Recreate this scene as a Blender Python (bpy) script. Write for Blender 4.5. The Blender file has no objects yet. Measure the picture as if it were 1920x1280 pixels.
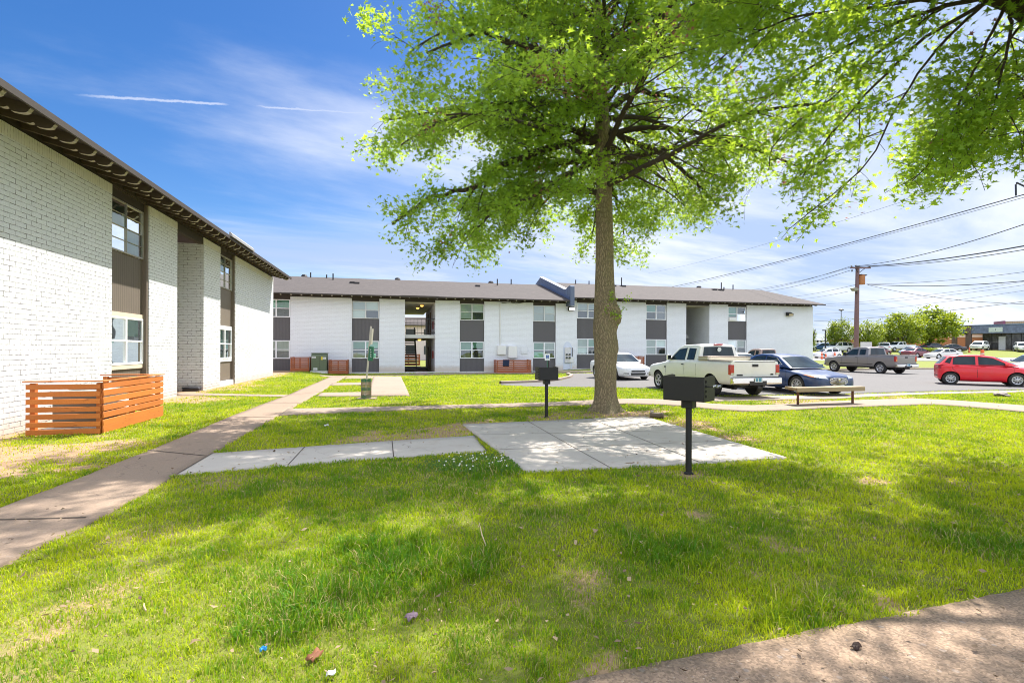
import bpy, bmesh, math, random
import numpy as np
from mathutils import Vector, Matrix, Euler, noise as mnoise

R = math.radians
random.seed(7)
rng = np.random.default_rng(7)
scene = bpy.context.scene
COL = scene.collection

# ------------------------------------------------------------------ camera model
F_PX, CX, CY, ROLL, EYE = 955.0, 960.0, 654.0, R(0.2), 1.65


def ray(px, py):
    u = (px - CX) / F_PX
    v = (CY - py) / F_PX
    return (u * math.cos(ROLL) - v * math.sin(ROLL), 1.0, u * math.sin(ROLL) + v * math.cos(ROLL))


def at(px, py, dist):
    """world point seen at that spot of the photograph, at a depth of dist metres"""
    d = ray(px, py)
    return Vector((d[0] * dist, dist, EYE + d[2] * dist))


def sstep(a, b, x):
    t = np.clip((x - a) / (b - a), 0.0, 1.0)
    return t * t * (3 - 2 * t)


# left building: wall line
LP = np.array([-10.386, 13.214])
LD = np.array([-0.2238, 0.9746])
LN = np.array([0.9746, 0.2238])
# far building: wall line
BA = R(13.5)
BD = np.array([math.cos(BA), math.sin(BA)])
BNIN = np.array([-math.sin(BA), math.cos(BA)])
BP = np.array([-10.2, 39.1])


def g(x, y):
    """height of the ground"""
    x = np.asarray(x, float)
    y = np.asarray(y, float)
    dl = (x - LP[0]) * LN[0] + (y - LP[1]) * LN[1]
    dip = -0.27 * sstep(14, 36, y) * sstep(0.3, 3.5, dl) * (1 - sstep(1, 7, x))
    rise = 1.75 * np.clip((y - 40) / 60, 0, 1) ** 2.2 * sstep(24, 34, x)
    wave = 0.012 * np.sin(0.5 * x + 1) * np.sin(0.43 * y)
    return dip + rise + wave


def gz(x, y):
    return float(g(x, y))


def gp(px, py):
    """ground point under a spot of the photograph"""
    d = ray(px, py)
    z = 0.0
    for _ in range(12):
        t = (z - EYE) / d[2]
        z = gz(d[0] * t, t)
    return (d[0] * t, t)


def wall_s(px, P, D):
    """distance along a wall line where the vertical plane through px meets it"""
    u = ray(px, CY)[0]
    return (u * P[1] - P[0]) / (D[0] - u * D[1])


cam_d = bpy.data.cameras.new("camera")
cam = bpy.data.objects.new("camera", cam_d)
COL.objects.link(cam)
cam.location = (0, 0, EYE)
cam.rotation_euler = (Matrix.Rotation(R(90), 4, 'X') @ Matrix.Rotation(ROLL, 4, 'Z')).to_euler()
cam_d.sensor_width = 36
cam_d.lens = 36 * F_PX / 1920
cam_d.shift_y = (CY - 640) / 1920
cam_d.clip_start = 0.1
cam_d.clip_end = 5000
scene.camera = cam
scene.cycles.filter_width = 1.0


# ------------------------------------------------------------------ objects
def tag(o, label=None, cat=None, group=None, kind=None):
    if label: o['label'] = label
    if cat: o['category'] = cat
    if group: o['group'] = group
    if kind: o['kind'] = kind
    return o


def empty(name, loc, rz=0.0, label=None, cat=None, group=None):
    o = bpy.data.objects.new(name, None)
    o.empty_display_size = 0.2
    COL.objects.link(o)
    o.location = loc
    o.rotation_euler = (0, 0, rz)
    return tag(o, label, cat, group)


def children(o):
    return [c for c in bpy.data.objects if c.parent == o]


def copy_tree(o, parent=None):
    c = o.copy()
    COL.objects.link(c)
    if parent is not None:
        c.parent = parent
    for ch in children(o):
        copy_tree(ch, c)
    return c


class MB:
    """collects simple shapes and links them as ONE mesh object"""

    def __init__(self):
        self.v = []
        self.f = []
        self.m = []

    def add(self, verts, faces, mi=0):
        b = len(self.v)
        self.v.extend([tuple(p) for p in verts])
        self.f.extend([tuple(i + b for i in f) for f in faces])
        self.m.extend([mi] * len(faces))
        return self

    def box(self, x0, x1, y0, y1, z0, z1, mi=0):
        v = [(x0, y0, z0), (x1, y0, z0), (x1, y1, z0), (x0, y1, z0), (x0, y0, z1), (x1, y0, z1), (x1, y1, z1), (x0, y1, z1)]
        f = [(3, 2, 1, 0), (4, 5, 6, 7), (0, 1, 5, 4), (1, 2, 6, 5), (2, 3, 7, 6), (3, 0, 4, 7)]
        return self.add(v, f, mi)

    def obox(self, c, s, rot=(0, 0, 0), mi=0):
        mt = Matrix.Translation(c) @ Euler(rot).to_matrix().to_4x4()
        hx, hy, hz = s[0] / 2, s[1] / 2, s[2] / 2
        v = [mt @ Vector(p) for p in [(-hx, -hy, -hz), (hx, -hy, -hz), (hx, hy, -hz), (-hx, hy, -hz), (-hx, -hy, hz), (hx, -hy, hz), (hx, hy, hz), (-hx, hy, hz)]]
        f = [(3, 2, 1, 0), (4, 5, 6, 7), (0, 1, 5, 4), (1, 2, 6, 5), (2, 3, 7, 6), (3, 0, 4, 7)]
        return self.add(v, f, mi)

    def bar(self, p, q, w, h=None, mi=0):
        """square bar from p to q"""
        p, q = Vector(p), Vector(q)
        h = h or w
        d = (q - p).normalized()
        up = Vector((0, 0, 1)) if abs(d.z) < 0.95 else Vector((1, 0, 0))
        a = d.cross(up).normalized()
        b = a.cross(d).normalized()
        v = []
        for c in (p, q):
            for sa, sb in ((-1, -1), (1, -1), (1, 1), (-1, 1)):
                v.append(c + a * (sa * w / 2) + b * (sb * h / 2))
        f = [(0, 1, 2, 3), (7, 6, 5, 4), (0, 4, 5, 1), (1, 5, 6, 2), (2, 6, 7, 3), (3, 7, 4, 0)]
        return self.add(v, f, mi)

    def prism(self, pts, axis, a, b, mi=0):
        """polygon (2D points) pushed from a to b along axis 'x','y' or 'z'"""
        def p3(p, t):
            if axis == 'x': return (t, p[0], p[1])
            if axis == 'y': return (p[0], t, p[1])
            return (p[0], p[1], t)
        n = len(pts)
        v = [p3(p, a) for p in pts] + [p3(p, b) for p in pts]
        f = [tuple(range(n - 1, -1, -1)), tuple(range(n, 2 * n))]
        for i in range(n):
            j = (i + 1) % n
            f.append((i, j, n + j, n + i))
        return self.add(v, f, mi)

    def tube(self, pts, radii, n=8, mi=0, cap=True):
        pts = [Vector(p) for p in pts]
        if not isinstance(radii, (list, tuple)):
            radii = [radii] * len(pts)
        v = []
        ref = None
        for i, p in enumerate(pts):
            if i == 0: d = pts[1] - pts[0]
            elif i == len(pts) - 1: d = pts[-1] - pts[-2]
            else: d = pts[i + 1] - pts[i - 1]
            d.normalize()
            if ref is None:
                ref = Vector((0, 0, 1)) if abs(d.z) < 0.9 else Vector((1, 0, 0))
            a = d.cross(ref)
            if a.length < 1e-4: a = d.cross(Vector((0.3, 1, 0.2)))
            a.normalize()
            b = a.cross(d).normalized()
            ref = b
            for k in range(n):
                t = 2 * math.pi * k / n
                v.append(p + (a * math.cos(t) + b * math.sin(t)) * radii[i])
        f = []
        for i in range(len(pts) - 1):
            for k in range(n):
                k2 = (k + 1) % n
                f.append((i * n + k, i * n + k2, (i + 1) * n + k2, (i + 1) * n + k))
        if cap:
            f.append(tuple(range(n - 1, -1, -1)))
            f.append(tuple(range((len(pts) - 1) * n, len(pts) * n)))
        return self.add(v, f, mi)

    def lathe(self, prof, axis='z', c=(0, 0, 0), n=16, mi=0, cap=(True, True)):
        """profile of (radius, height) turned round an axis through c"""
        v = []
        for r, h in prof:
            for k in range(n):
                t = 2 * math.pi * k / n
                a, b = r * math.cos(t), r * math.sin(t)
                p = (a, b, h) if axis == 'z' else ((h, a, b) if axis == 'x' else (b, h, a))
                v.append((p[0] + c[0], p[1] + c[1], p[2] + c[2]))
        f = []
        for i in range(len(prof) - 1):
            for k in range(n):
                k2 = (k + 1) % n
                f.append((i * n + k, i * n + k2, (i + 1) * n + k2, (i + 1) * n + k))
        if cap[0]: f.append(tuple(range(n - 1, -1, -1)))
        if cap[1]: f.append(tuple(range((len(prof) - 1) * n, len(prof) * n)))
        return self.add(v, f, mi)

    def mesh(self, name, smooth=None):
        me = bpy.data.meshes.new(name)
        me.from_pydata(self.v, [], self.f)
        if any(self.m):
            me.polygons.foreach_set('material_index', self.m)
        bm = bmesh.new()
        bm.from_mesh(me)
        bmesh.ops.recalc_face_normals(bm, faces=bm.faces)
        bm.to_mesh(me)
        bm.free()
        if smooth is not None:
            me.polygons.foreach_set('use_smooth', [True] * len(me.polygons))
            me.set_sharp_from_angle(angle=R(smooth))
        me.update()
        return me

    def build(self, name, mat, parent=None, smooth=None, bevel=0.0, bseg=2):
        me = self.mesh(name, smooth)
        for mt in (mat if isinstance(mat, (list, tuple)) else [mat]):
            me.materials.append(mt)
        o = bpy.data.objects.new(name, me)
        COL.objects.link(o)
        if parent is not None:
            o.parent = parent
        if bevel:
            md = o.modifiers.new('edge', 'BEVEL')
            md.width = bevel
            md.segments = bseg
            md.limit_method = 'ANGLE'
            md.angle_limit = R(40)
            if smooth is None:
                me.polygons.foreach_set('use_smooth', [True] * len(me.polygons))
                me.set_sharp_from_angle(angle=R(35))
        return o


def mesh_arrays(name, verts, faces, mat, parent=None, attrs=None, smooth=False):
    """mesh from numpy arrays; faces is (n,3) or (n,4)"""
    me = bpy.data.meshes.new(name)
    k = faces.shape[1]
    me.vertices.add(len(verts))
    me.vertices.foreach_set('co', verts.astype(np.float32).ravel())
    me.loops.add(faces.size)
    me.loops.foreach_set('vertex_index', faces.astype(np.int32).ravel())
    me.polygons.add(len(faces))
    me.polygons.foreach_set('loop_start', (np.arange(len(faces)) * k).astype(np.int32))
    if smooth:
        me.polygons.foreach_set('use_smooth', np.ones(len(faces), bool))
    for an, av in (attrs or {}).items():
        at_ = me.attributes.new(an, 'FLOAT', 'POINT')
        at_.data.foreach_set('value', av.astype(np.float32))
    me.update(calc_edges=True)
    me.materials.append(mat)
    o = bpy.data.objects.new(name, me)
    COL.objects.link(o)
    if parent is not None:
        o.parent = parent
    return o


# ------------------------------------------------------------------ materials
class NT:
    def __init__(self, mat):
        self.t = mat.node_tree
        self.t.nodes.clear()

    def n(self, typ, **kw):
        nd = self.t.nodes.new(typ)
        ins = kw.pop('ins', {})
        for k, v in kw.items():
            setattr(nd, k, v)
        for k, v in ins.items():
            if isinstance(v, bpy.types.NodeSocket):
                self.t.links.new(v, nd.inputs[k])
            else:
                nd.inputs[k].default_value = v
        return nd

    def math(self, op, a, b=0.0, c=None, clamp=False):
        nd = self.t.nodes.new('ShaderNodeMath')
        nd.operation = op
        nd.use_clamp = clamp
        for i, v in enumerate((a, b, c)):
            if v is None: continue
            if isinstance(v, bpy.types.NodeSocket): self.t.links.new(v, nd.inputs[i])
            else: nd.inputs[i].default_value = v
        return nd.outputs[0]

    def mix(self, fac, a, b, blend='MIX'):
        nd = self.t.nodes.new('ShaderNodeMix')
        nd.data_type = 'RGBA'
        nd.blend_type = blend
        nd.clamp_factor = True
        for i, v in ((0, fac), (6, a), (7, b)):
            sk = nd.inputs[i]
            if isinstance(v, bpy.types.NodeSocket): self.t.links.new(v, sk)
            elif i == 0: sk.default_value = v
            else: sk.default_value = (v[0], v[1], v[2], 1)
        return nd.outputs[2]

    def noise(self, vec, scale, detail=4, rough=0.55, dist=0.0):
        nd = self.n('ShaderNodeTexNoise', ins={'Scale': scale, 'Detail': detail, 'Roughness': rough, 'Distortion': dist})
        if vec is not None: self.t.links.new(vec, nd.inputs['Vector'])
        return nd.outputs['Fac']

    def ramp(self, fac, a, b):
        """0 below a, 1 above b"""
        nd = self.n('ShaderNodeMapRange', interpolation_type='SMOOTHSTEP', ins={'From Min': a, 'From Max': b})
        self.t.links.new(fac, nd.inputs[0])
        return nd.outputs[0]

    def obj(self):
        return self.n('ShaderNodeTexCoord').outputs['Object']

    def pos(self):
        return self.n('ShaderNodeNewGeometry').outputs['Position']

    def scale(self, vec, s):
        nd = self.n('ShaderNodeVectorMath', operation='MULTIPLY', ins={1: s})
        self.t.links.new(vec, nd.inputs[0])
        return nd.outputs[0]

    def bump(self, h, strength=0.5, dist=0.01):
        return self.n('ShaderNodeBump', ins={'Height': h, 'Strength': strength, 'Distance': dist}).outputs[0]

    def bsdf(self, col, rough=0.7, metal=0.0, normal=None, **extra):
        nd = self.n('ShaderNodeBsdfPrincipled')
        if isinstance(col, bpy.types.NodeSocket): self.t.links.new(col, nd.inputs['Base Color'])
        else: nd.inputs['Base Color'].default_value = (*col, 1)
        if isinstance(rough, bpy.types.NodeSocket): self.t.links.new(rough, nd.inputs['Roughness'])
        else: nd.inputs['Roughness'].default_value = rough
        nd.inputs['Metallic'].default_value = metal
        if normal is not None: self.t.links.new(normal, nd.inputs['Normal'])
        for k, v in extra.items():
            nd.inputs[k.replace('_', ' ')].default_value = v
        return nd.outputs[0]

    def out(self, sh):
        o = self.t.nodes.new('ShaderNodeOutputMaterial')
        self.t.links.new(sh, o.inputs['Surface'])


MATS = {}


def newmat(name):
    m = bpy.data.materials.new(name)
    m.use_nodes = True
    MATS[name] = m
    return m, NT(m)


def M(name, col, rough=0.6, metal=0.0, var=0.12, scale=6.0, bump=0.0, bscale=60.0, coat=0.0, stretch=(1, 1, 1), dirt=None, dirt_amt=0.0):
    """plain surface with a little uneven colour, wear and relief"""
    if name in MATS: return MATS[name]
    m, t = newmat(name)
    o = t.scale(t.obj(), stretch)
    nz = t.noise(o, scale, 5, 0.6)
    c = t.mix(nz, tuple(v * (1 - var) for v in col), tuple(min(1, v * (1 + var)) for v in col))
    if dirt is not None:
        d = t.ramp(t.noise(o, scale * 1.7, 6, 0.65), 0.62 - 0.3 * dirt_amt, 0.75)
        c = t.mix(t.math('MULTIPLY', d, 0.75), c, dirt)
    nrm = None
    if bump:
        nrm = t.bump(t.noise(o, bscale, 4), bump, 0.004)
    rg = t.math('ADD', t.math('MULTIPLY', nz, 0.2), rough - 0.1)
    t.out(t.bsdf(c, rg, metal, nrm, **({'Coat_Weight': coat, 'Coat_Roughness': 0.04} if coat else {})))
    return m


def paint(name, col, metal=0.0, rough=0.32):
    if name in MATS: return MATS[name]
    m, t = newmat(name)
    o = t.obj()
    dust = t.ramp(t.noise(o, 3.0, 5, 0.6), 0.42, 0.8)
    c = t.mix(t.math('MULTIPLY', dust, 0.09), col, (0.30, 0.26, 0.21))
    rg = t.math('ADD', t.math('MULTIPLY', dust, 0.22), rough)
    t.out(t.bsdf(c, rg, metal, None, Coat_Weight=0.4, Coat_Roughness=0.06))
    return m


def brick_mat(name, col, mortar, bw=0.30, bh=0.10, bump=1.0, gapamt=0.62):
    m, t = newmat(name)
    o = t.obj()
    sp = t.n('ShaderNodeSeparateXYZ', ins={0: o})
    u = t.math('ADD', sp.outputs[0], sp.outputs[1])
    wob = t.math('MULTIPLY', t.math('SUBTRACT', t.noise(o, 14, 3), 0.5), 0.02)
    v = t.math('ADD', sp.outputs[2], wob)
    vec = t.n('ShaderNodeCombineXYZ', ins={0: u, 1: v}).outputs[0]
    bt = t.n('ShaderNodeTexBrick', offset=0.5, ins={'Vector': vec, 'Color1': (1, 1, 1, 1), 'Color2': (0, 0, 0, 1), 'Mortar': (0.5, 0.5, 0.5, 1), 'Scale': 1.0, 'Mortar Size': 0.008, 'Mortar Smooth': 0.35, 'Bias': 0.0, 'Brick Width': bw, 'Row Height': bh})
    fac = bt.outputs['Fac']
    per = bt.outputs['Color']
    rough_n = t.noise(o, 26, 5, 0.7)
    chips = t.ramp(t.noise(o, 38, 3, 0.6, 0.6), 0.66, 0.72)
    base = t.mix(t.math('MULTIPLY', per, 0.5), tuple(c * 0.94 for c in col), tuple(min(1, c * 1.03) for c in col))
    soil = t.ramp(t.noise(o, 1.3, 5, 0.6), 0.5, 0.85)
    base = t.mix(t.math('MULTIPLY', soil, 0.25), base, tuple(c * f for c, f in zip(col, (0.9, 0.87, 0.82))))
    drip = t.ramp(t.noise(t.scale(o, (5, 5, .22)), 2.2, 5, .6), .56, .80)
    base = t.mix(t.math('MULTIPLY', drip, 0.22), base, tuple(c * f for c, f in zip(col, (0.74, 0.70, 0.64))))
    foot = t.math('MULTIPLY', t.ramp(t.math('ADD', t.math('MULTIPLY', sp.outputs[2], -1), t.math('MULTIPLY', t.noise(o, 4, 4), 0.35)), -0.28, 0.15), 0.55)
    base = t.mix(foot, base, (0.50, 0.36, 0.25))
    gap = t.ramp(t.noise(o, 9, 4, 0.6), 0.42, 0.62)
    c = t.mix(t.math('MULTIPLY', fac, t.math('ADD', t.math('MULTIPLY', gap, gapamt), 0.12)), base, mortar)
    c = t.mix(t.math('MULTIPLY', chips, 0.32), c, (0.33, 0.25, 0.22))
    h = t.math('ADD', t.math('MULTIPLY', fac, -1.0), t.math('ADD', t.math('MULTIPLY', rough_n, 1.1), t.math('MULTIPLY', per, 0.35)))
    t.out(t.bsdf(c, 0.72, 0, t.bump(h, bump, 0.012)))
    return m


def wood_mat(name, col, axis=0, var=0.25, scale=3.0, rough=0.65, board=0):
    m, t = newmat(name)
    s = [14, 14, 14]
    s[axis] = 0.9
    o = t.scale(t.obj(), tuple(s))
    gr = t.noise(o, scale, 6, 0.65, 0.4)
    bl = t.noise(t.obj(), 1.6, 3)
    c = t.mix(gr, tuple(v * (1 - var) for v in col), tuple(min(1, v * (1 + var)) for v in col))
    if board:
        sp_ = t.n('ShaderNodeSeparateXYZ', ins={0: t.obj()})
        wn = t.n('ShaderNodeTexWhiteNoise', noise_dimensions='1D', ins={'W': t.math('FLOOR', t.math('MULTIPLY', t.math('ADD', sp_.outputs[2], -.005), 1 / board))})
        c = t.mix(t.math('MULTIPLY', wn.outputs[0], .45), c, (col[0] * .62, col[1] * .60, col[2] * .9))
        kn = t.n('ShaderNodeTexVoronoi', ins={'Vector': t.scale(t.obj(), (3.0, 3.0, 14.0)), 'Scale': 1.0})
        c = t.mix(t.math('MULTIPLY', t.ramp(kn.outputs['Distance'], .16, .07), .6), c, tuple(v * .3 for v in col))
    c = t.mix(t.math('MULTIPLY', t.ramp(bl, 0.45, 0.8), 0.35), c, tuple(v * 0.72 for v in col))
    t.out(t.bsdf(c, rough, 0, t.bump(gr, 0.35, 0.004)))
    return m


def grooved_mat(name, col, pitch=0.1):
    """vertical grooved siding"""
    m, t = newmat(name)
    o = t.obj()
    sp = t.n('ShaderNodeSeparateXYZ', ins={0: o})
    fr = t.math('FRACT', t.math('MULTIPLY', t.math('ADD', sp.outputs[0], sp.outputs[1]), 1 / pitch))
    gr = t.math('LESS_THAN', fr, 0.12)
    nz = t.noise(t.scale(o, (6, 6, 0.8)), 4, 5)
    c = t.mix(nz, tuple(v * 0.85 for v in col), tuple(v * 1.15 for v in col))
    c = t.mix(t.math('MULTIPLY', gr, 0.6), c, tuple(v * 0.35 for v in col))
    t.out(t.bsdf(c, 0.75, 0, t.bump(t.math('MULTIPLY', gr, -1), 0.8, 0.008)))
    return m


def shingle_mat(name, col):
    m, t = newmat(name)
    o = t.obj()
    sp = t.n('ShaderNodeSeparateXYZ', ins={0: o})
    vec = t.n('ShaderNodeCombineXYZ', ins={0: sp.outputs[0], 1: t.math('MULTIPLY', sp.outputs[1], 1.04)}).outputs[0]
    bt = t.n('ShaderNodeTexBrick', offset=0.37, offset_frequency=3, ins={'Vector': vec, 'Color1': (1, 1, 1, 1), 'Color2': (0, 0, 0, 1), 'Mortar': (0.3, 0.3, 0.3, 1), 'Scale': 1.0, 'Mortar Size': 0.006, 'Mortar Smooth': 0.3, 'Brick Width': 0.31, 'Row Height': 0.14})
    nz = t.noise(o, 30, 4, 0.7)
    big = t.noise(o, 0.5, 4)
    c = t.mix(bt.outputs['Color'], tuple(v * 0.72 for v in col), tuple(v * 1.25 for v in col))
    c = t.mix(t.math('MULTIPLY', nz, 0.55), c, tuple(v * 0.6 for v in col))
    c = t.mix(t.math('MULTIPLY', bt.outputs['Fac'], 0.6), c, tuple(v * 0.35 for v in col))
    c = t.mix(t.math('MULTIPLY', big, 0.3), c, tuple(v * 1.3 for v in col))
    t.out(t.bsdf(c, 0.9, 0, t.bump(bt.outputs['Color'], 0.5, 0.01)))
    return m


def glass_mat(name, col, rough=0.04, alpha_mix=0.0):
    """window glass over a dim room: dark, with a mirror-like face"""
    m, t = newmat(name)
    o = t.obj()
    bend = t.noise(o, 1.4, 2)
    nz = t.noise(t.scale(o, (1, 1, 0.35)), 1.7, 3)
    c = t.mix(t.ramp(nz, 0.35, 0.7), tuple(v * 0.6 for v in col), tuple(v * 1.4 for v in col))
    t.out(t.bsdf(c, rough, 0, t.bump(bend, 0.12, 0.05), Specular_IOR_Level=0.28))
    return m


def concrete_mat(name, col, grain=1.0, aggregate=0.0, stain=(0.30, 0.22, 0.16), stain_amt=0.35, crk=0.45):
    m, t = newmat(name)
    p = t.pos()
    big = t.noise(p, 0.55, 5, 0.6)
    mid = t.noise(p, 4.0, 5, 0.62)
    fine = t.noise(p, 60, 4, 0.7)
    c = t.mix(big, tuple(v * 0.86 for v in col), tuple(min(1, v * 1.1) for v in col))
    c = t.mix(t.math('MULTIPLY', t.ramp(mid, 0.5, 0.8), stain_amt), c, stain)
    c = t.mix(t.math('MULTIPLY', t.ramp(fine, 0.35, 0.7), 0.3 * grain), c, tuple(v * 0.62 for v in col))
    h = fine
    if aggregate:
        vo = t.n('ShaderNodeTexVoronoi', feature='F1', ins={'Vector': p, 'Scale': 42.0, 'Randomness': 1.0})
        st = t.ramp(vo.outputs['Distance'], 0.35, 0.15)
        sel = t.n('ShaderNodeSeparateColor', ins={0: vo.outputs['Color']})
        peb = t.mix(sel.outputs[0], (0.10, 0.07, 0.05), (0.66, 0.58, 0.50))
        pick = t.math('MULTIPLY', st, t.math('GREATER_THAN', sel.outputs[1], 0.45))
        c = t.mix(t.math('MULTIPLY', pick, .6 * aggregate), c, peb)
        vo2 = t.n('ShaderNodeTexVoronoi', feature='F1', ins={'Vector': p, 'Scale': 17.0, 'Randomness': 1.0})
        s2 = t.n('ShaderNodeSeparateColor', ins={0: vo2.outputs['Color']})
        pick2 = t.math('MULTIPLY', t.ramp(vo2.outputs['Distance'], 0.3, 0.22), t.math('GREATER_THAN', s2.outputs[1], 0.8))
        c = t.mix(t.math('MULTIPLY', pick2, 0.45 * aggregate), c, (0.42, 0.42, 0.43))
        vo3 = t.n('ShaderNodeTexVoronoi', feature='F1', ins={'Vector': p, 'Scale': 85.0, 'Randomness': 1.0})
        s3 = t.n('ShaderNodeSeparateColor', ins={0: vo3.outputs['Color']})
        grit = t.mix(s3.outputs[0], tuple(v * .45 for v in col), (min(1, col[0] * 1.5), min(1, col[1] * 1.5), min(1, col[2] * 1.5)))
        c = t.mix(.62 * aggregate, c, grit)
        h = t.math('ADD', fine, t.math('MULTIPLY', st, 0.7))
    vc = t.n('ShaderNodeTexVoronoi', feature='DISTANCE_TO_EDGE', ins={'Vector': t.n('ShaderNodeVectorMath', operation='ADD', ins={0: p, 1: t.n('ShaderNodeTexNoise', ins={'Vector': p, 'Scale': 1.5, 'Detail': 4}).outputs['Color']}).outputs[0], 'Scale': 0.55})
    crack = t.math('LESS_THAN', vc.outputs['Distance'], 0.0045)
    c = t.mix(t.math('MULTIPLY', crack, crk), c, tuple(v * 0.4 for v in col))
    t.out(t.bsdf(c, 0.88, 0, t.bump(h, 0.35, 0.006)))
    return m
# ------------------------------------------------------------------ light and sky
SUN_AZ, SUN_EL = R(35), R(57)
sdir = Vector((math.sin(SUN_AZ) * math.cos(SUN_EL), math.cos(SUN_AZ) * math.cos(SUN_EL), math.sin(SUN_EL)))
sl = bpy.data.lights.new("sun", 'SUN')
sl.energy = 4.7
sl.angle = R(0.55)
sl.color = (1.0, 0.95, 0.87)
so = bpy.data.objects.new("sun", sl)
COL.objects.link(so)
so.rotation_euler = sdir.to_track_quat('Z', 'Y').to_euler()
so.location = (20, 20, 60)

world = bpy.data.worlds.new("World")
scene.world = world
world.use_nodes = True
w = NT(world)
sky = w.n('ShaderNodeTexSky', sky_type='NISHITA', sun_disc=False, sun_elevation=SUN_EL, sun_rotation=SUN_AZ, altitude=300, air_density=1.0, dust_density=0.7, ozone_density=2.5)
skc = w.n('ShaderNodeHueSaturation', ins={'Saturation': 1.36, 'Value': 0.66, 'Hue': 0.508, 'Color': sky.outputs[0]}).outputs[0]
dirv = w.n('ShaderNodeTexCoord').outputs['Generated']
sp = w.n('ShaderNodeSeparateXYZ', ins={0: dirv})
dz = w.math('MAXIMUM', sp.outputs[2], 0.0)
den = w.math('ADD', dz, 0.10)
cx_ = w.math('DIVIDE', sp.outputs[0], den)
cy_ = w.math('DIVIDE', sp.outputs[1], den)
ca, sa = math.cos(R(24)), math.sin(R(24))
rx = w.math('ADD', w.math('MULTIPLY', cx_, ca), w.math('MULTIPLY', cy_, sa))
ry = w.math('SUBTRACT', w.math('MULTIPLY', cy_, ca), w.math('MULTIPLY', cx_, sa))
pv = w.n('ShaderNodeCombineXYZ', ins={0: w.math('MULTIPLY', rx, 0.30), 1: w.math('MULTIPLY', ry, 0.75), 2: 3.1}).outputs[0]
n1 = w.noise(pv, 1.15, 9, 0.58, 0.5)
pv2 = w.n('ShaderNodeCombineXYZ', ins={0: w.math('MULTIPLY', rx, 0.16), 1: w.math('MULTIPLY', ry, 0.42), 2: 8.3}).outputs[0]
n2 = w.noise(pv2, 0.9, 4, 0.5)
# cirrus gathers towards the right and low down, clear blue up on the left
sideb = w.math('MULTIPLY', w.math('ADD', sp.outputs[0], 0.14), 0.34)
lowb = w.math('MULTIPLY', w.math('SUBTRACT', 0.44, sp.outputs[2]), 0.72)
cov = w.math('ADD', w.math('ADD', n1, w.math('MULTIPLY', n2, 0.55)), w.math('ADD', sideb, lowb))
mask = w.math('MULTIPLY', w.ramp(cov, 0.60, 1.06), 0.93)
hz = w.math('MULTIPLY', w.ramp(sp.outputs[2], 0.16, -0.01), 0.55)
mask = w.math('MAXIMUM', mask, hz)
# vapour trail: a thin straight band of ice cloud
r1, r2 = Vector(ray(118, 177)).normalized(), Vector(ray(860, 224)).normalized()
tn = r1.cross(r2).normalized()
tdir = (r2 - r1).normalized()
wig = w.math('MULTIPLY', w.math('SUBTRACT', w.noise(dirv, 40, 4, 0.7), 0.5), 0.007)
dn = w.math('ABSOLUTE', w.math('ADD', w.n('ShaderNodeVectorMath', operation='DOT_PRODUCT', ins={0: dirv, 1: tuple(tn)}).outputs['Value'], wig))
along = w.n('ShaderNodeVectorMath', operation='DOT_PRODUCT', ins={0: dirv, 1: tuple(tdir)}).outputs['Value']
a0, a1 = r1.dot(tdir), r2.dot(tdir)
rel = w.math('DIVIDE', w.math('SUBTRACT', along, a0), a1 - a0)
seg = w.math('MULTIPLY', w.ramp(rel, 0.0, 0.10), w.ramp(rel, 1.0, 0.93))
gap = w.math('ADD', w.ramp(rel, 0.37, 0.32), w.ramp(rel, 0.39, 0.46), clamp=True)
trail = w.math('MULTIPLY', w.math('MULTIPLY', w.ramp(dn, 0.0030, 0.0004), seg), w.math('MULTIPLY', gap, w.ramp(w.noise(dirv, 55, 3), 0.02, 0.34)))
mask = w.math('MAXIMUM', mask, w.math('MULTIPLY', trail, 0.52))
pv3 = w.n('ShaderNodeCombineXYZ', ins={0: w.math('MULTIPLY', rx, 0.22), 1: w.math('MULTIPLY', ry, 0.6), 2: 15.7}).outputs[0]
n3 = w.noise(pv3, 1.5, 8, 0.6, 0.4)
cloudc = w.mix(w.ramp(n3, .36, .62), (2.2, 2.8, 4.1), (4.3, 4.45, 4.9))
# bright even haze behind the viewer and overhead, added unseen to fill the shade
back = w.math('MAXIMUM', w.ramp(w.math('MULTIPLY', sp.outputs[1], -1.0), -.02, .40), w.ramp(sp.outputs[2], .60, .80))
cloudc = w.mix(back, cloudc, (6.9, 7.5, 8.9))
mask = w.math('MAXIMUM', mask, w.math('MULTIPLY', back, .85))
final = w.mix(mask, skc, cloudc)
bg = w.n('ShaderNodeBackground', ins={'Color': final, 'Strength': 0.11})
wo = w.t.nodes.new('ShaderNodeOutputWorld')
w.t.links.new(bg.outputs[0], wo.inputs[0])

vs = scene.view_settings
vs.view_transform = 'Standard'
vs.look = 'None'
vs.exposure = 1.17
vs.gamma = 1.0
vs.use_curve_mapping = False


# ------------------------------------------------------------------ numpy noise
_lat = rng.random((256, 256))


def vn(x, y, s, off=0):
    x = np.asarray(x) * s + 1000 + off * 17.3
    y = np.asarray(y) * s + 1000 + off * 31.7
    xi, yi = np.floor(x).astype(int), np.floor(y).astype(int)
    fx, fy = x - xi, y - yi
    fx, fy = fx * fx * (3 - 2 * fx), fy * fy * (3 - 2 * fy)
    a = _lat[xi % 256, yi % 256]
    b = _lat[(xi + 1) % 256, yi % 256]
    c = _lat[xi % 256, (yi + 1) % 256]
    d = _lat[(xi + 1) % 256, (yi + 1) % 256]
    return (a * (1 - fx) + b * fx) * (1 - fy) + (c * (1 - fx) + d * fx) * fy


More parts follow.
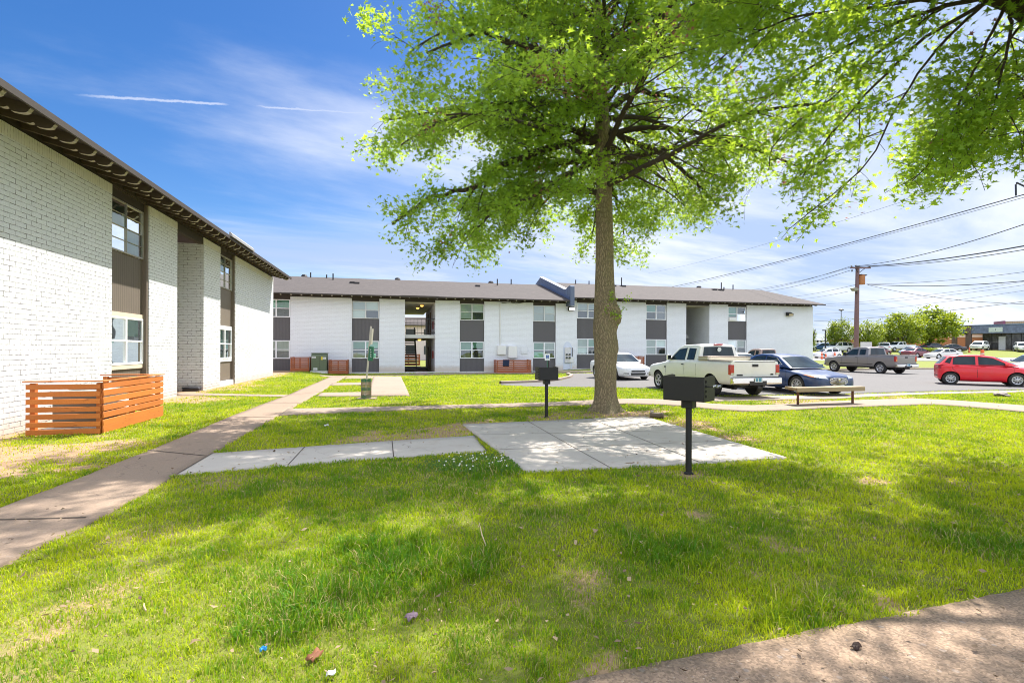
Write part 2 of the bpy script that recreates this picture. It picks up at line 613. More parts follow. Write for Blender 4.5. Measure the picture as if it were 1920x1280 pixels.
BARE = [(900, 802, 1.0, .75), (800, 815, .8, .6), (700, 822, .7, .55), (150, 1130, .6, .36), (30, 1210, .6, .4), (250, 1090, .45, .3),
        (90, 1170, .5, .36), (1190, 1180, .18, .4), (1120, 1256, .15, .6), (1185, 777, 1.0, .9), (1110, 779, .8, .7), (1290, 796, .8, .65),
        (1400, 822, .6, .5), (1310, 965, .2, .6), (1460, 1020, .2, .45), (300, 1000, .25, .3), (200, 1020, .25, .35), (420, 905, .5, .35),
        (1640, 905, .3, .5), (1800, 905, .3, .45), (1690, 1145, .15, .7), (1290, 890, .35, .6), (1027, 785, .5, .6), (340, 750, 1.2, .85), (60, 855, 1.3, .9),
        (170, 838, 1.0, .7), (1700, 748, 1.2, .5), (1500, 753, 1.5, .6), (470, 722, 1.2, .5), (440, 730, 1.0, .55), (1100, 1100, .25, .4)]
BAREW = [(*gp(b[0], b[1]), b[2], b[3]) for b in BARE]
LUSH = [(*gp(a, b), r, s) for a, b, r, s in [(720, 1055, .75, 1), (600, 1125, .5, 1), (860, 1060, .45, .9), (520, 1160, .4, .7), (1260, 1030, .5, .6), (900, 880, .6, .7), (1480, 1150, .5, .6), (1840, 1020, .6, .5)]]


def bare(x, y):
    x = np.asarray(x, float)
    y = np.asarray(y, float)
    n = vn(x, y, 1.7) * .42 + vn(x, y, 4.3, 1) * .33 + vn(x, y, 12, 2) * .25
    b = np.zeros_like(x)
    for bx, by, r, s in BAREW:
        d = np.hypot(x - bx, (y - by) * .8) / r
        b = np.maximum(b, s * (1 - sstep(.35, 1.15, d + (n - .5) * 2.4)))
    dl = (x - LP[0]) * LN[0] + (y - LP[1]) * LN[1]
    sl_ = (x - LP[0]) * LD[0] + (y - LP[1]) * LD[1]
    b = np.maximum(b, .95 * (1 - sstep(.35, 1.0, dl + (n - .5) * 1.2)) * (sl_ < 5))
    b = np.maximum(b, .7 * (1 - sstep(.2, .9, dl + (n - .5) * 1.2)))
    b = np.maximum(b, .40 * sstep(.68, .82, n))
    return np.clip(b, 0, 1)


def lush(x, y):
    b = np.zeros_like(np.asarray(x, float))
    for bx, by, r, s in LUSH:
        b = np.maximum(b, s * (1 - sstep(.4, 1.1, np.hypot(x - bx, y - by) / r)))
    return b


# ------------------------------------------------------------------ ground sheet
xs = np.unique(np.concatenate([np.linspace(-1500, -40, 14), np.linspace(-40, -20, 15), np.arange(-20, 24, .22), np.arange(24, 70, 1.0), np.linspace(70, 1500, 22)]))
ys = np.unique(np.concatenate([np.linspace(-60, 0, 10), np.arange(0, 28, .22), np.arange(28, 120, 1.0), np.linspace(120, 2500, 24)]))
gx, gy = np.meshgrid(xs, ys)
gv = np.stack([gx.ravel(), gy.ravel(), g(gx, gy).ravel()], 1)
nx, ny = len(xs), len(ys)
ii = np.arange(nx * ny).reshape(ny, nx)
gf = np.stack([ii[:-1, :-1].ravel(), ii[:-1, 1:].ravel(), ii[1:, 1:].ravel(), ii[1:, :-1].ravel()], 1)
m, t = newmat('lawn_soil')
p = t.pos()
ab = t.n('ShaderNodeAttribute', attribute_name='bare').outputs['Fac']
n_a = t.noise(p, 2.2, 6, 0.65)
n_b = t.noise(p, 28, 5, 0.7)
n_c = t.noise(p, 0.35, 4)
gcol = t.mix(n_a, (0.10, 0.145, 0.010), (0.25, 0.26, 0.022))
gcol = t.mix(t.math('MULTIPLY', t.ramp(n_b, .4, .75), .5), gcol, (0.20, 0.17, 0.06))
gcol = t.mix(t.math('MULTIPLY', n_c, .4), gcol, (0.08, 0.11, 0.015))
soil = t.mix(n_b, (0.23, 0.135, 0.075), (0.46, 0.31, 0.19))
soil = t.mix(t.math('MULTIPLY', t.ramp(n_a, .5, .8), .5), soil, (0.36, 0.27, 0.12))
c = t.mix(t.ramp(t.math('ADD', ab, t.math('MULTIPLY', t.math('SUBTRACT', n_b, .5), .7)), .2, .5), gcol, soil)
t.out(t.bsdf(c, .95, 0, t.bump(n_b, .7, .03)))
ground = mesh_arrays('ground', gv, gf, m, attrs={'bare': bare(gv[:, 0], gv[:, 1])}, smooth=True)
tag(ground, kind='structure')

# ------------------------------------------------------------------ paths, slabs, asphalt
EXC = []      # polygons where no grass grows


def resample(pts, n):
    pts = np.array(pts, float)
    d = np.concatenate([[0], np.cumsum(np.hypot(*np.diff(pts, axis=0).T))])
    tt = np.linspace(0, d[-1], n)
    return np.stack([np.interp(tt, d, pts[:, 0]), np.interp(tt, d, pts[:, 1])], 1)


def sheet(name, ea, eb, mat, lift, n=40, k=6, px=True, skirt=.12, exc=True, rag=0.0):
    """strip of paving between two edge lines, laid on the ground"""
    if px:
        ea = [gp(*q) for q in ea]
        eb = [gp(*q) for q in eb]
    A, B = resample(ea, n), resample(eb, n)
    if rag:
        off = ((vn(A[:, 0], A[:, 1], 3.1, 5) - .5) * .6 + (vn(A[:, 0], A[:, 1], 11, 6) - .5) * .6) * rag
        A = A + off[:, None] * np.array([.4, 1.0])
    vv = []
    for j in range(k + 1):
        P = A + (B - A) * (j / k)
        vv.append(np.stack([P[:, 0], P[:, 1], g(P[:, 0], P[:, 1]) + lift], 1))
    V = np.concatenate(vv)
    idx = np.arange((k + 1) * n).reshape(k + 1, n)
    Fq = np.stack([idx[:-1, :-1].ravel(), idx[:-1, 1:].ravel(), idx[1:, 1:].ravel(), idx[1:, :-1].ravel()], 1)
    ring = np.concatenate([idx[0, :], idx[1:, -1], idx[-1, -2::-1], idx[-2:0:-1, 0]])
    low = V[ring].copy()
    low[:, 2] -= skirt
    b = len(V)
    V = np.concatenate([V, low])
    m_ = len(ring)
    q = np.arange(m_)
    Fs = np.stack([ring, ring[(q + 1) % m_], b + (q + 1) % m_, b + q], 1)
    o = mesh_arrays(name, V, np.concatenate([Fq, Fs]), mat)
    bm = bmesh.new()
    bm.from_mesh(o.data)
    bmesh.ops.recalc_face_normals(bm, faces=bm.faces)
    if sum(f.normal.z for f in bm.faces) < 0:
        bmesh.ops.reverse_faces(bm, faces=bm.faces)
    bm.to_mesh(o.data)
    bm.free()
    tag(o, kind='structure')
    if exc:
        EXC.append(np.concatenate([A, B[::-1]]))
    return o


def joints(parent, lines, lift, wdt=.016, mat=None):
    mb = MB()
    for a, b in lines:
        p, q = np.array(gp(*a)), np.array(gp(*b))
        d = (q - p) / np.linalg.norm(q - p)
        nrm = np.array([-d[1], d[0]]) * wdt / 2
        n = max(2, int(np.linalg.norm(q - p) / .4))
        for i in range(n):
            s, e = p + (q - p) * i / n, p + (q - p) * (i + 1) / n
            c4 = [s - nrm, e - nrm, e + nrm, s + nrm]
            mb.add([(c_[0], c_[1], gz(c_[0], c_[1]) + lift) for c_ in c4], [(0, 1, 2, 3)])
    o = mb.build('joint', mat, parent)
    return o


m_old = concrete_mat('old_path_concrete', (0.285, 0.205, 0.148), 1.0, 0.25, (0.25, 0.17, 0.12), 0.45)
m_new = concrete_mat('new_pad_concrete', (0.50, 0.45, 0.395), 1.0, 0.0, (0.34, 0.23, 0.155), 0.55)
m_agg = concrete_mat('aggregate_walk', (0.285, 0.195, 0.13), 1.0, .95, (0.18, 0.115, 0.075), 0.45, .15)
m_walk = concrete_mat('sunny_walk_concrete', (0.29, 0.22, 0.165), 0.8, 0.15, (0.36, 0.26, 0.18), 0.3)
m_joint = M('joint_dirt', (0.075, 0.055, 0.04), .95)
m_asph = concrete_mat('asphalt', (0.125, 0.117, 0.112), 1.0, 0.4, (0.095, 0.088, 0.082), 0.5)
m_kerb = concrete_mat('kerb_concrete', (0.33, 0.26, 0.21), .8, 0.0, (0.33, 0.2, 0.15), .4)

left_path = sheet('path', [(-190, 1030), (0, 955), (146, 900), (330, 826), (440, 779), (543, 740), (592, 718.5), (622, 705)],
                  [(-90, 1190), (0, 1062), (165, 985), (335, 890), (383, 860), (525, 779), (602, 735.5), (628, 718), (650, 706)], m_old, .022, 90, 6, rag=.05)
joints(left_path, [((-30, 979), (161, 974)), ((276, 846), (387, 857)), ((440, 783), (513, 784)), ((592, 718.5), (628, 718)), ((545, 741), (602, 735.5)), ((500, 757), (562, 757))], .0262, .03, m_joint)
pad_walk = sheet('path', [(395, 852), (560, 840), (735, 828), (890, 818)], [(330, 891), (540, 874), (735, 859), (912, 847)], m_new, .020, 40, 4)
joints(pad_walk, [((572, 839), (540, 874)), ((735, 828), (738, 859)), ((398, 852), (334, 890))], .0242, .015, m_joint)
pad = sheet('pad', [(868, 797), (990, 791.5), (1110, 786), (1210, 782)], [(985, 886), (1140, 879), (1310, 870), (1477, 860)], m_new, .024, 40, 12)
joints(pad, [((990, 791.5), (1143, 879)), ((1108, 786), (1312, 869.5)), ((885, 817), (1276, 808)), ((915, 846), (1352, 829)), ((888, 818), (912, 847))], .0282, .013, m_joint)
cross = sheet('path', [(540, 767.5), (743, 763), (1034, 755), (1109, 751), (1180, 748), (1262, 750), (1338, 758), (1403, 761), (1480, 758), (1560, 753), (1605, 751), (1710, 748), (1782, 751), (1920, 761), (2100, 775)],
              [(522, 780), (745, 770.5), (958, 764), (1109, 760), (1180, 758), (1262, 761), (1342, 769), (1403, 772.5), (1480, 770), (1560, 765), (1618, 763.6), (1749, 759), (1815, 764), (1920, 773.5), (2100, 791)], m_walk, .025, 110, 4, rag=.08)
sheet('path', [(331, 737), (440, 739), (560, 741)], [(331, 741.5), (440, 743), (545, 744.5)], m_walk, .016, 30, 3, rag=.05)
pad2 = sheet('pad', [(700, 706.3), (752, 706)], [(688, 743.8), (768, 743)], m_walk, .03, 14, 14)
joints(pad2, [((697, 718), (757, 717.5)), ((692, 731), (763, 730))], .0342, .02, m_joint)
for i, (a, b, c_, d_) in enumerate([((624, 718.5), (700, 717), (617, 723.5), (698, 722)), ((603, 737), (692, 735.5), (592, 744), (690, 743.8)), ((650, 707), (700, 706.3), (645, 710.5), (699, 709.5))]):
    sheet('path', [a, b], [c_, d_], m_walk, .026, 14, 3)
# long walk beside the far building and the short walk into its breezeway
sheet('path', [(600, 703.6), (801, 701), (930, 698.6), (1046, 696.6)], [(600, 705.6), (801, 703), (930, 700.6), (1046, 698.8)], m_walk, .03, 60, 3)
sheet('path', [(772, 691), (795, 691)], [(779, 701), (802, 701)], m_old, .028, 10, 3)
# walk under the trees at the lower right
sheet('path', [(1040, 1292), (1106, 1271), (1272, 1240), (1443, 1202), (1653, 1161), (1824, 1126), (1920, 1106), (2300, 1030)],
      [(900, 1900), (1106, 1900), (1300, 1900), (1500, 1900), (1900, 1900), (2300, 1700), (2600, 1500), (3000, 1300)], m_agg, .018, 120, 10, rag=.035)

# parking lot: one sheet of worn asphalt
LOTN = [(938, 722), (985, 724.5), (1040, 725.5), (1130, 726.5), (1240, 729), (1300, 738), (1345, 741.5), (1480, 741), (1600, 739), (1760, 734), (1920, 731), (2300, 728)]
LOTF = [(938, 719.5), (1000, 717.5), (1052, 713), (1072, 706), (1060, 700.5), (1130, 700), (1240, 699), (1330, 697), (1480, 696), (1600, 694.5), (1690, 692.8), (2300, 694)]
lot = sheet('parking_lot', LOTF, LOTN, m_asph, .012, 120, 24, skirt=.05)
# concrete strip along the near edge of the lot
kst = sheet('kerb_strip', [(1264, 741.8), (1300, 742.5), (1345, 743.5), (1480, 742.5), (1600, 740), (1760, 735.5), (1920, 732), (2300, 729)],
            [(1264, 751), (1300, 752), (1345, 753), (1480, 749.5), (1560, 748.5), (1640, 744), (1760, 739), (1920, 735.5), (2300, 733)], m_kerb, .02, 80, 3)


def kerb(name, line, wdt=.16, hgt=.13, mat=None):
    P = [gp(*q) for q in line]
    P = resample(P, 60)
    d = np.gradient(P, axis=0)
    d /= np.linalg.norm(d, axis=1)[:, None]
    nrm = np.stack([-d[:, 1], d[:, 0]], 1)
    mb = MB()
    rows = []
    for off, z in ((-wdt / 2, -.05), (-wdt / 2 + .01, hgt - .015), (-wdt / 2 + .03, hgt), (wdt / 2 - .02, hgt), (wdt / 2, -.05)):
        Q = P + nrm * off
        rows.append([(q[0], q[1], gz(q[0], q[1]) + z) for q in Q])
    n = len(P)
    v = [p_ for r_ in rows for p_ in r_]
    f = []
    for j in range(4):
        for i in range(n - 1):
            f.append((j * n + i, j * n + i + 1, (j + 1) * n + i + 1, (j + 1) * n + i))
    mb.add(v, f)
    o = mb.build(name, mat, None, smooth=50)
    tag(o, kind='structure')


kerb('kerb', [(938, 719.3), (1000, 717.2), (1046, 713.4), (1068, 708.4), (1072, 705.2), (1064, 702)], .2, .14, m_kerb)
kerb('kerb', [(1046, 699.6), (1090, 699.4), (1160, 698.8), (1240, 698), (1330, 696.4), (1480, 695.4), (1600, 694)], .2, .15, m_kerb)
kerb('kerb', [(1600, 694), (1690, 692.5), (1800, 692.6), (2000, 693.2), (2300, 694)], .2, .15, m_kerb)
# street beyond the verge, on the rise
m_road = concrete_mat('road_surface', (0.30, 0.29, 0.28), 1.0, .2, (0.2, 0.19, 0.18), .3)
sheet('road', [(24, 66), (60, 66), (110, 66), (200, 66)], [(24, 76), (60, 76), (110, 76), (200, 76)], m_road, .03, 60, 6, px=False, exc=False)


# ------------------------------------------------------------------ grass blades
def inside(poly, x, y):
    r = np.zeros(len(x), bool)
    n = len(poly)
    j = n - 1
    for i in range(n):
        xi, yi = poly[i]
        xj, yj = poly[j]
        c_ = ((yi > y) != (yj > y)) & (x < (xj - xi) * (y - yi) / (yj - yi + 1e-12) + xi)
        r ^= c_
        j = i
    return r


NB = 1000000
yy = (2.2 ** .4 + rng.random(NB) * (40 ** .4 - 2.2 ** .4)) ** 2.5
xx = (rng.random(NB) * 2 - 1) * (1.03 * yy + 1.3)
keep = np.ones(NB, bool)
jx, jy = (vn(xx, yy, 5, 51) - .5) * .11, (vn(xx, yy, 5, 52) - .5) * .11
for poly in EXC:
    lo, hi = poly.min(0), poly.max(0)
    c_ = (xx > lo[0]) & (xx < hi[0]) & (yy > lo[1]) & (yy < hi[1])
    ix = np.where(c_)[0]
    if len(ix):
        keep[ix[inside(poly, xx[ix] + jx[ix], yy[ix] + jy[ix])]] = False
dl = (xx - LP[0]) * LN[0] + (yy - LP[1]) * LN[1]
db = (xx - BP[0]) * BNIN[0] + (yy - BP[1]) * BNIN[1]
keep &= (dl > .04) & (db < -.05)
bb = bare(xx, yy)
keep &= rng.random(NB) > bb * .97
clump = vn(xx, yy, 6.5, 3) * .6 + vn(xx, yy, 15, 4) * .4
keep &= rng.random(NB) < .38 + 1.1 * clump
xx, yy, bb, clump = xx[keep], yy[keep], bb[keep], clump[keep]
n = len(xx)
lu = lush(xx, yy)
far = (yy / 3) ** .78
hgt = (.019 + .024 * rng.random(n)) * (.25 + 1.55 * clump) * (1 + 1.7 * lu) * (1 - .35 * bb) * np.clip(far, 1, 1.8) ** .35
hgt *= np.where(rng.random(n) < .02, 1.8, 1)
wid = (.0032 + .0036 * rng.random(n)) * np.clip(far, .8, 6) * (1 + .3 * lu)
ang = rng.random(n) * 2 * math.pi
lean = rng.random(n) ** .7 * .95
az = rng.random(n) * 2 * math.pi
zz = g(xx, yy)
dx, dy = np.cos(ang) * wid / 2, np.sin(ang) * wid / 2
lx, ly = np.cos(az) * hgt * lean, np.sin(az) * hgt * lean
V = np.empty((n, 5, 3))
V[:, 0] = np.stack([xx - dx, yy - dy, zz - .004], 1)
V[:, 1] = np.stack([xx + dx, yy + dy, zz - .004], 1)
V[:, 2] = np.stack([xx + lx * .38 + dx * .8, yy + ly * .38 + dy * .8, zz + hgt * .62], 1)
V[:, 3] = np.stack([xx + lx * .38 - dx * .8, yy + ly * .38 - dy * .8, zz + hgt * .62], 1)
V[:, 4] = np.stack([xx + lx * 1.1, yy + ly * 1.1, zz + hgt * (1.02 - .3 * lean)], 1)
b5 = (np.arange(n) * 5)[:, None]
T = np.concatenate([b5 + np.array([[0, 1, 2]]), b5 + np.array([[0, 2, 3]]), b5 + np.array([[3, 2, 4]])])
tint = np.clip(rng.normal(.5, .22, n) + (vn(xx, yy, .5, 7) - .5) * .6 + (vn(xx, yy, 2.5, 8) - .5) * .7 - (clump - .5) * .5 - lu * .5 + bb * .35, 0, 1)
straw = (rng.random(n) < .08 + .35 * bb + .10 * sstep(.5, .8, vn(xx, yy, 1.1, 9)))
tint = np.where(straw, 1.3 + .4 * rng.random(n), tint)
m, t = newmat('grass_blade')
tv = t.n('ShaderNodeAttribute', attribute_name='tint').outputs['Fac']
c = t.mix(tv, (0.060, 0.215, 0.010), (0.610, 0.640, 0.016))
c = t.mix(t.ramp(tv, 1.1, 1.5), c, (0.50, 0.41, 0.17))
c2 = t.mix(t.ramp(tv, 1.1, 1.5), t.mix(.5, c, (0.55, 0.66, 0.014)), (0.45, 0.38, 0.15))
ms = t.n('ShaderNodeMixShader', ins={0: .42, 1: t.bsdf(c, .55, 0, None, Specular_IOR_Level=.22), 2: t.n('ShaderNodeBsdfTranslucent', ins={'Color': c2}).outputs[0]})
t.out(ms.outputs[0])
grass = mesh_arrays('grass', V.reshape(-1, 3), T, m, attrs={'tint': np.repeat(tint, 5)})
tag(grass, 'short yellow green lawn grass with clumps and thin patches', 'grass', kind='stuff')
# ------------------------------------------------------------------ building materials
m_brickL = brick_mat('white_painted_brick', (0.71, 0.725, 0.74), (0.10, 0.085, 0.075), bump=1.0, gapamt=.8)
m_brickB = brick_mat('white_painted_brick_far', (0.77, 0.785, 0.83), (0.46, 0.45, 0.47), bump=0.7, gapamt=.4)
m_brown = wood_mat('brown_eave_wood', (0.042, 0.031, 0.024), 0, .3)
m_raft = wood_mat('rafter_wood', (0.075, 0.054, 0.040), 1, .3)
m_edge = M('pale_lit_tail_edge', (0.36, 0.33, 0.29), .7)  # light caught by the rounded rafter tails, painted as a paler colour
m_panel = grooved_mat('dark_grooved_panel', (0.105, 0.098, 0.103), .1)
m_panelL = grooved_mat('brown_grooved_panel', (0.135, 0.108, 0.083), .1)
m_panelP = wood_mat('plain_brown_panel', (0.155, 0.125, 0.095), 2, .2)
m_panelF = M('flat_dark_panel', (0.098, 0.092, 0.096), .75, var=.1, scale=2)
m_shing = shingle_mat('roof_shingles', (0.066, 0.053, 0.048))
m_vinyl = M('white_vinyl', (0.76, 0.77, 0.79), .4, var=.03)
m_alum = M('aged_aluminium_frame', (0.36, 0.34, 0.31), .5, .4)
m_alumw = M('pale_old_frame', (0.62, 0.62, 0.60), .5, .1)
m_trimw = wood_mat('pale_wood_trim', (0.62, 0.52, 0.40), 0, .1)
m_room = M('dim_room', (0.045, 0.05, 0.05), .9)
m_blind = None
m_white = M('white_painted_wood', (0.70, 0.69, 0.67), .6, var=.06)
m_slabw = M('painted_slab', (0.52, 0.52, 0.50), .8, var=.1)
m_steel = M('black_steel', (0.022, 0.021, 0.022), .5, .3, dirt=(0.10, 0.06, 0.04), dirt_amt=.3)
m_redbox = M('red_cabinet', (0.25, 0.02, 0.02), .4)
m_door = M('blue_door', (0.05, 0.075, 0.19), .5, var=.1)
m_doorb = M('brown_door', (0.13, 0.09, 0.06), .6)
m_green_refl = M('green_reflection', (0.20, 0.42, 0.30), .8, var=.25, scale=2)  # reflection of trees in the panes, painted as green sheets behind the glass
m_curt = M('pale_curtain', (0.55, 0.58, 0.55), .9, var=.2, scale=3, stretch=(6, 6, .4))
m_parap = shingle_mat('slate_parapet', (0.125, 0.155, 0.225))
m_found = M('foundation_paint', (0.60, 0.59, 0.59), .85, var=.15, dirt=(0.33, 0.24, 0.17), dirt_amt=.4)

m, t = newmat('window_glass')
lw = t.n('ShaderNodeFresnel', ins={'IOR': 1.62}).outputs[0]
nb = t.bump(t.noise(t.obj(), 1.1, 2), .1, .05)
gl = t.n('ShaderNodeBsdfGlossy', ins={'Color': (0.95, 1.0, 1.0, 1), 'Roughness': .02, 'Normal': nb}).outputs[0]
tr = t.n('ShaderNodeBsdfTransparent', ins={'Color': (0.82, 0.91, 0.89, 1)}).outputs[0]
t.out(t.n('ShaderNodeMixShader', ins={0: t.math('ADD', t.math('MULTIPLY', lw, 1.1), .05, clamp=True), 1: tr, 2: gl}).outputs[0])
m_glass = m

m, t = newmat('slat_blind')
o = t.obj()
spz = t.n('ShaderNodeSeparateXYZ', ins={0: o})
fr = t.math('FRACT', t.math('MULTIPLY', spz.outputs[2], 1 / .052))
c = t.mix(t.ramp(fr, .0, .55), (0.30, 0.30, 0.27), (0.66, 0.66, 0.61))
c = t.mix(t.math('MULTIPLY', t.noise(o, 1.3, 3), .4), c, (0.45, 0.46, 0.42))
t.out(t.bsdf(c, .7))
m_blind = m
m_lampglow, t = newmat('warm_lamp_glass')
em = t.n('ShaderNodeEmission', ins={'Color': (1, .55, .12, 1), 'Strength': 0.9}).outputs[0]
t.out(em)
m_floodglow, t = newmat('flood_lamp_glass')
t.out(t.n('ShaderNodeEmission', ins={'Color': (1, .98, .94, 1), 'Strength': 1.6}).outputs[0])


def window(root, x0, x1, z0, z1, y, frame, fw=.055, cover=(), split=True, old=False, seed=0):
    """two-light window: frame with panes, blinds, curtains or painted green reflections and a dim room behind"""
    mb = MB()
    d0, d1 = y, y + .06
    mb.box(x0, x1, d0, d1, z1 - fw, z1).box(x0, x1, d0, d1, z0, z0 + fw)
    mb.box(x0, x0 + fw, d0, d1, z0 + fw, z1 - fw).box(x1 - fw, x1, d0, d1, z0 + fw, z1 - fw)
    xm = (x0 + x1) / 2
    mw = fw * (1.4 if not old else .6)
    mb.box(xm - mw / 2, xm + mw / 2, d0 + .002, d1, z0 + fw, z1 - fw)
    zm = z0 + (z1 - z0) * .5
    rw = fw * (.8 if not old else .5)
    for a, b in ((x0 + fw, xm - mw / 2), (xm + mw / 2, x1 - fw)):
        mb.box(a, b, d0 + .006, d1, zm - rw / 2, zm + rw / 2)
        if old:
            for q in (.25, .75):
                zz_ = z0 + (z1 - z0) * q
                mb.box(a, b, d0 + .01, d1, zz_ - .008, zz_ + .008)
    fo = mb.build('window', frame, root, bevel=.006, bseg=1)
    fo_p = MB()
    for k, (a, b) in enumerate(((x0 + fw, xm - mw / 2), (xm + mw / 2, x1 - fw))):
        for c_, d_ in ((z0 + fw, zm - rw / 2), (zm + rw / 2, z1 - fw)):
            tl = .004 * math.sin(seed * 3 + k + c_)
            fo_p.add([(a, d1 - .02 + tl, c_), (b, d1 - .02 - tl, c_), (b, d1 - .02 - tl, d_), (a, d1 - .02 + tl, d_)], [(0, 1, 2, 3)])
    fo_p.build('pane', m_glass, fo)
    MB().box(x0 + .01, x1 - .01, d1 + .18, d1 + .2, z0 + .01, z1 - .01).build('interior', m_room, fo)
    for half, top, bot, mt in cover:
        a, b = (x0 + fw * .8, xm) if half == 0 else (xm, x1 - fw * .8)
        MB().box(a, b, d1 + .06, d1 + .07, z0 + (z1 - z0) * bot, z0 + (z1 - z0) * top).build('blind', mt, fo)
    return fo


def rafters(root, x0, x1, step, yw, ye, z_wall, pitch, zdrop=.19):
    """curved tails of the roof beams, each a part"""
    L = -ye
    zt = lambda y: z_wall + pitch * y
    top = [(yw, zt(yw)), (ye + .02, zt(ye + .02))]
    bot = []
    def low(y, dpt): return (y, zt(y) - dpt)
    e = ye + .02
    pts = [low(yw, zdrop), low(e + .46, zdrop), low(e + .40, zdrop - .012), low(e + .355, zdrop - .045), low(e + .33, zdrop - .035)]
    for k in range(7):
        a = k / 6 * math.pi * .5
        pts.append(low(e + .30 - .26 * math.sin(a) , zdrop + .012 - .10 * (1 - math.cos(a))))
    pts.append(low(e + .01, zdrop - .13))
    poly = [top[0]] + pts + [top[1]]
    mb = MB().prism(poly, 'x', -.045, .045)
    me = mb.mesh('rafter')
    me.materials.append(m_raft)
    me.materials.append(m_edge)
    for pl in me.polygons:
        if abs(pl.normal.x) < .3 and pl.normal.z < .5 and pl.center.y < e + .5 and pl.center.z < zt(pl.center.y) - .02:
            pl.material_index = 1
    x = x0
    while x <= x1:
        o = bpy.data.objects.new('rafter', me)
        COL.objects.link(o)
        o.parent = root
        o.location = (x, 0, 0)
        x += step


def roof(root, x0, x1, yback, ye, z_wall, pitch, mat):
    zt = lambda y: z_wall + pitch * y
    mb = MB()
    yr = yback
    th = .045
    zr = zt(yr)
    zb = zr - pitch * (yr - ye) 
    y2 = 2 * yr - ye
    mb.prism([(ye - .03, zt(ye - .03) + .032), (yr, zr + .032), (y2, zt(ye) + .032), (y2, zt(ye) + .032 + th), (yr, zr + .032 + th), (ye - .03, zt(ye - .03) + .032 + th)], 'x', x0 - .03, x1 + .03)
    r = mb.build('roof', mat, root)
    MB().prism([(ye, zt(ye)), (yr, zr), (y2, zt(ye)), (y2, zt(ye) + .03), (yr, zr + .03), (ye, zt(ye) + .03)], 'x', x0, x1).build('roof_deck', m_brown, r)
    # gable ends
    MB().prism([(.3, z_wall - .05), (yr, zr - .06), (2 * yr - .3, z_wall - .05)], 'x', x1 - .5, x1 - .4).build('gable', m_brown, r)
    return r


# ================================================================== near building on the left
LZW = 6.14          # roof plane at the wall face
lb = empty('apartment_building', (LP[0], LP[1], 0), math.atan2(LD[1], LD[0]),
           'two storey white brick apartment building in bright sun along the left walk', 'building', 'white brick apartment buildings')
sL = lambda px: wall_s(px, LP, LD)
b1a, b1b = 0.0, sL(279.5)
op_a, op_b = sL(332), sL(381.5)
b2a, b2b = sL(413), sL(441)
endL = sL(512)
ZT = 5.88
mb = MB()
for a, b in ((-14, b1a), (b1b, op_a), (op_b, b2a), (b2b, endL)):
    mb.box(a, b, 0, .26, -.35, ZT - .24)
# gable end wall, return walls of the open passage
mb.box(endL - .26, endL, .262, 9, -.35, ZT - .24)
mb.box(op_b, op_b + .26, .262, 6, -.35, ZT - .24)
mb.box(op_a - .26, op_a, .262, 6, -.35, ZT - .24)
mb.box(op_a + .01, op_b - .01, 6.0, 6.2, -.35, ZT - .24)
wallL = mb.build('wall', m_brickL, lb)
# soldier course of upright bricks under the eave
m_sold = brick_mat('soldier_course_brick', (0.72, 0.71, 0.66), (0.30, 0.26, 0.225), bw=.075, bh=.5)
mb = MB()
for a, b in ((-14, b1a), (b1b, op_a), (op_b, b2a), (b2b, endL)):
    mb.box(a, b, -.004, .26, ZT - .24, ZT)
mb.build('soldier_course', m_sold, wallL)
MB().box(-14, endL, .05, .26, ZT, LZW + .01).box(-14, endL - .3, .02, .05, ZT + .03, ZT + .16).build('frieze_board', m_brown, lb)
MB().box(op_a, op_b, .02, .2, ZT - .26, ZT - .004).build('lintel', m_brown, lb)
for i, (a, b) in enumerate(((b1a, b1b), (b2a, b2b))):
    pw = .13
    # dark upright post at the far jamb
    MB().box(b - .10, b - .002, .03, .2, .22, ZT - .004).build('jamb_post', m_panelP, lb)
    bx = b - .10
    MB().box(a, bx, .15, .2, .24, 1.05).build('panel', m_panelL if i == 0 else m_panelP, lb)
    MB().box(a, bx, .15, .2, 2.62, 4.24).build('panel', m_panelL if i == 0 else m_panelP, lb)
    MB().box(a, bx, .10, .2, 5.66, ZT - .004).build('header_board', m_brown, lb)
    MB().box(a, b, .06, .3, -.3, .22).build('sill_block', m_found, lb)
    tr_ = m_trimw if i == 0 else m_vinyl
    MB().box(a, bx, .11, .2, 2.50, 2.615).build('window_trim', tr_ if i == 0 else m_vinyl, lb)
    MB().box(a, bx, .11, .2, 1.055, 1.165).build('window_trim', tr_, lb)
    window(lb, a + .02, bx - .01, 1.17, 2.495, .10, m_vinyl, .06,
           cover=([(0, .98, .55, m_green_refl), (1, .98, .6, m_green_refl), (0, .45, .05, m_curt)] if i == 0 else [(0, 1, .5, m_green_refl), (1, 1, .45, m_curt)]), seed=i)
    window(lb, a + .02, bx - .01, 4.25, 5.65, .10, m_alum, .045,
           cover=([(0, .74, .0, m_curt), (1, .8, .05, m_curt)] if i == 0 else [(0, .9, .5, m_curt), (1, .7, .5, m_curt)]), old=True, seed=i + 5)
rafters(lb, -9.8, endL - .12, .655, .1, -.95, LZW, .268)
rfL = roof(lb, -14, endL, 6.0, -.97, LZW, .268, m_shing)
ze = LZW - .268 * .97
MB().box(-14, endL, -1.03, -.985, ze - .07, ze + .055).build('fascia', m_brown, rfL)
ba, bb_ = 6.15, 9.3
MB().prism([(-1.10, ze + .02), (-.98, ze + .06), (-.98, ze + .19), (-1.02, ze + .20), (-1.09, ze + .12)], 'x', ba, bb_).build('gutter', M('grey_gutter', (0.30, 0.29, 0.28), .5, .3), rfL)

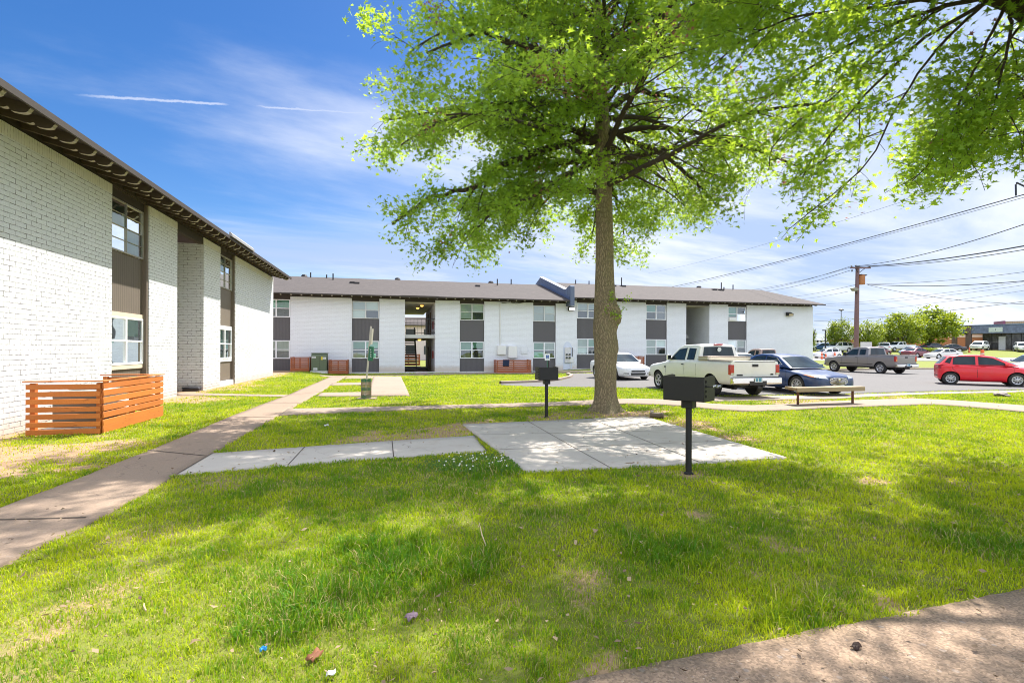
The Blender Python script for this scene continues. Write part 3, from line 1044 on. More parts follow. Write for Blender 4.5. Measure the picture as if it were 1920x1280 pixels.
# ================================================================== far building
bb0 = empty('apartment_building', (BP[0], BP[1], 0), BA,
            'long two storey white brick apartment building in shade at the back of the lawn', 'building', 'white brick apartment buildings')
sB = lambda px: wall_s(px, BP, BD)
s0, s1 = sB(486), sB(1524)
split = sB(1064.5)
bays = [(490, 544), (659.5, 711), (862, 908), (999.5, 1042), (1081.5, 1124), (1211, 1250.5), (1365, 1400)]
BY = [(sB(a), sB(b)) for a, b in bays]
o1 = (sB(759), sB(816))
o2 = (sB(1286.5), sB(1330))
ZT1, ZT2 = 5.46, 5.74
cuts = sorted([(a, b) for a, b in BY] + [o1, o2])
segs = []
x = s0 - 3
for a, b in cuts:
    segs.append((x, a))
    x = b
segs.append((x, s1))
mb = MB()
for a, b in segs:
    if b - a < .05: continue
    if a < split < b:
        mb.box(a, split, 0, .26, -.6, ZT1)
        mb.box(split, b, 0, .26, -.6, ZT2)
    else:
        mb.box(a, b, 0, .26, -.6, ZT1 if b <= split else ZT2)
mb.box(s1 - .26, s1, .262, 15, -.6, ZT2)
mb.box(s0 - 3, s0 - 2.7, .262, 15, -.6, ZT1)
# passage walls
mb.box(o1[0] - .26, o1[0], .262, 10.2, -.6, ZT1).box(o1[1] - .26 + .26, o1[1] + .26, .262, 10.2, -.6, ZT1)
mb.box(o2[0] - .26, o2[0], .262, 1.2, -.6, ZT2).box(o2[1], o2[1] + .26, .262, 6, -.6, ZT2)
mb.box(o2[0] - .5, o2[1] + .1, 6.0, 6.2, -.6, ZT2)
wallB = mb.build('wall', m_brickB, bb0)
# back wall with the passage left open
MB().box(s0 - 3, o1[0] - .27, 14.8, 15, -.6, ZT1).box(o1[1] + .27, s1, 14.8, 15, -.6, ZT1).build('rear_wall', m_found, bb0)
MB().box(s0 - 3, split - .2, .06, .26, ZT1, ZT1 + .38).box(split + .2, s1, .06, .26, ZT2, ZT2 + .36).build('frieze_board', m_brown, bb0)
MB().box(s0, split, -.03, .1, -.6, -.16).box(split, s1, -.03, .1, -.6, .02).build('foundation', m_found, bb0)
pat = [
    ([(0, 1, .5, m_green_refl), (1, 1, .55, m_green_refl)], [(1, 1, .42, m_curt), (0, 1, .5, m_curt)], False),
    ([(0, 1, .0, m_blind), (1, 1, .45, m_blind)], [(0, .98, .55, m_green_refl), (1, .98, .6, m_green_refl), (0, .35, 0, m_blind)], True),
    ([(0, 1, .5, m_blind), (1, 1, .52, m_blind), (0, .48, .1, m_curt)], [(0, 1, .5, m_green_refl), (1, 1, .6, m_green_refl)], True),
    ([(0, 1, .0, m_blind), (1, 1, .0, m_blind)], [(0, 1, .5, m_green_refl), (1, 1, .5, m_curt), (0, .4, 0, m_green_refl)], True),
    ([(0, 1, .55, m_curt), (1, 1, .6, m_curt)], [(0, 1, .1, m_curt), (1, 1, .5, m_green_refl)], False),
    ([(0, 1, .5, m_green_refl)], [(0, 1, .05, m_curt), (1, 1, .5, m_curt)], False),
    ([(0, 1, .35, m_green_refl), (0, .3, 0, m_curt)], [(0, 1, .5, m_blind), (1, 1, .5, m_blind)], False),
]
for i, (a, b) in enumerate(BY):
    dz_ = 0.0 if b < split else .31
    up, lo, old = pat[i]
    z = lambda v: v + dz_
    zt = ZT1 if b < split else ZT2
    MB().box(a, b, .12, .2, -.16 + (.16 if dz_ else 0), z(.86)).build('panel', m_panel, bb0)
    MB().box(a, b, .12, .2, z(2.235), z(3.92)).build('panel', m_panelF if i in (2, 3) else m_panel, bb0)
    MB().box(a, b, .10, .2, z(5.26), zt).build('header_board', m_brown, bb0)
    window(bb0, a + .03, b - .03, z(.87), z(2.225), .07, m_vinyl, .07, lo, seed=i)
    window(bb0, a + .03, b - .03, z(3.93), z(5.25), .07, m_alumw if old else m_vinyl, .055 if old else .07, up, old=False, seed=i + 9)
    if i == 6:
        MB().box(a + .12, (a + b) / 2 - .1, -.03, .1, z(3.99), z(4.3)).build('window_unit', m_white, bb0, bevel=.02)
ZW1, ZW2 = 5.84, 6.10
rafters(bb0, s0 + .2, split - .3, .70, .1, -.95, ZW1, .268, .15)
rafters(bb0, split + .4, s1 - .1, .70, .1, -.95, ZW2, .268, .15)
rf1 = roof(bb0, s0 - 3, split - .15, 7.6, -.97, ZW1, .268, m_shing)
rf2 = roof(bb0, split + .16, s1 + .45, 7.6, -.97, ZW2, .268, m_shing)
MB().box(s0 - 3, split - .17, -1.02, -.98, ZW1 - .285, ZW1 - .205).build('fascia', m_brown, rf1)
MB().box(split + .18, s1 + .45, -1.02, -.98, ZW2 - .285, ZW2 - .205).build('fascia', m_brown, rf2)
MB().prism([(-1.09, ZW1 - .30), (-1.03, ZW1 - .34), (-1.03, ZW1 - .17), (-1.09, ZW1 - .17)], 'x', o1[0] - .3, o1[1] + .2).build('gutter', m_brown, rf1)
# firewall between the two halves, standing above the roof
prof = [(-1.12, 5.22), (-1.12, 6.76), (-1.0, 6.84), (-.7, 6.86), (-.35, 6.78), (.1, 6.68), (.5, 6.68), (7.6, 8.66), (15.5, 6.5), (15.5, 5.3), (.3, 5.3), (.25, 5.22)]
pw = MB().prism(prof, 'x', split - .16, split + .17)
po = pw.build('parapet', m_parap, bb0)
MB().prism([(.5, 6.685), (7.6, 8.665), (7.6, 8.73), (.5, 6.75)], 'x', split - .2, split + .21).build('coping', M('pale_coping', (0.5, 0.5, 0.52), .5), po)
MB().prism([(-.9, ZW1 - .12), (7.2, ZW1 + 2.03), (7.2, ZW1 + 2.25), (-.9, ZW1 + .1)], 'x', split - .21, split - .165).build('flashing', M('blue_grey_flashing', (0.07, 0.10, 0.18), .5), po)
# roof vents and pipes
def roof_z(s, y): return (ZW1 if s < split else ZW2) + .268 * y + .077
for px, fr_ in ((660, .62), (669, .6), (895, .68), (1150, .86), (1168, .86), (1339, .82), (1351, .80)):
    y = 7.6 * fr_
    s = wall_s(px, BP + BNIN * y, BD)
    mb = MB().prism([(y - .25, roof_z(s, y - .25)), (y - .25, roof_z(s, y - .25) + .16), (y + .2, roof_z(s, y + .2) + .07), (y + .2, roof_z(s, y + .2))], 'x', s - .2, s + .2)
    mb.build('roof_vent', m_steel, rf1 if s < split else rf2)
for px, h in ((582, .45), (612, .3), (624, .55), (932, .6), (958, .5), (1079, .4), (1104, .35), (1165, .8), (1352, .7), (1357, .35), (1374, .5)):
    y = 7.2 if px not in (624, 932, 1357) else 6.2
    s = wall_s(px, BP + BNIN * y, BD)
    MB().lathe([(.055, roof_z(s, y) - .05), (.055, roof_z(s, y) + h)], 'z', (s, y, 0), 8).build('vent_pipe', m_steel, rf1 if s < split else rf2)
for px in (570, 745, 920, 1310):
    y = 8.0
    s = wall_s(px, BP + BNIN * y, BD)
    MB().lathe([(.16, roof_z(s, 7.3) - .05), (.16, roof_z(s, 7.3) + .12), (.28, roof_z(s, 7.3) + .16), (.2, roof_z(s, 7.3) + .3), (.05, roof_z(s, 7.3) + .34)], 'z', (s, y, 0), 12).build('turbine_vent', m_steel, rf1 if s < split else rf2)
# open passage: slab, ceiling, stair, railing, lamps
a, b = o1
MB().box(a, b, .35, 14.5, 2.48, 2.74).build('walkway_slab', m_slabw, bb0)
m_plank = wood_mat('ceiling_planks', (0.55, 0.50, 0.44), 1, .2)
cm = MB()
for k in range(24):
    cm.box(a, b, .3 + k * .6, .88 + k * .6, ZT1 - .22, ZT1 - .16)
cm.build('passage_ceiling', m_plank, bb0)
MB().box(a, b, .04, .2, ZT1 - .16, ZT1).build('header_board', m_brown, bb0)
MB().box(a, b - .3, .3, 14.6, -.5, -.22).build('passage_floor', m_old, bb0)
rl = MB()
for zz_ in (3.98, 3.62, 2.88):
    rl.box(a, b, .40, .44, zz_, zz_ + .045)
k = a + .1
while k < b:
    rl.box(k, k + .02, .41, .43, 2.74, 3.98)
    k += .30
rl.build('railing', m_steel, bb0)
st = MB()
for k in range(14):
    f_ = k / 13
    st.box(a + .03, a + .95, 1.6 + 3.6 * f_, 1.88 + 3.6 * f_, -.08 + 2.55 * f_, 0.0 + 2.55 * f_)
for xo in (a + .0, a + .96):
    st.prism([(1.5, -.25), (1.75, -.25), (5.6, 2.45), (5.6, 2.7), (5.3, 2.7), (1.5, .03)], 'x', xo, xo + .04)
    st.bar((xo + .02, 1.65, .85), (xo + .02, 5.4, 3.5), .06)
    for k in range(6):
        f_ = k / 5
        st.bar((xo + .02, 1.65 + 3.7 * f_, -.1 + 2.6 * f_), (xo + .02, 1.65 + 3.7 * f_, .85 + 2.62 * f_), .04)
st.build('stair', m_steel, bb0)
for s_, y_, z_ in ((b - .95, 1.6, ZT1 - .3), (b - 1.15, 4.2, ZT1 - .3), (b - 1.1, 2.2, 2.4)):
    lo_ = MB().lathe([(.16, z_ + .06), (.16, z_ + .02)], 'z', (s_, y_, 0), 12).build('ceiling_lamp', m_steel, bb0)
    MB().lathe([(.14, z_ + .02), (.13, z_ - .06), (.07, z_ - .11), (.01, z_ - .12)], 'z', (s_, y_, 0), 12).build('lamp_glass', m_lampglow, lo_, smooth=60)
for z_ in (3.25, .85):
    fb = MB().box(b - .10, b - .004, 1.4, 1.75, z_, z_ + .62).build('extinguisher_cabinet', m_redbox, bb0, bevel=.01)
    MB().box(b - .108, b - .101, 1.47, 1.68, z_ + .12, z_ + .5).build('cabinet_glass', m_room, fb)
for z_ in (2.74, -.2):
    MB().box(b - .06, b - .003, 4.2, 5.1, z_, z_ + 2.05).build('door', m_doorb, bb0)
    MB().box(b - .06, b - .003, 6.9, 7.8, z_, z_ + 2.05).build('door', m_doorb, bb0)
# second passage: landing and blue doors
a2, b2 = o2
MB().box(a2, b2 - .002, 3.3, 5.98, 2.72, 3.05).build('walkway_slab', m_slabw, bb0)
MB().box(a2 - .4, b2, .3, 5.9, ZT2 - .2, ZT2 - .15).build('passage_ceiling', m_plank, bb0)
MB().box(a2, b2, .04, .2, ZT2 - .15, ZT2).build('header_board', m_brown, bb0)
for z_ in (3.05, 0.0):
    d_ = MB().box(a2 - .45, a2 + .62, 5.90, 5.97, z_, z_ + 2.1).build('door', m_door, bb0)
    MB().box(a2 + .64, a2 + .74, 5.88, 5.97, z_, z_ + 2.2).box(a2 - .45, a2 + .64, 5.88, 5.97, z_ + 2.11, z_ + 2.2).build('door_frame', m_white, d_)
rl = MB()
for zz_ in (4.1, 3.2):
    rl.box(a2, b2 - 1.1, 3.34, 3.38, zz_, zz_ + .04)
for k in range(4):
    rl.box(a2 + .1 + k * .25, a2 + .125 + k * .25, 3.35, 3.37, 3.05, 4.1)
rl.build('railing', m_steel, bb0)


def on_wall(px, py, off=0.0):
    s = wall_s(px, BP - BNIN * off, BD)
    q = BP - BNIN * off + BD * s
    r_ = ray(px, py)
    return s, EYE + r_[2] * q[1]


# wall lamps, meters, boxes and conduits fixed to the front
s, z = on_wall(1070, 579.5)
wl = MB().prism([(-.02, z - .16), (-.26, z - .12), (-.28, z + .10), (-.02, z + .2)], 'x', s - .26, s + .26).build('wall_lamp', m_steel, bb0, bevel=.01)
MB().prism([(-.262, z - .12), (-.295, z - .10), (-.305, z + .08), (-.284, z + .09)], 'x', s - .21, s + .21).build('lamp_glass', m_floodglow, wl)
s, z = on_wall(1477.5, 589.5)
wl = MB().prism([(-.02, z - .12), (-.34, z - .16), (-.38, z + .06), (-.02, z + .22)], 'x', s - .28, s + .28).build('wall_lamp', m_steel, bb0, bevel=.01)
MB().prism([(-.342, z - .15), (-.365, z - .155), (-.395, z + .03), (-.375, z + .04)], 'x', s - .22, s + .22).build('lamp_glass', M('dull_lamp_glass', (0.45, 0.36, 0.22), .3), wl)
for (x0p, x1p, y0p, y1p, dep, mt) in ((932, 948, 648, 664.5, .2, m_white), (952, 968.5, 648.5, 671, .28, m_white), (977, 989, 649, 663.5, .06, m_brickB)):
    s, z = on_wall(x0p, y1p)
    s2, z2 = on_wall(x1p, y0p)
    MB().box(s, s2, -dep, -.002, z, z2).build('utility_box', mt, bb0, bevel=.02)
s, z0 = on_wall(937.3, 648)
MB().tube([(s, -.05, z0), (s, -.05, ZT1 - .15), (s + .12, -.05, ZT1 - .05), (s + .9, -.05, ZT1 + .02)], .045, 8).build('conduit', m_white, bb0)
MB().tube([(s + .1, -.06, ZT1 - .1), (s + .8, -.1, ZT1 - .02), (s + 1.3, -.1, ZT1 - .10), (s + 2.4, -.08, ZT1 + .08), (s + 3.2, -.06, ZT1 + .05)], .03, 6).build('hanging_cable', m_steel, bb0)
# arched board with four round electric meters
s, zb = on_wall(1056, 693)
s2, zt = on_wall(1072, 645)
arc = [(s, zb), (s2, zb), (s2, zt - .35)]
for k in range(1, 9):
    an = math.pi * k / 9
    arc.append(((s + s2) / 2 + (s2 - s) / 2 * math.cos(an), zt - .35 + .55 * math.sin(an)))
arc.append((s, zt - .35))
m_board = M('meter_board_paint', (0.58, 0.62, 0.72), .7)
eb = MB().prism(arc, 'y', -.03, -.002).build('meter_board', m_board, bb0)
MB().box(s + .12, s2 - .12, -.14, -.032, zt - 1.55, zt - .25).build('meter_box', m_found, eb, bevel=.02)
m_meterg = M('meter_glass', (0.09, 0.10, 0.10), .15)
for kx in (0, 1):
    for kz in (0, 1):
        cx0, cz0 = (s + s2) / 2 - .13 + .26 * kx, zt - 1.12 + .27 * kz
        me_ = MB().lathe([(.11, -.14), (.11, -.17), (.09, -.19)], 'y', (cx0, 0, cz0), 14).build('electric_meter', m_found, eb)
        MB().lathe([(.085, -.19), (.08, -.25), (.04, -.27), (.005, -.272)], 'y', (cx0, 0, cz0), 14).build('meter_glass', m_meterg, me_, smooth=60)
MB().tube([(s2 + .04, -.05, zb + 1.1), (s2 + .04, -.05, zt - .3)], .03, 6).build('conduit', m_panelF, eb)
s3, z3 = on_wall(1067, 679)
MB().box(s3, s3 + .36, -.16, -.002, z3, z3 + .45).build('utility_box', m_white, bb0, bevel=.02)
MB().tube([(s3 + .1, -.06, z3), (s3 + .1, -.06, -.25)], .025, 6).build('conduit', m_white, bb0)

# ---- building glimpsed through the open passage
rb = empty('apartment_building', tuple(at(735, 660, 84).xy) + (0,), BA, 'pale apartment block seen through the open passage of the far building', 'building', 'white brick apartment buildings')
MB().box(-14, 14, 0, 8, -1, 5.6).build('wall', M('pale_pink_brick', (0.62, 0.52, 0.48), .8), rb)
MB().prism([(-.6, 5.4), (4, 6.9), (8.6, 5.4), (8.6, 5.6), (4, 7.1), (-.6, 5.6)], 'x', -14.5, 14.5).build('roof', m_shing, rb)
for k in range(-4, 5):
    MB().box(k * 3 - .8, k * 3 + .8, -.04, .0, .7, 2.1).build('window', m_room, rb)
    MB().box(k * 3 - .8, k * 3 + .8, -.04, 0, 3.6, 4.9).build('window', m_room, rb)


# ------------------------------------------------------------------ slatted fences
m_cedar = wood_mat('orange_cedar', (0.58, 0.175, 0.026), 0, .25, board=.141)
m_cedar2 = wood_mat('red_cedar', (0.36, 0.105, 0.035), 0, .22, board=.147)


def slat_fence(loc, ang, wid, dep, n, pitch, gap_f, gap_s, label, mat, group, near=True):
    """screen of boards: front of width wid along x, two sides of depth dep going back (+y)"""
    root = empty('slat_fence', loc, ang, label, 'fence', group)
    H = n * pitch
    ff = MB()
    fs = MB()
    fs2 = MB()
    for k in range(n):
        z0 = .02 + k * pitch
        w1 = pitch - gap_f - (0 if k else -gap_f)
        jig = random.uniform(-.006, .006)
        ff.box(0, wid, -.022 + jig * .3, 0, z0 + jig, z0 + w1 + jig)
        fs.box(-.0, -.02, .025, dep, z0 + jig, z0 + pitch - gap_s + jig)
        fs2.box(wid, wid + .02, .025, dep, z0 + jig, z0 + pitch - gap_s + jig)
    ff.build('front_panel', mat, root, bevel=.004, bseg=1)
    fs.build('side_panel', mat, root, bevel=.004, bseg=1)
    fs2.build('side_panel', mat, root, bevel=.004, bseg=1)
    for px_, py_ in ((.03, .03), (wid - .11, .03), (.03, dep - .12), (wid - .11, dep - .12), (wid / 2 - .04, .03)):
        MB().box(px_, px_ + .085, py_, py_ + .085, -.05, H - .01).build('post', mat, root, bevel=.004, bseg=1)
    cp = MB().box(-.03, wid + .03, -.04, .07, H + .012, H + .035)
    cp.box(-.03, .07, .07, dep + .05, H + .012, H + .035).box(wid - .07, wid + .03, .07, dep + .05, H + .012, H + .035)
    cp.build('cap_rail', mat, root, bevel=.003, bseg=1)
    return root


lang = math.atan2(LD[1], LD[0])
c0 = LP + LD * (-4.015) + LN * 1.74
slat_fence((c0[0], c0[1], gz(*c0)), lang, 2.57, 1.22, 7, .141, .026, .047,
           'orange cedar slat fence against the sunny brick wall on the left', m_cedar, 'slat fences')
fg = 'slat fences'
def facade_pt(px, off):
    s = wall_s(px, BP - BNIN * off, BD)
    return BP - BNIN * off + BD * s, s
for xa_, xb_, off, hgt_, lab in ((544.5, 580, 1.3, 1.0, 'red brown slat fence just left of the green transformer cabinet'),
                              (616, 652, 1.3, 1.0, 'red brown slat fence just right of the green transformer cabinet'),
                              (931, 996, 1.1, 1.06, 'long red brown slat fence with a dark blue towel hung over it'),
                              (1166, 1208.5, 1.1, 1.06, 'red brown slat fence partly hidden by the parked white sedan')):
    p_, sa_ = facade_pt(xa_, off)
    q_, sb_ = facade_pt(xb_, off)
    slat_fence((p_[0], p_[1], gz(*p_) - .02), BA, sb_ - sa_, off - .1, 7, hgt_ / 7, .04, .04, lab, m_cedar2, fg)

ct = at(764, 672, 58)
slat_fence((ct.x - 1.2, ct.y, -.3), BA, 2.6, 1.2, 8, .16, .05, .05, 'orange slat fence glimpsed under the black stair in the open passage', m_cedar2, fg)

# air conditioner inside the near fence
q = LP + LD * (-3.35) + LN * 1.35
ac = empty('air_conditioner', (q[0], q[1], gz(*q)), lang, 'grey louvred air conditioner standing inside the orange slat fence', 'air conditioner')
MB().box(0, .8, 0, .8, .06, .72).build('casing', M('condenser_grille', (0.16, 0.155, 0.14), .6, .3), ac, bevel=.03)
MB().box(-.02, .82, -.02, .82, .722, .79).build('lid', M('condenser_lid', (0.42, 0.40, 0.36), .6), ac, bevel=.02)
MB().box(-.1, .9, -.1, .9, -.05, .058).build('base', m_found, ac)
MB().lathe([(.30, .79), (.30, .80), (.05, .815)], 'z', (.4, .4, 0), 20).build('fan_guard', m_steel, ac)
# ------------------------------------------------------------------ things on the lawn
m_char = M('black_grill_steel', (0.014, 0.013, 0.013), .5, .2, var=.3, scale=9, bump=.2, bscale=150, dirt=(0.03, 0.022, 0.018), dirt_amt=.2)
m_rust = M('rusty_pipe', (0.15, 0.062, 0.034), .8, .2, var=.35, scale=14, bump=.4)
m_chrome = M('worn_chrome', (0.60, 0.60, 0.61), .22, .9, var=.08)
m_galv = M('galvanised_post', (0.47, 0.44, 0.38), .5, .4, var=.15)
m_dkgreen = M('green_plastic', (0.010, 0.125, 0.065), .45)
m_ltgreen = M('pale_green_plastic', (0.22, 0.55, 0.42), .5)
m_signw = M('white_sign', (0.74, 0.75, 0.77), .4, var=.03)


def grill(px, py, yaw, w, d, zb, h, side, label):
    x, y = gp(px, py)
    root = empty('charcoal_grill', (x, y, gz(x, y)), yaw, label, 'grill', 'charcoal grills')
    MB().lathe([(.04, -.1), (.04, zb - .06)], 'z', n=14).build('post', m_char, root, smooth=40)
    MB().lathe([(.065, -.02), (.062, .015), (.045, .03)], 'z', n=14).build('base_collar', m_char, root, smooth=40)
    MB().box(-.075, .075, -.075, .075, zb - .11, zb - .012).build('socket', m_char, root, bevel=.006)
    t_ = .006
    b = MB()
    b.box(-w / 2, w / 2, -d / 2, d / 2, zb - .006, zb)
    b.box(-w / 2, w / 2, -d / 2, -d / 2 + t_, zb, zb + h)
    for sx in (-1, 1):
        b.prism([(-d / 2 + t_, zb), (d / 2, zb), (d / 2, zb + h * 1.02), (d / 2 - .1, zb + h * 1.05), (-d / 2 + t_, zb + h)], 'x', sx * w / 2 - (t_ if sx > 0 else 0), sx * w / 2 + (t_ if sx < 0 else 0))
    b.build('firebox', m_char, root, bevel=.003, bseg=1)
    gr = MB()
    for k in range(14):
        xx_ = -w / 2 + .03 + k * (w - .06) / 13
        gr.bar((xx_, -d / 2 + .02, zb + h * .72), (xx_, d / 2 - .01, zb + h * .72), .01)
    gr.bar((-w / 2 + .01, d / 2 - .03, zb + h * .71), (w / 2 - .01, d / 2 - .03, zb + h * .71), .012)
    gr.build('grate', m_char, root)
    sx = side * (w / 2 + .002)
    sl_ = MB()
    for k in range(4):
        sl_.box(min(sx, sx + side * .004), max(sx, sx + side * .004), -d / 2 + .045, -d / 2 + .075, zb + .05 + k * h * .2, zb + .05 + k * h * .2 + h * .11)
    sl_.build('adjusting_slot', M('slot_black', (0.002, 0.002, 0.002), .9), root)
    hd = MB().tube([(sx - side * .02, -d / 2 + .06, zb + h * .62), (sx + side * .05, -d / 2 + .09, zb + h * .60), (sx + side * .10, -d / 2 + .16, zb + h * .64), (sx + side * .15, -d / 2 + .22, zb + h * .66)], .008, 8)
    h0 = hd.build('handle', m_char, root, smooth=40)
    co = MB()
    pts = [(sx + side * (.07 + .07 * k / 40) + .0, -d / 2 + .115 + .09 * k / 40 + .016 * math.cos(k * 1.2), zb + h * .625 + .016 * math.sin(k * 1.2)) for k in range(41)]
    co.tube(pts, .0045, 6)
    co.build('coil_grip', m_chrome, h0, smooth=50)
    return root


grill(1291, 888, R(-41), .545, .38, .985, .312, 1, 'black charcoal grill on a post at the front edge of the concrete pad')
grill(1024.5, 783, R(14), .47, .38, .925, .30, -1, 'black charcoal grill on a post behind the concrete pad beside the tree')

# bench of old planks on two rusty posts
x0, y0 = gp(1496, 760)
x1, y1 = gp(1598.5, 757)
ba = math.atan2(y1 - y0, x1 - x0)
Lb = math.hypot(x1 - x0, y1 - y0)
bn = empty('park_bench', (x0, y0, gz(x0, y0)), ba, 'weathered plank bench on two rusty posts beside the parking lot', 'bench')
m_plk = wood_mat('weathered_plank', (0.34, 0.25, 0.15), 0, .35)
s_ = bn
for k, (ya, yb_) in enumerate(((-.17, -.02), (.0, .15), (.17, .32))):
    mb = MB()
    n_ = 14
    xa_, xb_ = -.24 + .03 * k, Lb + .26 - .03 * (k == 1)
    vv = []
    for i in range(n_ + 1):
        q_ = i / n_
        zc = .525 - .018 * math.sin(q_ * math.pi) + .008 * math.sin(q_ * 9 + k)
        for yy_, z2 in ((ya, zc - .055), (yb_, zc - .055), (yb_, zc + .02), (ya, zc + .02)):
            vv.append((xa_ + (xb_ - xa_) * q_, yy_, z2))
    ff = []
    for i in range(n_):
        for j in range(4):
            ff.append((i * 4 + j, i * 4 + (j + 1) % 4, i * 4 + 4 + (j + 1) % 4, i * 4 + 4 + j))
    ff += [(3, 2, 1, 0), (n_ * 4, n_ * 4 + 1, n_ * 4 + 2, n_ * 4 + 3)]
    mb.add(vv, ff).build('seat_plank', m_plk, bn, bevel=.01)
MB().box(-.22, Lb + .24, -.215, -.175, .415, .545).build('edge_board', m_plk, bn, bevel=.008)
for xx_ in (0, Lb):
    MB().tube([(xx_, 0, -.1), (xx_, 0, .44)], .035, 10).build('leg', m_rust, bn, smooth=40)
    MB().box(xx_ - .05, xx_ + .05, -.165, .31, .435, .468).build('bracket', m_rust, bn)

# pet waste station
x, y = gp(684, 748.5)
ps = empty('pet_waste_station', (x, y, gz(x, y)), R(6), 'leaning pet waste station with green dispenser and mesh bin', 'waste station')
MB().prism([(-.022, 0), (.022, 0), (.022, .03), (-.022, .03)], 'z', 0, 0.01).build('base_plate', m_galv, ps)
MB().bar((0, 0, -.05), (.19, 0, 2.40), .045, .05).build('post', m_galv, ps)
MB().obox((.215, .02, 2.06), (.035, .28, .52), (0, R(4.5), 0)).build('sign', m_galv, ps)
dp = MB().obox((.205, -.06, 1.50), (.155, .12, .47), (0, R(4), 0)).build('dispenser', m_dkgreen, ps, bevel=.012)
mk = MB()
for k, ang_ in enumerate((.6, -.5, .4, -.3)):
    mk.obox((.20 + .003 * k, -.1225, 1.63 - k * .075), (.012, .002, .045), (0, ang_, 0)).obox((.207 + .003 * k, -.1225, 1.625 - k * .075), (.035, .002, .010), (0, ang_, 0))
mk.build('white_mark', m_signw, dp)
MB().obox((.31, -.04, 1.43), (.055, .09, .14), (0, R(4), 0)).build('bag_box', m_ltgreen, dp, bevel=.01)
bnk = empty('bin', (0, 0, 0))
bnk.parent = ps
bmm = MB()
bmm.lathe([(.165, .03), (.165, .13), (.160, .13), (.160, .03)], 'z', (.02, .13, 0), 20, cap=(False, False))
bmm.lathe([(.167, .29), (.167, .38), (.160, .38), (.160, .29)], 'z', (.02, .13, 0), 20, cap=(False, False))
bmm.lathe([(.170, .57), (.170, .66), (.160, .66), (.160, .57)], 'z', (.02, .13, 0), 20, cap=(False, False))
bmm.build('bin_band', m_dkgreen, bnk)
wr = MB()
for k in range(28):
    a_ = 2 * math.pi * k / 28
    p_ = (.02 + .163 * math.cos(a_), .13 + .163 * math.sin(a_))
    wr.bar((*p_, .03), (*p_, .66), .012)
for z_ in (.2, .46, .52):
    wr.lathe([(.166, z_), (.166, z_ + .014), (.16, z_ + .014), (.16, z_)], 'z', (.02, .13, 0), 20, cap=(False, False))
wr.build('bin_mesh', M('brown_mesh', (0.26, 0.20, 0.13), .6), bnk)
MB().box(-.26, .34, -.14, .4, -.05, .035).build('footing', m_walk, ps)

# green transformer cabinet on the far lawn
p_, s_ = facade_pt(583.5, 1.5)
q_, s2_ = facade_pt(612.5, 1.5)
tw = s2_ - s_
tc = empty('transformer_cabinet', (p_[0], p_[1], gz(*p_)), BA, 'dull green transformer cabinet with stickers between two slat fences', 'transformer')
m_tg = M('cabinet_green', (0.095, 0.125, 0.075), .55, var=.1)
MB().box(-.05, tw + .05, -.05, 1.0, -.1, .08).build('plinth', m_found, tc)
MB().prism([(0, .08), (.95, .08), (.95, 1.33), (.12, 1.33), (0, 1.18)], 'x', 0, tw).build('cabinet', m_tg, tc, bevel=.015)
MB().box(-.03, tw + .03, .06, 1.0, 1.332, 1.37).build('lid', m_tg, tc, bevel=.01)
MB().box(tw * .54, tw * .552, -.004, .0, .12, 1.15).build('door_seam', m_steel, tc)
for xa_, xb_, za, zb_, mt, nm in ((.04, .30, 1.0, 1.13, m_signw, 'label'), (tw * .64, tw * .74, .88, 1.10, M('yellow_label', (0.75, 0.60, 0.03), .5), 'warning_label'), (tw * .75, tw * .96, .92, 1.07, m_signw, 'label'), (.15, .42, .14, .30, m_signw, 'label')):
    lb_ = MB().box(xa_, xb_, -.008, -.002, za, zb_).build(nm, mt, tc)
    mk = MB()
    for k in range(3):
        mk.box(xa_ + .015, xb_ - .03 - .02 * (k % 2), -.0105, -.0085, za + .02 + k * (zb_ - za - .04) / 3, za + .02 + k * (zb_ - za - .04) / 3 + .012)
    mk.build('print', m_steel, lb_)

# towel over the long fence
p_, s_ = facade_pt(943, 1.1)
tw_ = empty('towel', (p_[0], p_[1], gz(*p_)), BA, 'dark blue towel draped over the long slat fence', 'towel')
tv_, tf_ = [], []
nU, nW = 8, 10
for j in range(nW + 1):
    for i in range(nU + 1):
        u_ = i / nU
        q_ = j / nW
        zz_ = 1.085 - max(0, q_ - .15) * .62
        yy_ = -.05 - .012 * math.sin(u_ * 14 + q_ * 3) if q_ > .15 else .04 - q_ * .6
        tv_.append((u_ * .5 + .01 * math.sin(q_ * 6), yy_, zz_))
for j in range(nW):
    for i in range(nU):
        k = j * (nU + 1) + i
        tf_.append((k, k + 1, k + nU + 2, k + nU + 1))
to = MB().add(tv_, tf_).build('cloth', M('navy_cloth', (0.012, 0.022, 0.055), .9, var=.2), tw_, smooth=60)
to.modifiers.new('thick', 'SOLIDIFY').thickness = .012

# accessible parking sign at the end of the island
hx, hy = at(1026, 690, 33.5).x, 33.5
hs = empty('parking_sign', (hx, hy, gz(hx, hy)), R(8), 'small white and blue accessible parking sign on a thin post by the island kerb', 'sign')
MB().bar((0, 0, -.1), (0, 0, 1.62), .04).build('post', m_dkgreen, hs)
MB().bar((.09, .03, -.1), (.09, .03, 1.2), .06).build('stub_post', m_steel, hs)
sg = MB().box(-.17, .17, -.03, -.022, 1.12, 1.56).build('sign_plate', m_signw, hs)
MB().box(-.09, .11, -.034, -.0305, 1.26, 1.46).build('blue_square', M('sign_blue', (0.02, 0.08, 0.32), .4), sg)
sy = MB().lathe([(.016, -.0345), (.016, -.038)], 'y', (.0, 0, 1.435), 10)
ring = [(.01 + .05 * math.cos(a_ / 10 * 5 + 2.2), -.036, 1.325 + .05 * math.sin(a_ / 10 * 5 + 2.2)) for a_ in range(11)]
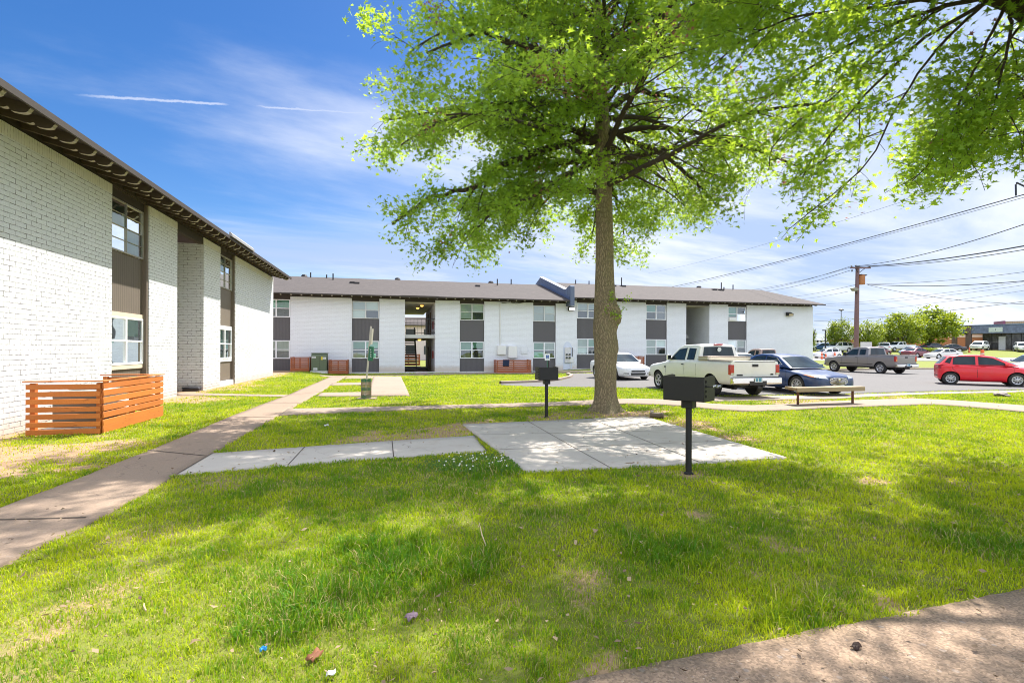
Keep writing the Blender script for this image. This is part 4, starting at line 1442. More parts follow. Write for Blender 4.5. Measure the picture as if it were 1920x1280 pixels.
sy.tube(ring, .008, 5).bar((.0, -.036, 1.42), (.01, -.036, 1.35), .02, .004).bar((.01, -.036, 1.355), (.06, -.036, 1.35), .016, .004).bar((.06, -.036, 1.35), (.08, -.036, 1.29), .016, .004)
sy.build('wheelchair_symbol', m_signw, sg)
MB().box(-.12, .14, -.034, -.0305, 1.17, 1.20).box(-.08, .1, -.034, -.0305, 1.49, 1.51).build('print', M('sign_blue', (0, 0, 0)), sg)

# cut log lying behind the pad
lg = empty('log', (*gp(1231, 785), 0), R(-24), 'short dark cut log with an orange end lying behind the concrete pad', 'log')
lg.location.z = gz(lg.location.x, lg.location.y) + .02
mb = MB()
nr, nl = 16, 10
for i in range(nl + 1):
    for k in range(nr):
        a_ = 2 * math.pi * k / nr
        r_ = .072 * (1 + .13 * mnoise.noise(Vector((i * .5, math.cos(a_) * 2, math.sin(a_) * 2)))) 
        mb.v.append((-.15 + .31 * i / nl, r_ * math.cos(a_), .06 + r_ * math.sin(a_)))
for i in range(nl):
    for k in range(nr):
        mb.f.append((i * nr + k, i * nr + (k + 1) % nr, (i + 1) * nr + (k + 1) % nr, (i + 1) * nr + k))
mb.f += [tuple(range(nr)), tuple(range(nl * nr, (nl + 1) * nr))]
mb.m = [0] * len(mb.f)
mb.build('bark', wood_mat('log_bark', (0.085, 0.060, 0.035), 0, .4), lg, smooth=50)
MB().lathe([(.060, -.152), (.055, -.156), (.02, -.154)], 'x', (0, 0, .06), 16).build('cut_end', wood_mat('orange_heartwood', (0.42, 0.20, 0.05), 1, .3), lg)
MB().obox((-.11, .02, .145), (.07, .06, .05), (.3, .2, .4)).build('bark_flake', M('grey_bark', (0.36, 0.31, 0.27), .9), lg, bevel=.015)

# grey lump on the verge by the red car
lx_, ly_ = gp(1879, 743.5)
rk = bmesh.new()
bmesh.ops.create_icosphere(rk, subdivisions=3, radius=.2)
for v in rk.verts:
    nn = mnoise.noise(v.co * 7)
    v.co *= 1 + .45 * nn
    v.co.z = v.co.z * .45 + .07
    v.co.x *= 1.15
me = bpy.data.meshes.new('stone')
rk.to_mesh(me)
me.materials.append(M('grey_stone', (0.25, 0.21, 0.19), .9, var=.4, scale=14, bump=.5))
st_ = bpy.data.objects.new('stone', me)
COL.objects.link(st_)
st_.location = (lx_, ly_, gz(lx_, ly_))
tag(st_, 'rough grey lump lying on the grass verge by the red car', 'stone')

# low dark box at the foot of the passage wall
bx = empty('plastic_box', (LP[0], LP[1], 0), lang, 'low dark box on the ground against the passage wall of the near building', 'box')
MB().box(op_b - .30, op_b - .02, .06, .62, -.02, .10).build('tray', M('brown_black_plastic', (0.05, 0.038, 0.03), .6), bx, bevel=.02)
MB().box(op_b - .32, op_b - .015, .04, .64, .102, .16).build('lid', M('dark_plastic', (0.035, 0.035, 0.045), .45), bx, bevel=.03)

# litter and leaves on the grass
def bit(px, py, name, cat, label, col, size, rot):
    x_, y_ = gp(px, py)
    mb_ = MB()
    nn = 5
    vv, ff = [], []
    for j in range(nn):
        for i in range(nn):
            u_, v_ = i / (nn - 1) - .5, j / (nn - 1) - .5
            vv.append((u_ * size[0], v_ * size[1], size[2] * (.5 + .5 * math.sin(i * 2.1 + j * 1.7 + px))))
    for j in range(nn - 1):
        for i in range(nn - 1):
            k_ = j * nn + i
            ff.append((k_, k_ + 1, k_ + nn + 1, k_ + nn))
    o_ = mb_.add(vv, ff).build(name, M(name + '_' + str(px), col, .7, var=.25, scale=20), None, smooth=60)
    o_.modifiers.new('thick', 'SOLIDIFY').thickness = .003
    o_.location = (x_, y_, gz(x_, y_) + .022)
    o_.rotation_euler = (R(8), R(-6), rot)
    tag(o_, label, cat)


bit(494, 1226, 'wrapper', 'wrapper', 'small bright blue wrapper in the near grass', (0.02, 0.25, 0.55), (.035, .03, .02), .4)
bit(771, 1164, 'wrapper', 'wrapper', 'crumpled dull purple wrapper on the grass in front', (0.22, 0.15, 0.18), (.07, .05, .025), .8)
bit(621, 1271, 'paper_scrap', 'paper', 'scrap of white paper at the bottom edge of the lawn', (0.6, 0.6, 0.62), (.045, .03, .012), .2)
bit(590, 1238, 'dry_leaf', 'leaf', 'reddish brown dry leaf in the near grass', (0.20, 0.07, 0.025), (.085, .05, .02), 1.2)
bit(1605, 1221, 'dry_leaf', 'leaf', 'dark curled leaf on the shaded pebble walk', (0.035, 0.015, 0.008), (.06, .035, .02), .6)
bit(1180, 871, 'dry_leaf', 'leaf', 'thin brown leaf lying on the front of the concrete pad', (0.17, 0.10, 0.05), (.15, .022, .008), .05)
bit(612, 800, 'paper_scrap', 'paper', 'tiny white scrap in the shaded grass left of the pad', (0.6, 0.6, 0.6), (.09, .05, .03), .3)
for px, py, lab, ln, rz in ((272, 1146, 'short pale stick lying on the lawn at lower left', .10, 2.3), (905, 1020, 'long thin dry stalk standing in the near grass', .22, 1.9)):
    x_, y_ = gp(px, py)
    dz2 = .12 if px == 905 else .01
    o_ = MB().tube([(-ln / 2, 0, 0), (0, .006, .006 + dz2 * .4), (ln / 2, 0, dz2)], [.005, .006, .003], 6).build('twig', M('dry_twig', (0.45, 0.34, 0.20), .8), None, smooth=50)
    o_.location = (x_, y_, gz(x_, y_) + .025)
    o_.rotation_euler = (0, 0, rz)
    tag(o_, lab, 'twig')

# clover patch at the corner of the pad
cx0, cy0 = gp(905, 872)
ncl = 3000
X_, Y_ = [cx0 + rng.normal(0, .34, ncl)], [cy0 + rng.normal(0, .24, ncl)]
n_first = ncl
X_, Y_ = np.concatenate(X_), np.concatenate(Y_)
first = np.arange(len(X_)) < n_first
ok = np.ones(len(X_), bool)
for poly in EXC:
    ok &= ~inside(poly, X_, Y_)
X_, Y_, first = X_[ok], Y_[ok], first[ok]
n_ = len(X_)
wht = (rng.random(n_) < .022) & first
sz = np.where(wht, .012, .008 + .009 * rng.random(n_))
Zc = g(X_, Y_) + np.where(wht, .07 + .03 * rng.random(n_), .018 + .03 * rng.random(n_))
V = np.empty((n_, 8, 3))
for k in range(4):
    a_ = rng.random(n_) * 6.28
    V[:, k] = np.stack([X_ + sz * np.cos(k * 1.571 + .3), Y_ + sz * np.sin(k * 1.571 + .3), Zc + (rng.random(n_) - .5) * .008], 1)
    V[:, k + 4] = np.stack([X_ + sz * np.cos(k * 1.571), Y_ + sz * .2 * np.sin(k * 1.571), Zc + sz * np.sin(k * 1.571)], 1)
b8 = (np.arange(n_) * 8)[:, None]
Fq = np.concatenate([b8 + np.array([[0, 1, 2, 3]]), b8 + np.array([[4, 5, 6, 7]])])
m, t = newmat('clover')
tv = t.n('ShaderNodeAttribute', attribute_name='tint').outputs['Fac']
t.out(t.bsdf(t.mix(tv, (0.085, 0.175, 0.012), (0.75, 0.73, 0.66)), .6))
clo = mesh_arrays('clover', V.reshape(-1, 3), Fq, m, attrs={'tint': np.repeat(wht * 1.0, 8)})
tag(clo, 'patch of clover with small white flowers at the pad corner', 'clover', kind='stuff')

# dead leaves and bits of thatch scattered over the lawn
nl_ = 1500
Yl = (2.3 ** .5 + rng.random(nl_) * (16 ** .5 - 2.3 ** .5)) ** 2
Xl = (rng.random(nl_) * 2 - 1) * 1.05 * Yl
sel = ((Xl - LP[0]) * LN[0] + (Yl - LP[1]) * LN[1] > .1)
Xl, Yl = Xl[sel], Yl[sel]
nl_ = len(Xl)
al = rng.random(nl_) * 6.28
sl2 = .010 + .022 * rng.random(nl_) ** 2
asp = .15 + .5 * rng.random(nl_)
V = np.empty((nl_, 4, 3))
Zl = g(Xl, Yl) + .040 + .01 * rng.random(nl_)
for k, (ua, va) in enumerate(((-1, 0), (0, -1), (1, 0), (0, 1))):
    V[:, k] = np.stack([Xl + sl2 * (ua * np.cos(al) - va * asp * np.sin(al)), Yl + sl2 * (ua * np.sin(al) + va * asp * np.cos(al)), Zl + .3 * sl2 * rng.normal(0, 1, nl_)], 1)
m, t = newmat('dead_leaf')
tv = t.n('ShaderNodeAttribute', attribute_name='tint').outputs['Fac']
t.out(t.bsdf(t.mix(tv, (0.07, 0.035, 0.018), (0.42, 0.31, 0.18)), .8))
dlv = mesh_arrays('dead_leaves', V.reshape(-1, 3), (np.arange(nl_) * 4)[:, None] + np.array([[0, 1, 2, 3]]), m, attrs={'tint': np.repeat(rng.random(nl_), 4)})
tag(dlv, 'scattered dead leaf bits and thatch over the lawn', 'leaf litter', kind='stuff')

# ------------------------------------------------------------------ utility pole and lines
m_pole = wood_mat('pole_wood', (0.16, 0.085, 0.085), 2, .25)
m_ins = M('porcelain', (0.10, 0.10, 0.11), .3)
m_wire = M('wire', (0.02, 0.025, 0.035), .6)
PZ = 52.0
pb = at(1604.5, 690, PZ)
up = empty('utility_pole', (pb.x, PZ, gz(pb.x, PZ)), 0, 'wooden utility pole with a rusty transformer and a floodlight', 'utility pole')
zpole = at(1608, 498.5, PZ).z - gz(pb.x, PZ)
xt = at(1608, 498.5, PZ).x - pb.x
def pz(py): return at(1607, py, PZ).z - gz(pb.x, PZ)
def pxx(px): return at(px, 520, PZ).x - pb.x
MB().tube([(0, 0, -.5), (xt * .5, 0, zpole * .5), (xt, 0, zpole)], [.235, .21, .17], 14).build('pole', m_pole, up, smooth=50)
MB().box(pxx(1592), pxx(1629.5), -.26, -.15, pz(504), pz(501.5)).build('crossarm', m_pole, up)
for a_, b_ in ((1601, 1607), (1619, 1610)):
    MB().bar((pxx(a_), -.2, pz(503.5)), (pxx(b_), -.15, pz(511)), .05).build('brace', m_steel, up)
for p_, q_ in ((1594, 499), (1602, 498), (1605.5, 499.5), (1627.5, 499.5), (1595, 507)):
    MB().lathe([(.04, pz(q_ + 3)), (.10, pz(q_ + 2)), (.05, pz(q_ + 1)), (.09, pz(q_)), (.03, pz(q_ - 1))], 'z', (pxx(p_), -.2, 0), 10).build('insulator', m_ins, up)
tcn = MB().lathe([(.30, pz(533.5)), (.30, pz(517)), (.26, pz(516))], 'z', (pxx(1614.5), -.1, 0), 16).build('transformer', M('rusty_can', (0.36, 0.135, 0.035), .6, .1, var=.3, scale=3, dirt=(0.1, .05, .03), dirt_amt=.4), up, smooth=50)
MB().obox((pxx(1616), -.1, pz(516)), (.62, .5, .08), (0, .12, 0)).build('transformer_lid', m_steel, tcn)
fl = MB().prism([(pxx(1590.5), pz(541.5)), (pxx(1594), pz(546.5)), (pxx(1599), pz(546.5)), (pxx(1602), pz(543.5)), (pxx(1596), pz(540))], 'y', -.75, -.25).build('floodlight', M('grey_lamp', (0.22, 0.20, 0.16), .5), up)
MB().tube([(pxx(1601), -.4, pz(544)), (pxx(1601), -.3, pz(550)), (pxx(1606), -.1, pz(550))], .05, 6).tube([(pxx(1602), -.4, pz(544)), (pxx(1606), -.1, pz(543))], .05, 6).build('lamp_bracket', m_steel, fl)

WG = 'overhead power lines'
def line(a, b, sag, rad, label):
    A, B = at(*a), at(*b)
    pts = []
    for k in range(25):
        q_ = k / 24
        p_ = A.lerp(B, q_)
        p_.z -= sag * 4 * q_ * (1 - q_)
        pts.append(p_)
    o_ = MB().tube(pts, rad, 6).build('power_line', m_wire, None, smooth=50)
    tag(o_, label, 'power line', WG)


line((1200, 549, 95), (1990, 345, 26), .5, .028, 'long heavy power line crossing the sky above the roof, clear of the pole')
line((1225, 548, 99), (1990, 351, 26.5), .35, .014, 'thin line running just under the long heavy one above the roof')
line((1603, 499, PZ), (1990, 396, 27), .5, .026, 'steepest line rising to the right from the pole top')
line((1606, 500, PZ), (1990, 448, 30), .3, .045, 'thick line rising gently to the right from the pole top')
line((1627, 500, PZ), (1990, 456, 30), .3, .026, 'thinner line rising to the right from the right end of the crossarm')
line((1603, 499, PZ), (1385, 545, 110), .5, .022, 'upper line running left from the pole top down behind the roof')
line((1594, 499.5, PZ), (1400, 546, 110), .5, .022, 'middle line running left from the crossarm down behind the roof')
line((1594, 507, PZ), (1418, 547, 110), .5, .024, 'lowest line running left from under the crossarm behind the roof')
line((1625, 532.5, PZ), (1990, 500, 36), .3, .016, 'thin line rising to the right from beside the transformer')
line((1625, 533, PZ), (1990, 520, 34), .35, .030, 'twisted cable running level to the right from the transformer')
line((1627, 534, PZ), (1990, 571, 36), .5, .018, 'line falling to the right from the transformer')
line((1603, 534, PZ), (1465, 557, 110), .3, .018, 'thin line running left from below the transformer to the roof')
line((1590, 546.5, PZ), (1480, 562, 110), .2, .016, 'faint line running left at the floodlight')
line((1535, 570.5, 120), (1990, 517, 62), .6, .020, 'upper of two faint lines passing behind the pole')
line((1535, 574, 120), (1990, 524, 62), .6, .020, 'lower of two faint lines passing behind the pole')
line((1528, 589, 110), (1990, 534, 58), .5, .018, 'single faint line crossing low behind the pole')
line((1526, 602, 95), (1990, 556, 50), .4, .026, 'lowest line, just above the far trees')
line((1215, 512, 120), (1990, 281, 30), .8, .012, 'faintest line, high up through the hanging leaves')
hk = at(1905, 350, 28.3)
o_ = MB().tube([at(1905, 367, 28.5), at(1904.5, 346, 28.5), at(1906, 342.5, 28.5), at(1935, 356, 28.5)], .045, 6).build('line_bracket', m_wire, None)
tag(o_, 'bent metal bracket on the heavy line at the right edge', 'bracket')


# ------------------------------------------------------------------ far side of the street
def gpole(name, px, dist, ztop_px, arm_px, label):
    b_ = at(px, 650, dist)
    z0 = gz(b_.x, dist)
    r_ = empty(name, (b_.x, dist, z0), 0, label, 'lamp post', 'far lamp posts')
    zt_ = at(px, ztop_px, dist).z - z0
    MB().tube([(0, 0, -.3), (0, 0, zt_)], [.13, .09], 8).build('post', m_steel, r_)
    return r_, zt_


r_, zt_ = gpole('street_lamp', 1547.5, 90, 619.5, 0, 'dark lamp post with a flat square head left of the far trees')
MB().box(-.5, .1, -.15, .15, zt_ - .05, zt_ + .12).build('lamp_head', m_steel, r_)
r_, zt_ = gpole('street_lamp', 1577, 150, 582, 0, 'tall high mast lamp rising behind the far trees')
MB().lathe([(.08, zt_ - .2), (.75, zt_ + .1), (.5, zt_ + .35), (.1, zt_ + .5)], 'z', n=12).build('lamp_head', m_steel, r_)
b_ = at(1526, 650, 118)
r_ = empty('traffic_signal', (b_.x, 118, gz(b_.x, 118)), 0, 'thin traffic signal arm low behind the far lamp post', 'traffic signal')
za = at(1540, 639.5, 118).z - gz(b_.x, 118)
MB().tube([(0, 0, -.2), (0, 0, za)], .12, 8).build('post', m_steel, r_)
MB().tube([(0, 0, za), (3.4, 0, za + .1)], .09, 8).build('arm', m_steel, r_)
for xx_ in (.7, 1.6):
    MB().box(xx_, xx_ + .3, -.15, .15, za - .3, za + .25).build('signal_head', m_steel, r_)

cb = at(1535, 650, 160)
cn = empty('fuel_canopy', (cb.x, 160, gz(cb.x, 160)), 0, 'white flat canopy far off beside the building corner', 'canopy')
MB().box(-2.2, 3.0, -2, 4, 1.3, 2.6).build('roof', m_white, cn)
for xx_ in (-1.5, 2.3):
    MB().box(xx_, xx_ + .3, 0, .3, -2, 1.29).build('column', m_white, cn)

# low shop with a slate mansard roof
sA, sC = at(1785, 650, 106), at(1935, 650, 96)
sa_ = math.atan2(sC.y - sA.y, sC.x - sA.x)
zg = 1.78
sh = empty('shop_building', (sA.x, sA.y, zg), sa_, 'low shop with a slate blue mansard front on brick columns', 'building')
SLn = 30.0
def shx(px): return wall_s(px, np.array([sA.x, sA.y]), np.array([math.cos(sa_), math.sin(sa_)]))
m_mans = shingle_mat('mansard_slate', (0.13, 0.155, 0.20))
m_colb = brick_mat('brown_brick', (0.13, 0.085, 0.07), (0.2, 0.16, 0.14))
m_orb = brick_mat('orange_brick', (0.44, 0.165, 0.065), (0.40, 0.24, 0.16))
MB().prism([(-.15, 3.25), (-.15, 3.35), (.35, 4.95), (3.0, 4.95), (3.0, 3.25)], 'x', .9, SLn).build('mansard', m_mans, sh)
MB().box(.8, SLn, .25, 3.2, 4.95, 5.05).build('coping', M('blue_metal_edge', (0.12, 0.22, 0.34), .4), sh)
for a_, b_ in ((1785, 1793.5), (1811, 1821)):
    MB().box(shx(a_), shx(b_), -.3, .5, -.3, 4.95).build('column', m_colb, sh)
x1_ = shx(1837)
MB().box(x1_, SLn, 1.6, 8, -.3, 4.7).build('wall', m_colb, sh)
m_shopg = glass_mat('shop_glass', (0.09, 0.085, 0.085))
k = x1_ + .1
while k < x1_ + 12:
    f_ = MB().box(k, k + 1.3, 1.5, 1.58, .2, 3.1).build('window', m_shopg, sh)
    MB().box(k + 1.3, k + 1.42, 1.47, 1.58, 0, 3.2).build('mullion', m_steel, f_)
    k += 1.42
MB().box(shx(1868), shx(1881), 1.38, 1.46, 0, 2.7).build('door', m_found, sh)
sg = MB().obox(((shx(1854) + shx(1880)) / 2, -.1, 4.0), (shx(1880) - shx(1854), .12, .95)).build('sign', M('pale_sign_board', (0.50, 0.56, 0.50), .4), sh)
MB().obox(((shx(1854) + shx(1880)) / 2, -.17, 4.0), (.07, .02, .3)).build('print', m_steel, sg)
MB().obox((shx(1813), -.45, 3.4), (.3, .3, .5)).build('lantern', m_steel, sh)
ob = at(1795, 640, 122)
og = empty('brick_building', (ob.x, 122, zg), R(-8), 'orange brick building behind the slate roofed shop and the far trees', 'building')
MB().box(-5, 11, 0, 6, -.5, 4.1).build('wall', m_orb, og)
MB().box(-5.1, 11.1, -.1, .3, 3.0, 3.6).build('pale_band', M('cream_band', (0.62, 0.46, 0.36), .7), og)
MB().box(-26, -5.1, 1, 6, -.5, 2.6).build('wing', m_orb, og)
rs = at(1885, 602, 116)
ro = empty('rooftop_building', (rs.x, 116, zg), R(-25), 'tan ribbed upper storey of a building behind the shop roof', 'building')
MB().box(0, 12, 0, 5, -.2, rs.z - zg).build('wall', grooved_mat('tan_ribbed_metal', (0.34, 0.25, 0.19), .4), ro)
MB().box(-.4, 0, -.05, 5, -.2, rs.z - zg + .1).build('edge_trim', M('dark_red_trim', (0.20, 0.05, 0.12), .5), ro)

sbx = at(1624.5, 646, 82)
sb_ = empty('sign_board', (sbx.x, 82, gz(sbx.x, 82)), 0, 'pale blank sign board standing right of the utility pole', 'sign')
zb_, zt_ = at(1624, 651, 82).z - gz(sbx.x, 82), at(1624, 641, 82).z - gz(sbx.x, 82)
MB().box(-.95, .85, -.06, .06, zb_, zt_).build('board', M('dull_white_board', (0.56, 0.52, 0.54), .6, var=.1), sb_)
for xx_ in (-.8, .7):
    MB().box(xx_ - .04, xx_ + .04, -.04, .04, -.2, zb_).build('leg', m_steel, sb_)

m_orange = M('safety_orange', (0.75, 0.12, 0.02), .5)
for px, py, dist, h_, nm, lab in ((1541, 666, 70, 1.05, 'traffic_cone', 'tall orange traffic cone left of the other two near the lamp post'),
                                 (1548.5, 668, 69, .85, 'traffic_cone', 'small orange traffic cone in the middle of the three'),
                                 (1565.5, 663, 72, .95, 'traffic_cone', 'orange traffic cone just behind the silver pickup hood'),
                                 (1817.5, 657, 92, 1.0, 'traffic_cone', 'orange cone in front of the white sport utility vehicle by the shop')):
    p_ = at(px, py, dist)
    r_ = empty(nm, (p_.x, dist, gz(p_.x, dist)), 0, lab, 'traffic cone', 'orange traffic cones')
    MB().lathe([(.17, .04), (.05, h_), (.03, h_)], 'z', n=12).build('cone', m_orange, r_, smooth=50)
    MB().box(-.22, .22, -.22, .22, 0, .04).build('base', m_steel, r_)
    MB().lathe([(.135, h_ * .35), (.10, h_ * .55)], 'z', n=12).build('stripe', m_signw, r_)
p_ = at(1842, 661, 84)
br = empty('traffic_drum', (p_.x, 84, gz(p_.x, 84)), 0, 'orange barrel on the verge below the shop', 'barrel')
MB().lathe([(.27, 0), (.25, .45), (.25, .5), (.22, .9), (.2, .92)], 'z', n=12).build('drum', m_orange, br, smooth=40)
MB().lathe([(.27, .2), (.265, .35)], 'z', n=12).build('stripe', m_signw, br)
# ------------------------------------------------------------------ vehicles
from mathutils.bvhtree import BVHTree
m_tyre = M('tyre_rubber', (0.022, 0.021, 0.021), .85, var=.2, dirt=(0.09, 0.075, 0.06), dirt_amt=.5)
m_rim = M('silver_rim', (0.50, 0.50, 0.51), .3, .75, var=.1)
m_rimd = M('rim_gap', (0.012, 0.012, 0.012), .8)
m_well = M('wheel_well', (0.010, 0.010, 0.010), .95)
m_cglass = glass_mat('car_glass', (0.018, 0.030, 0.036), .03)
m_blk = M('black_plastic', (0.018, 0.018, 0.019), .55, dirt=(0.07, 0.06, 0.05), dirt_amt=.2)
m_red = M('tail_lamp_red', (0.42, 0.012, 0.014), .2, coat=.6)
m_amber = M('amber_lamp', (0.62, 0.20, 0.03), .25, coat=.5)
m_lamp = M('head_lamp', (0.55, 0.56, 0.56), .12, .4, coat=.8)
m_bump = M('bumper_chrome', (0.66, 0.62, 0.56), .16, .95, var=.06)
m_plate = M('plate_white', (0.62, 0.68, 0.70), .4)
m_plateb = M('plate_blue', (0.06, 0.24, 0.34), .4)


class Vehicle:
    def __init__(self, name, label, cat, group, loc, head, S, mpaint, far=False, cut_box=None):
        self.S, self.far = S, far
        self.root = empty(name, (loc[0], loc[1], gz(*loc) if len(loc) < 3 else loc[2]), head, label, cat, group)
        self.paint = mpaint
        W2 = S['W'] / 2
        wb, wr, tw = S['wb'], S['wr'], S.get('tw', .21)
        mb = MB()
        rings = []
        for x, hw, zb, zs, zt in S['body']:
            h = zs - zb
            w_ = W2 * hw
            half = [(0, zb), (.78 * w_, zb), (.94 * w_, zb + .05 * h), (1.0 * w_, zb + .28 * h), (1.012 * w_, zb + .64 * h), (.985 * w_, zs - .03), (.91 * w_, zs + .012), (.5 * w_, zt), (0, zt + .006)]
            ring = half + [(-y, z) for y, z in half[-2:0:-1]]
            rings.append([(x, y, z) for y, z in ring])
        nr = len(rings[0])
        for r_ in rings: mb.v.extend(r_)
        for i in range(len(rings) - 1):
            for k in range(nr):
                mb.f.append((i * nr + k, i * nr + (k + 1) % nr, (i + 1) * nr + (k + 1) % nr, (i + 1) * nr + k))
        mb.f += [tuple(range(nr)), tuple(range((len(rings) - 1) * nr, len(rings) * nr))]
        mb.m = [0] * len(mb.f)
        bo = mb.build('body', [mpaint, m_well], self.root, smooth=40)
        sd = bo.modifiers.new('s', 'SUBSURF')
        sd.levels = sd.render_levels = 1 if far else 2
        cu = MB()
        for ax in (wb / 2, -wb / 2):
            for sy in (-1, 1):
                y0, y1 = sorted((sy * (W2 - .30), sy * (W2 + .2)))
                cu.lathe([(wr * 1.14, y0), (wr * 1.14, y1)], 'y', (ax, 0, wr * 1.03), 28)
        if cut_box: cu.box(*cut_box)
        co = cu.build('cutter', m_well)
        co.matrix_world = self.root.matrix_basis.copy()
        co.location, co.rotation_euler = self.root.location, self.root.rotation_euler
        bd = bo.modifiers.new('b', 'BOOLEAN')
        bd.operation = 'DIFFERENCE'
        bd.solver = 'EXACT'
        bd.object = co
        dg = bpy.context.evaluated_depsgraph_get()
        me = bpy.data.meshes.new_from_object(bo.evaluated_get(dg))
        bo.modifiers.clear()
        bo.data = me
        me.name = 'body'
        me.materials.clear()
        me.materials.append(mpaint)
        me.materials.append(m_well)
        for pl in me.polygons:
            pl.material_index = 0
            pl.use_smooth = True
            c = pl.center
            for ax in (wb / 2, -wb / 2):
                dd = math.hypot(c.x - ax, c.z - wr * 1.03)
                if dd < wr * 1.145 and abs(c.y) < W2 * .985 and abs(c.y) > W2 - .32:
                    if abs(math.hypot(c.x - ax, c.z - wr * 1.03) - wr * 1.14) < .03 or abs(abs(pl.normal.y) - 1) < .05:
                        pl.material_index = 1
        me.set_sharp_from_angle(angle=R(38))
        bpy.data.objects.remove(co)
        self.body = bo
        bm = bmesh.new()
        bm.from_mesh(me)
        self.bvh = BVHTree.FromBMesh(bm)
        bm.free()
        self.cab()
        for ax in (wb / 2, -wb / 2):
            for sy in (-1, 1):
                self.wheel(ax, sy, wr, tw)

    # ---- surface helpers
    def hit(self, d, u, v, off):
        if d == 'f': o, r = Vector((6, u, v)), Vector((-1, 0, 0))
        elif d == 'b': o, r = Vector((-6, u, v)), Vector((1, 0, 0))
        elif d == 'l': o, r = Vector((u, 4, v)), Vector((0, -1, 0))
        elif d == 'r': o, r = Vector((u, -4, v)), Vector((0, 1, 0))
        else: o, r = Vector((u, v, 5)), Vector((0, 0, -1))
        p, nrm, _, _ = self.bvh.ray_cast(o, r)
        if p is None: return None
        return p - r * off

    def patch(self, name, d, quad, mat, off=.006, n=5, parent=None, thick=.0):
        """skin laid on the body: quad of four (u,v) corners seen along direction d"""
        a, b, c, e = [Vector(q) for q in quad]
        vv, ff = [], []
        for j in range(n + 1):
            for i in range(n + 1):
                s, t_ = i / n, j / n
                q = a.lerp(b, s).lerp(e.lerp(c, s), t_)
                p = self.hit(d, q.x, q.y, off)
                if p is None:
                    p = vv[-1] if vv else Vector((0, 0, 0))
                vv.append(Vector(p))
        for j in range(n):
            for i in range(n):
                k = j * (n + 1) + i
                ff.append((k, k + 1, k + n + 2, k + n + 1))
        mb = MB().add(vv, ff)
        return mb.build(name, mat, parent or self.root, smooth=50)

    def seam(self, pts, side):
        mb = MB()
        vv = []
        for (x0, z0), (x1, z1) in zip(pts[:-1], pts[1:]):
            n = 6
            for k in range(n):
                q = []
                for s in (k / n, (k + 1) / n):
                    x, z = x0 + (x1 - x0) * s, z0 + (z1 - z0) * s
                    dx, dz_ = x1 - x0, z1 - z0
                    L = math.hypot(dx, dz_)
                    ox, oz = -dz_ / L * .006, dx / L * .006
                    for sg_ in (-1, 1):
                        p = self.hit(side, x + ox * sg_, z + oz * sg_, .002)
                        q.append(p)
                if any(p is None for p in q): continue
                mb.add([q[0], q[1], q[3], q[2]], [(0, 1, 2, 3)])
        if mb.v: mb.build('door_seam', m_rimd, self.root)

    # ---- greenhouse
    def y_at(self, z):
        S = self.S
        z0, z1 = S['belt'], S['top']
        return S['hb'] + (S['hr'] - S['hb']) * (z - z0) / (z1 - z0)

    def cab(self):
        S = self.S
        prof = S['prof']
        cols = [-1, -.66, -.33, 0, .33, .66, 1]
        bulge = lambda c: (1 - c * c)
        mb = MB()
        rows = []
        for i, (x, z) in enumerate(prof):
            r_ = []
            for c in cols:
                y = self.y_at(z) * c
                xx_ = x + (S.get('bf', .10) * bulge(c) if i < len(prof) / 2 and i <= 1 else (-S.get('br', .06) * bulge(c) if i >= len(prof) - 2 else 0))
                zz_ = z + (.022 * bulge(c) if 0 < i < len(prof) - 1 else 0)
                r_.append((xx_, y, zz_))
            rows.append(r_)
        nc = len(cols)
        low = [[(p[0], p[1], S['belt'] - .10) for p in (rows[0][0], rows[0][-1])], [(p[0], p[1], S['belt'] - .10) for p in (rows[-1][0], rows[-1][-1])]]
        for r_ in rows: mb.v.extend(r_)
        for i in range(len(rows) - 1):
            for k in range(nc - 1):
                mb.f.append((i * nc + k, i * nc + k + 1, (i + 1) * nc + k + 1, (i + 1) * nc + k))
        m_ = len(mb.v)
        mb.f.append(tuple(i * nc for i in range(len(rows))))
        mb.f.append(tuple(i * nc + nc - 1 for i in reversed(range(len(rows)))))
        mb.m = [0] * len(mb.f)
        self.cabo = mb.build('cab', self.paint, self.root, smooth=40, bevel=.035 if not self.far else .03, bseg=3)

        def pane(name, i0, i1, m0, m1, my, col=m_cglass):
            """glass between profile points i0 and i1, inset"""
            (xa, za), (xb, zb) = prof[i0], prof[i1]
            n_out = Vector((zb - za, 0, -(xb - xa))).normalized()
            if n_out.z < 0: n_out = -n_out
            vv, ff = [], []
            nu, nv = 8, 3
            for j in range(nv + 1):
                t_ = m0 + (m1 - m0) * j / nv
                x, z = xa + (xb - xa) * t_, za + (zb - za) * t_
                for i in range(nu + 1):
                    c = (-1 + 2 * i / nu) * my
                    bx = (S.get('bf', .10) * bulge(c)) if i0 == 0 else -S.get('br', .06) * bulge(c)
                    bz = .022 * bulge(c) * (t_ if i0 == 0 else 1 - t_)
                    vv.append(Vector((x + bx, self.y_at(z) * c, z + bz)) + n_out * .010)
            for j in range(nv):
                for i in range(nu):
                    k = j * (nu + 1) + i
                    ff.append((k, k + 1, k + nu + 2, k + nu + 1))
            return MB().add(vv, ff).build(name, col, self.root, smooth=60)
        pane('windshield', 0, 1, .05, .93, .90)
        pane('rear_window', len(prof) - 2, len(prof) - 1, .10, .88, S.get('rwy', .86))
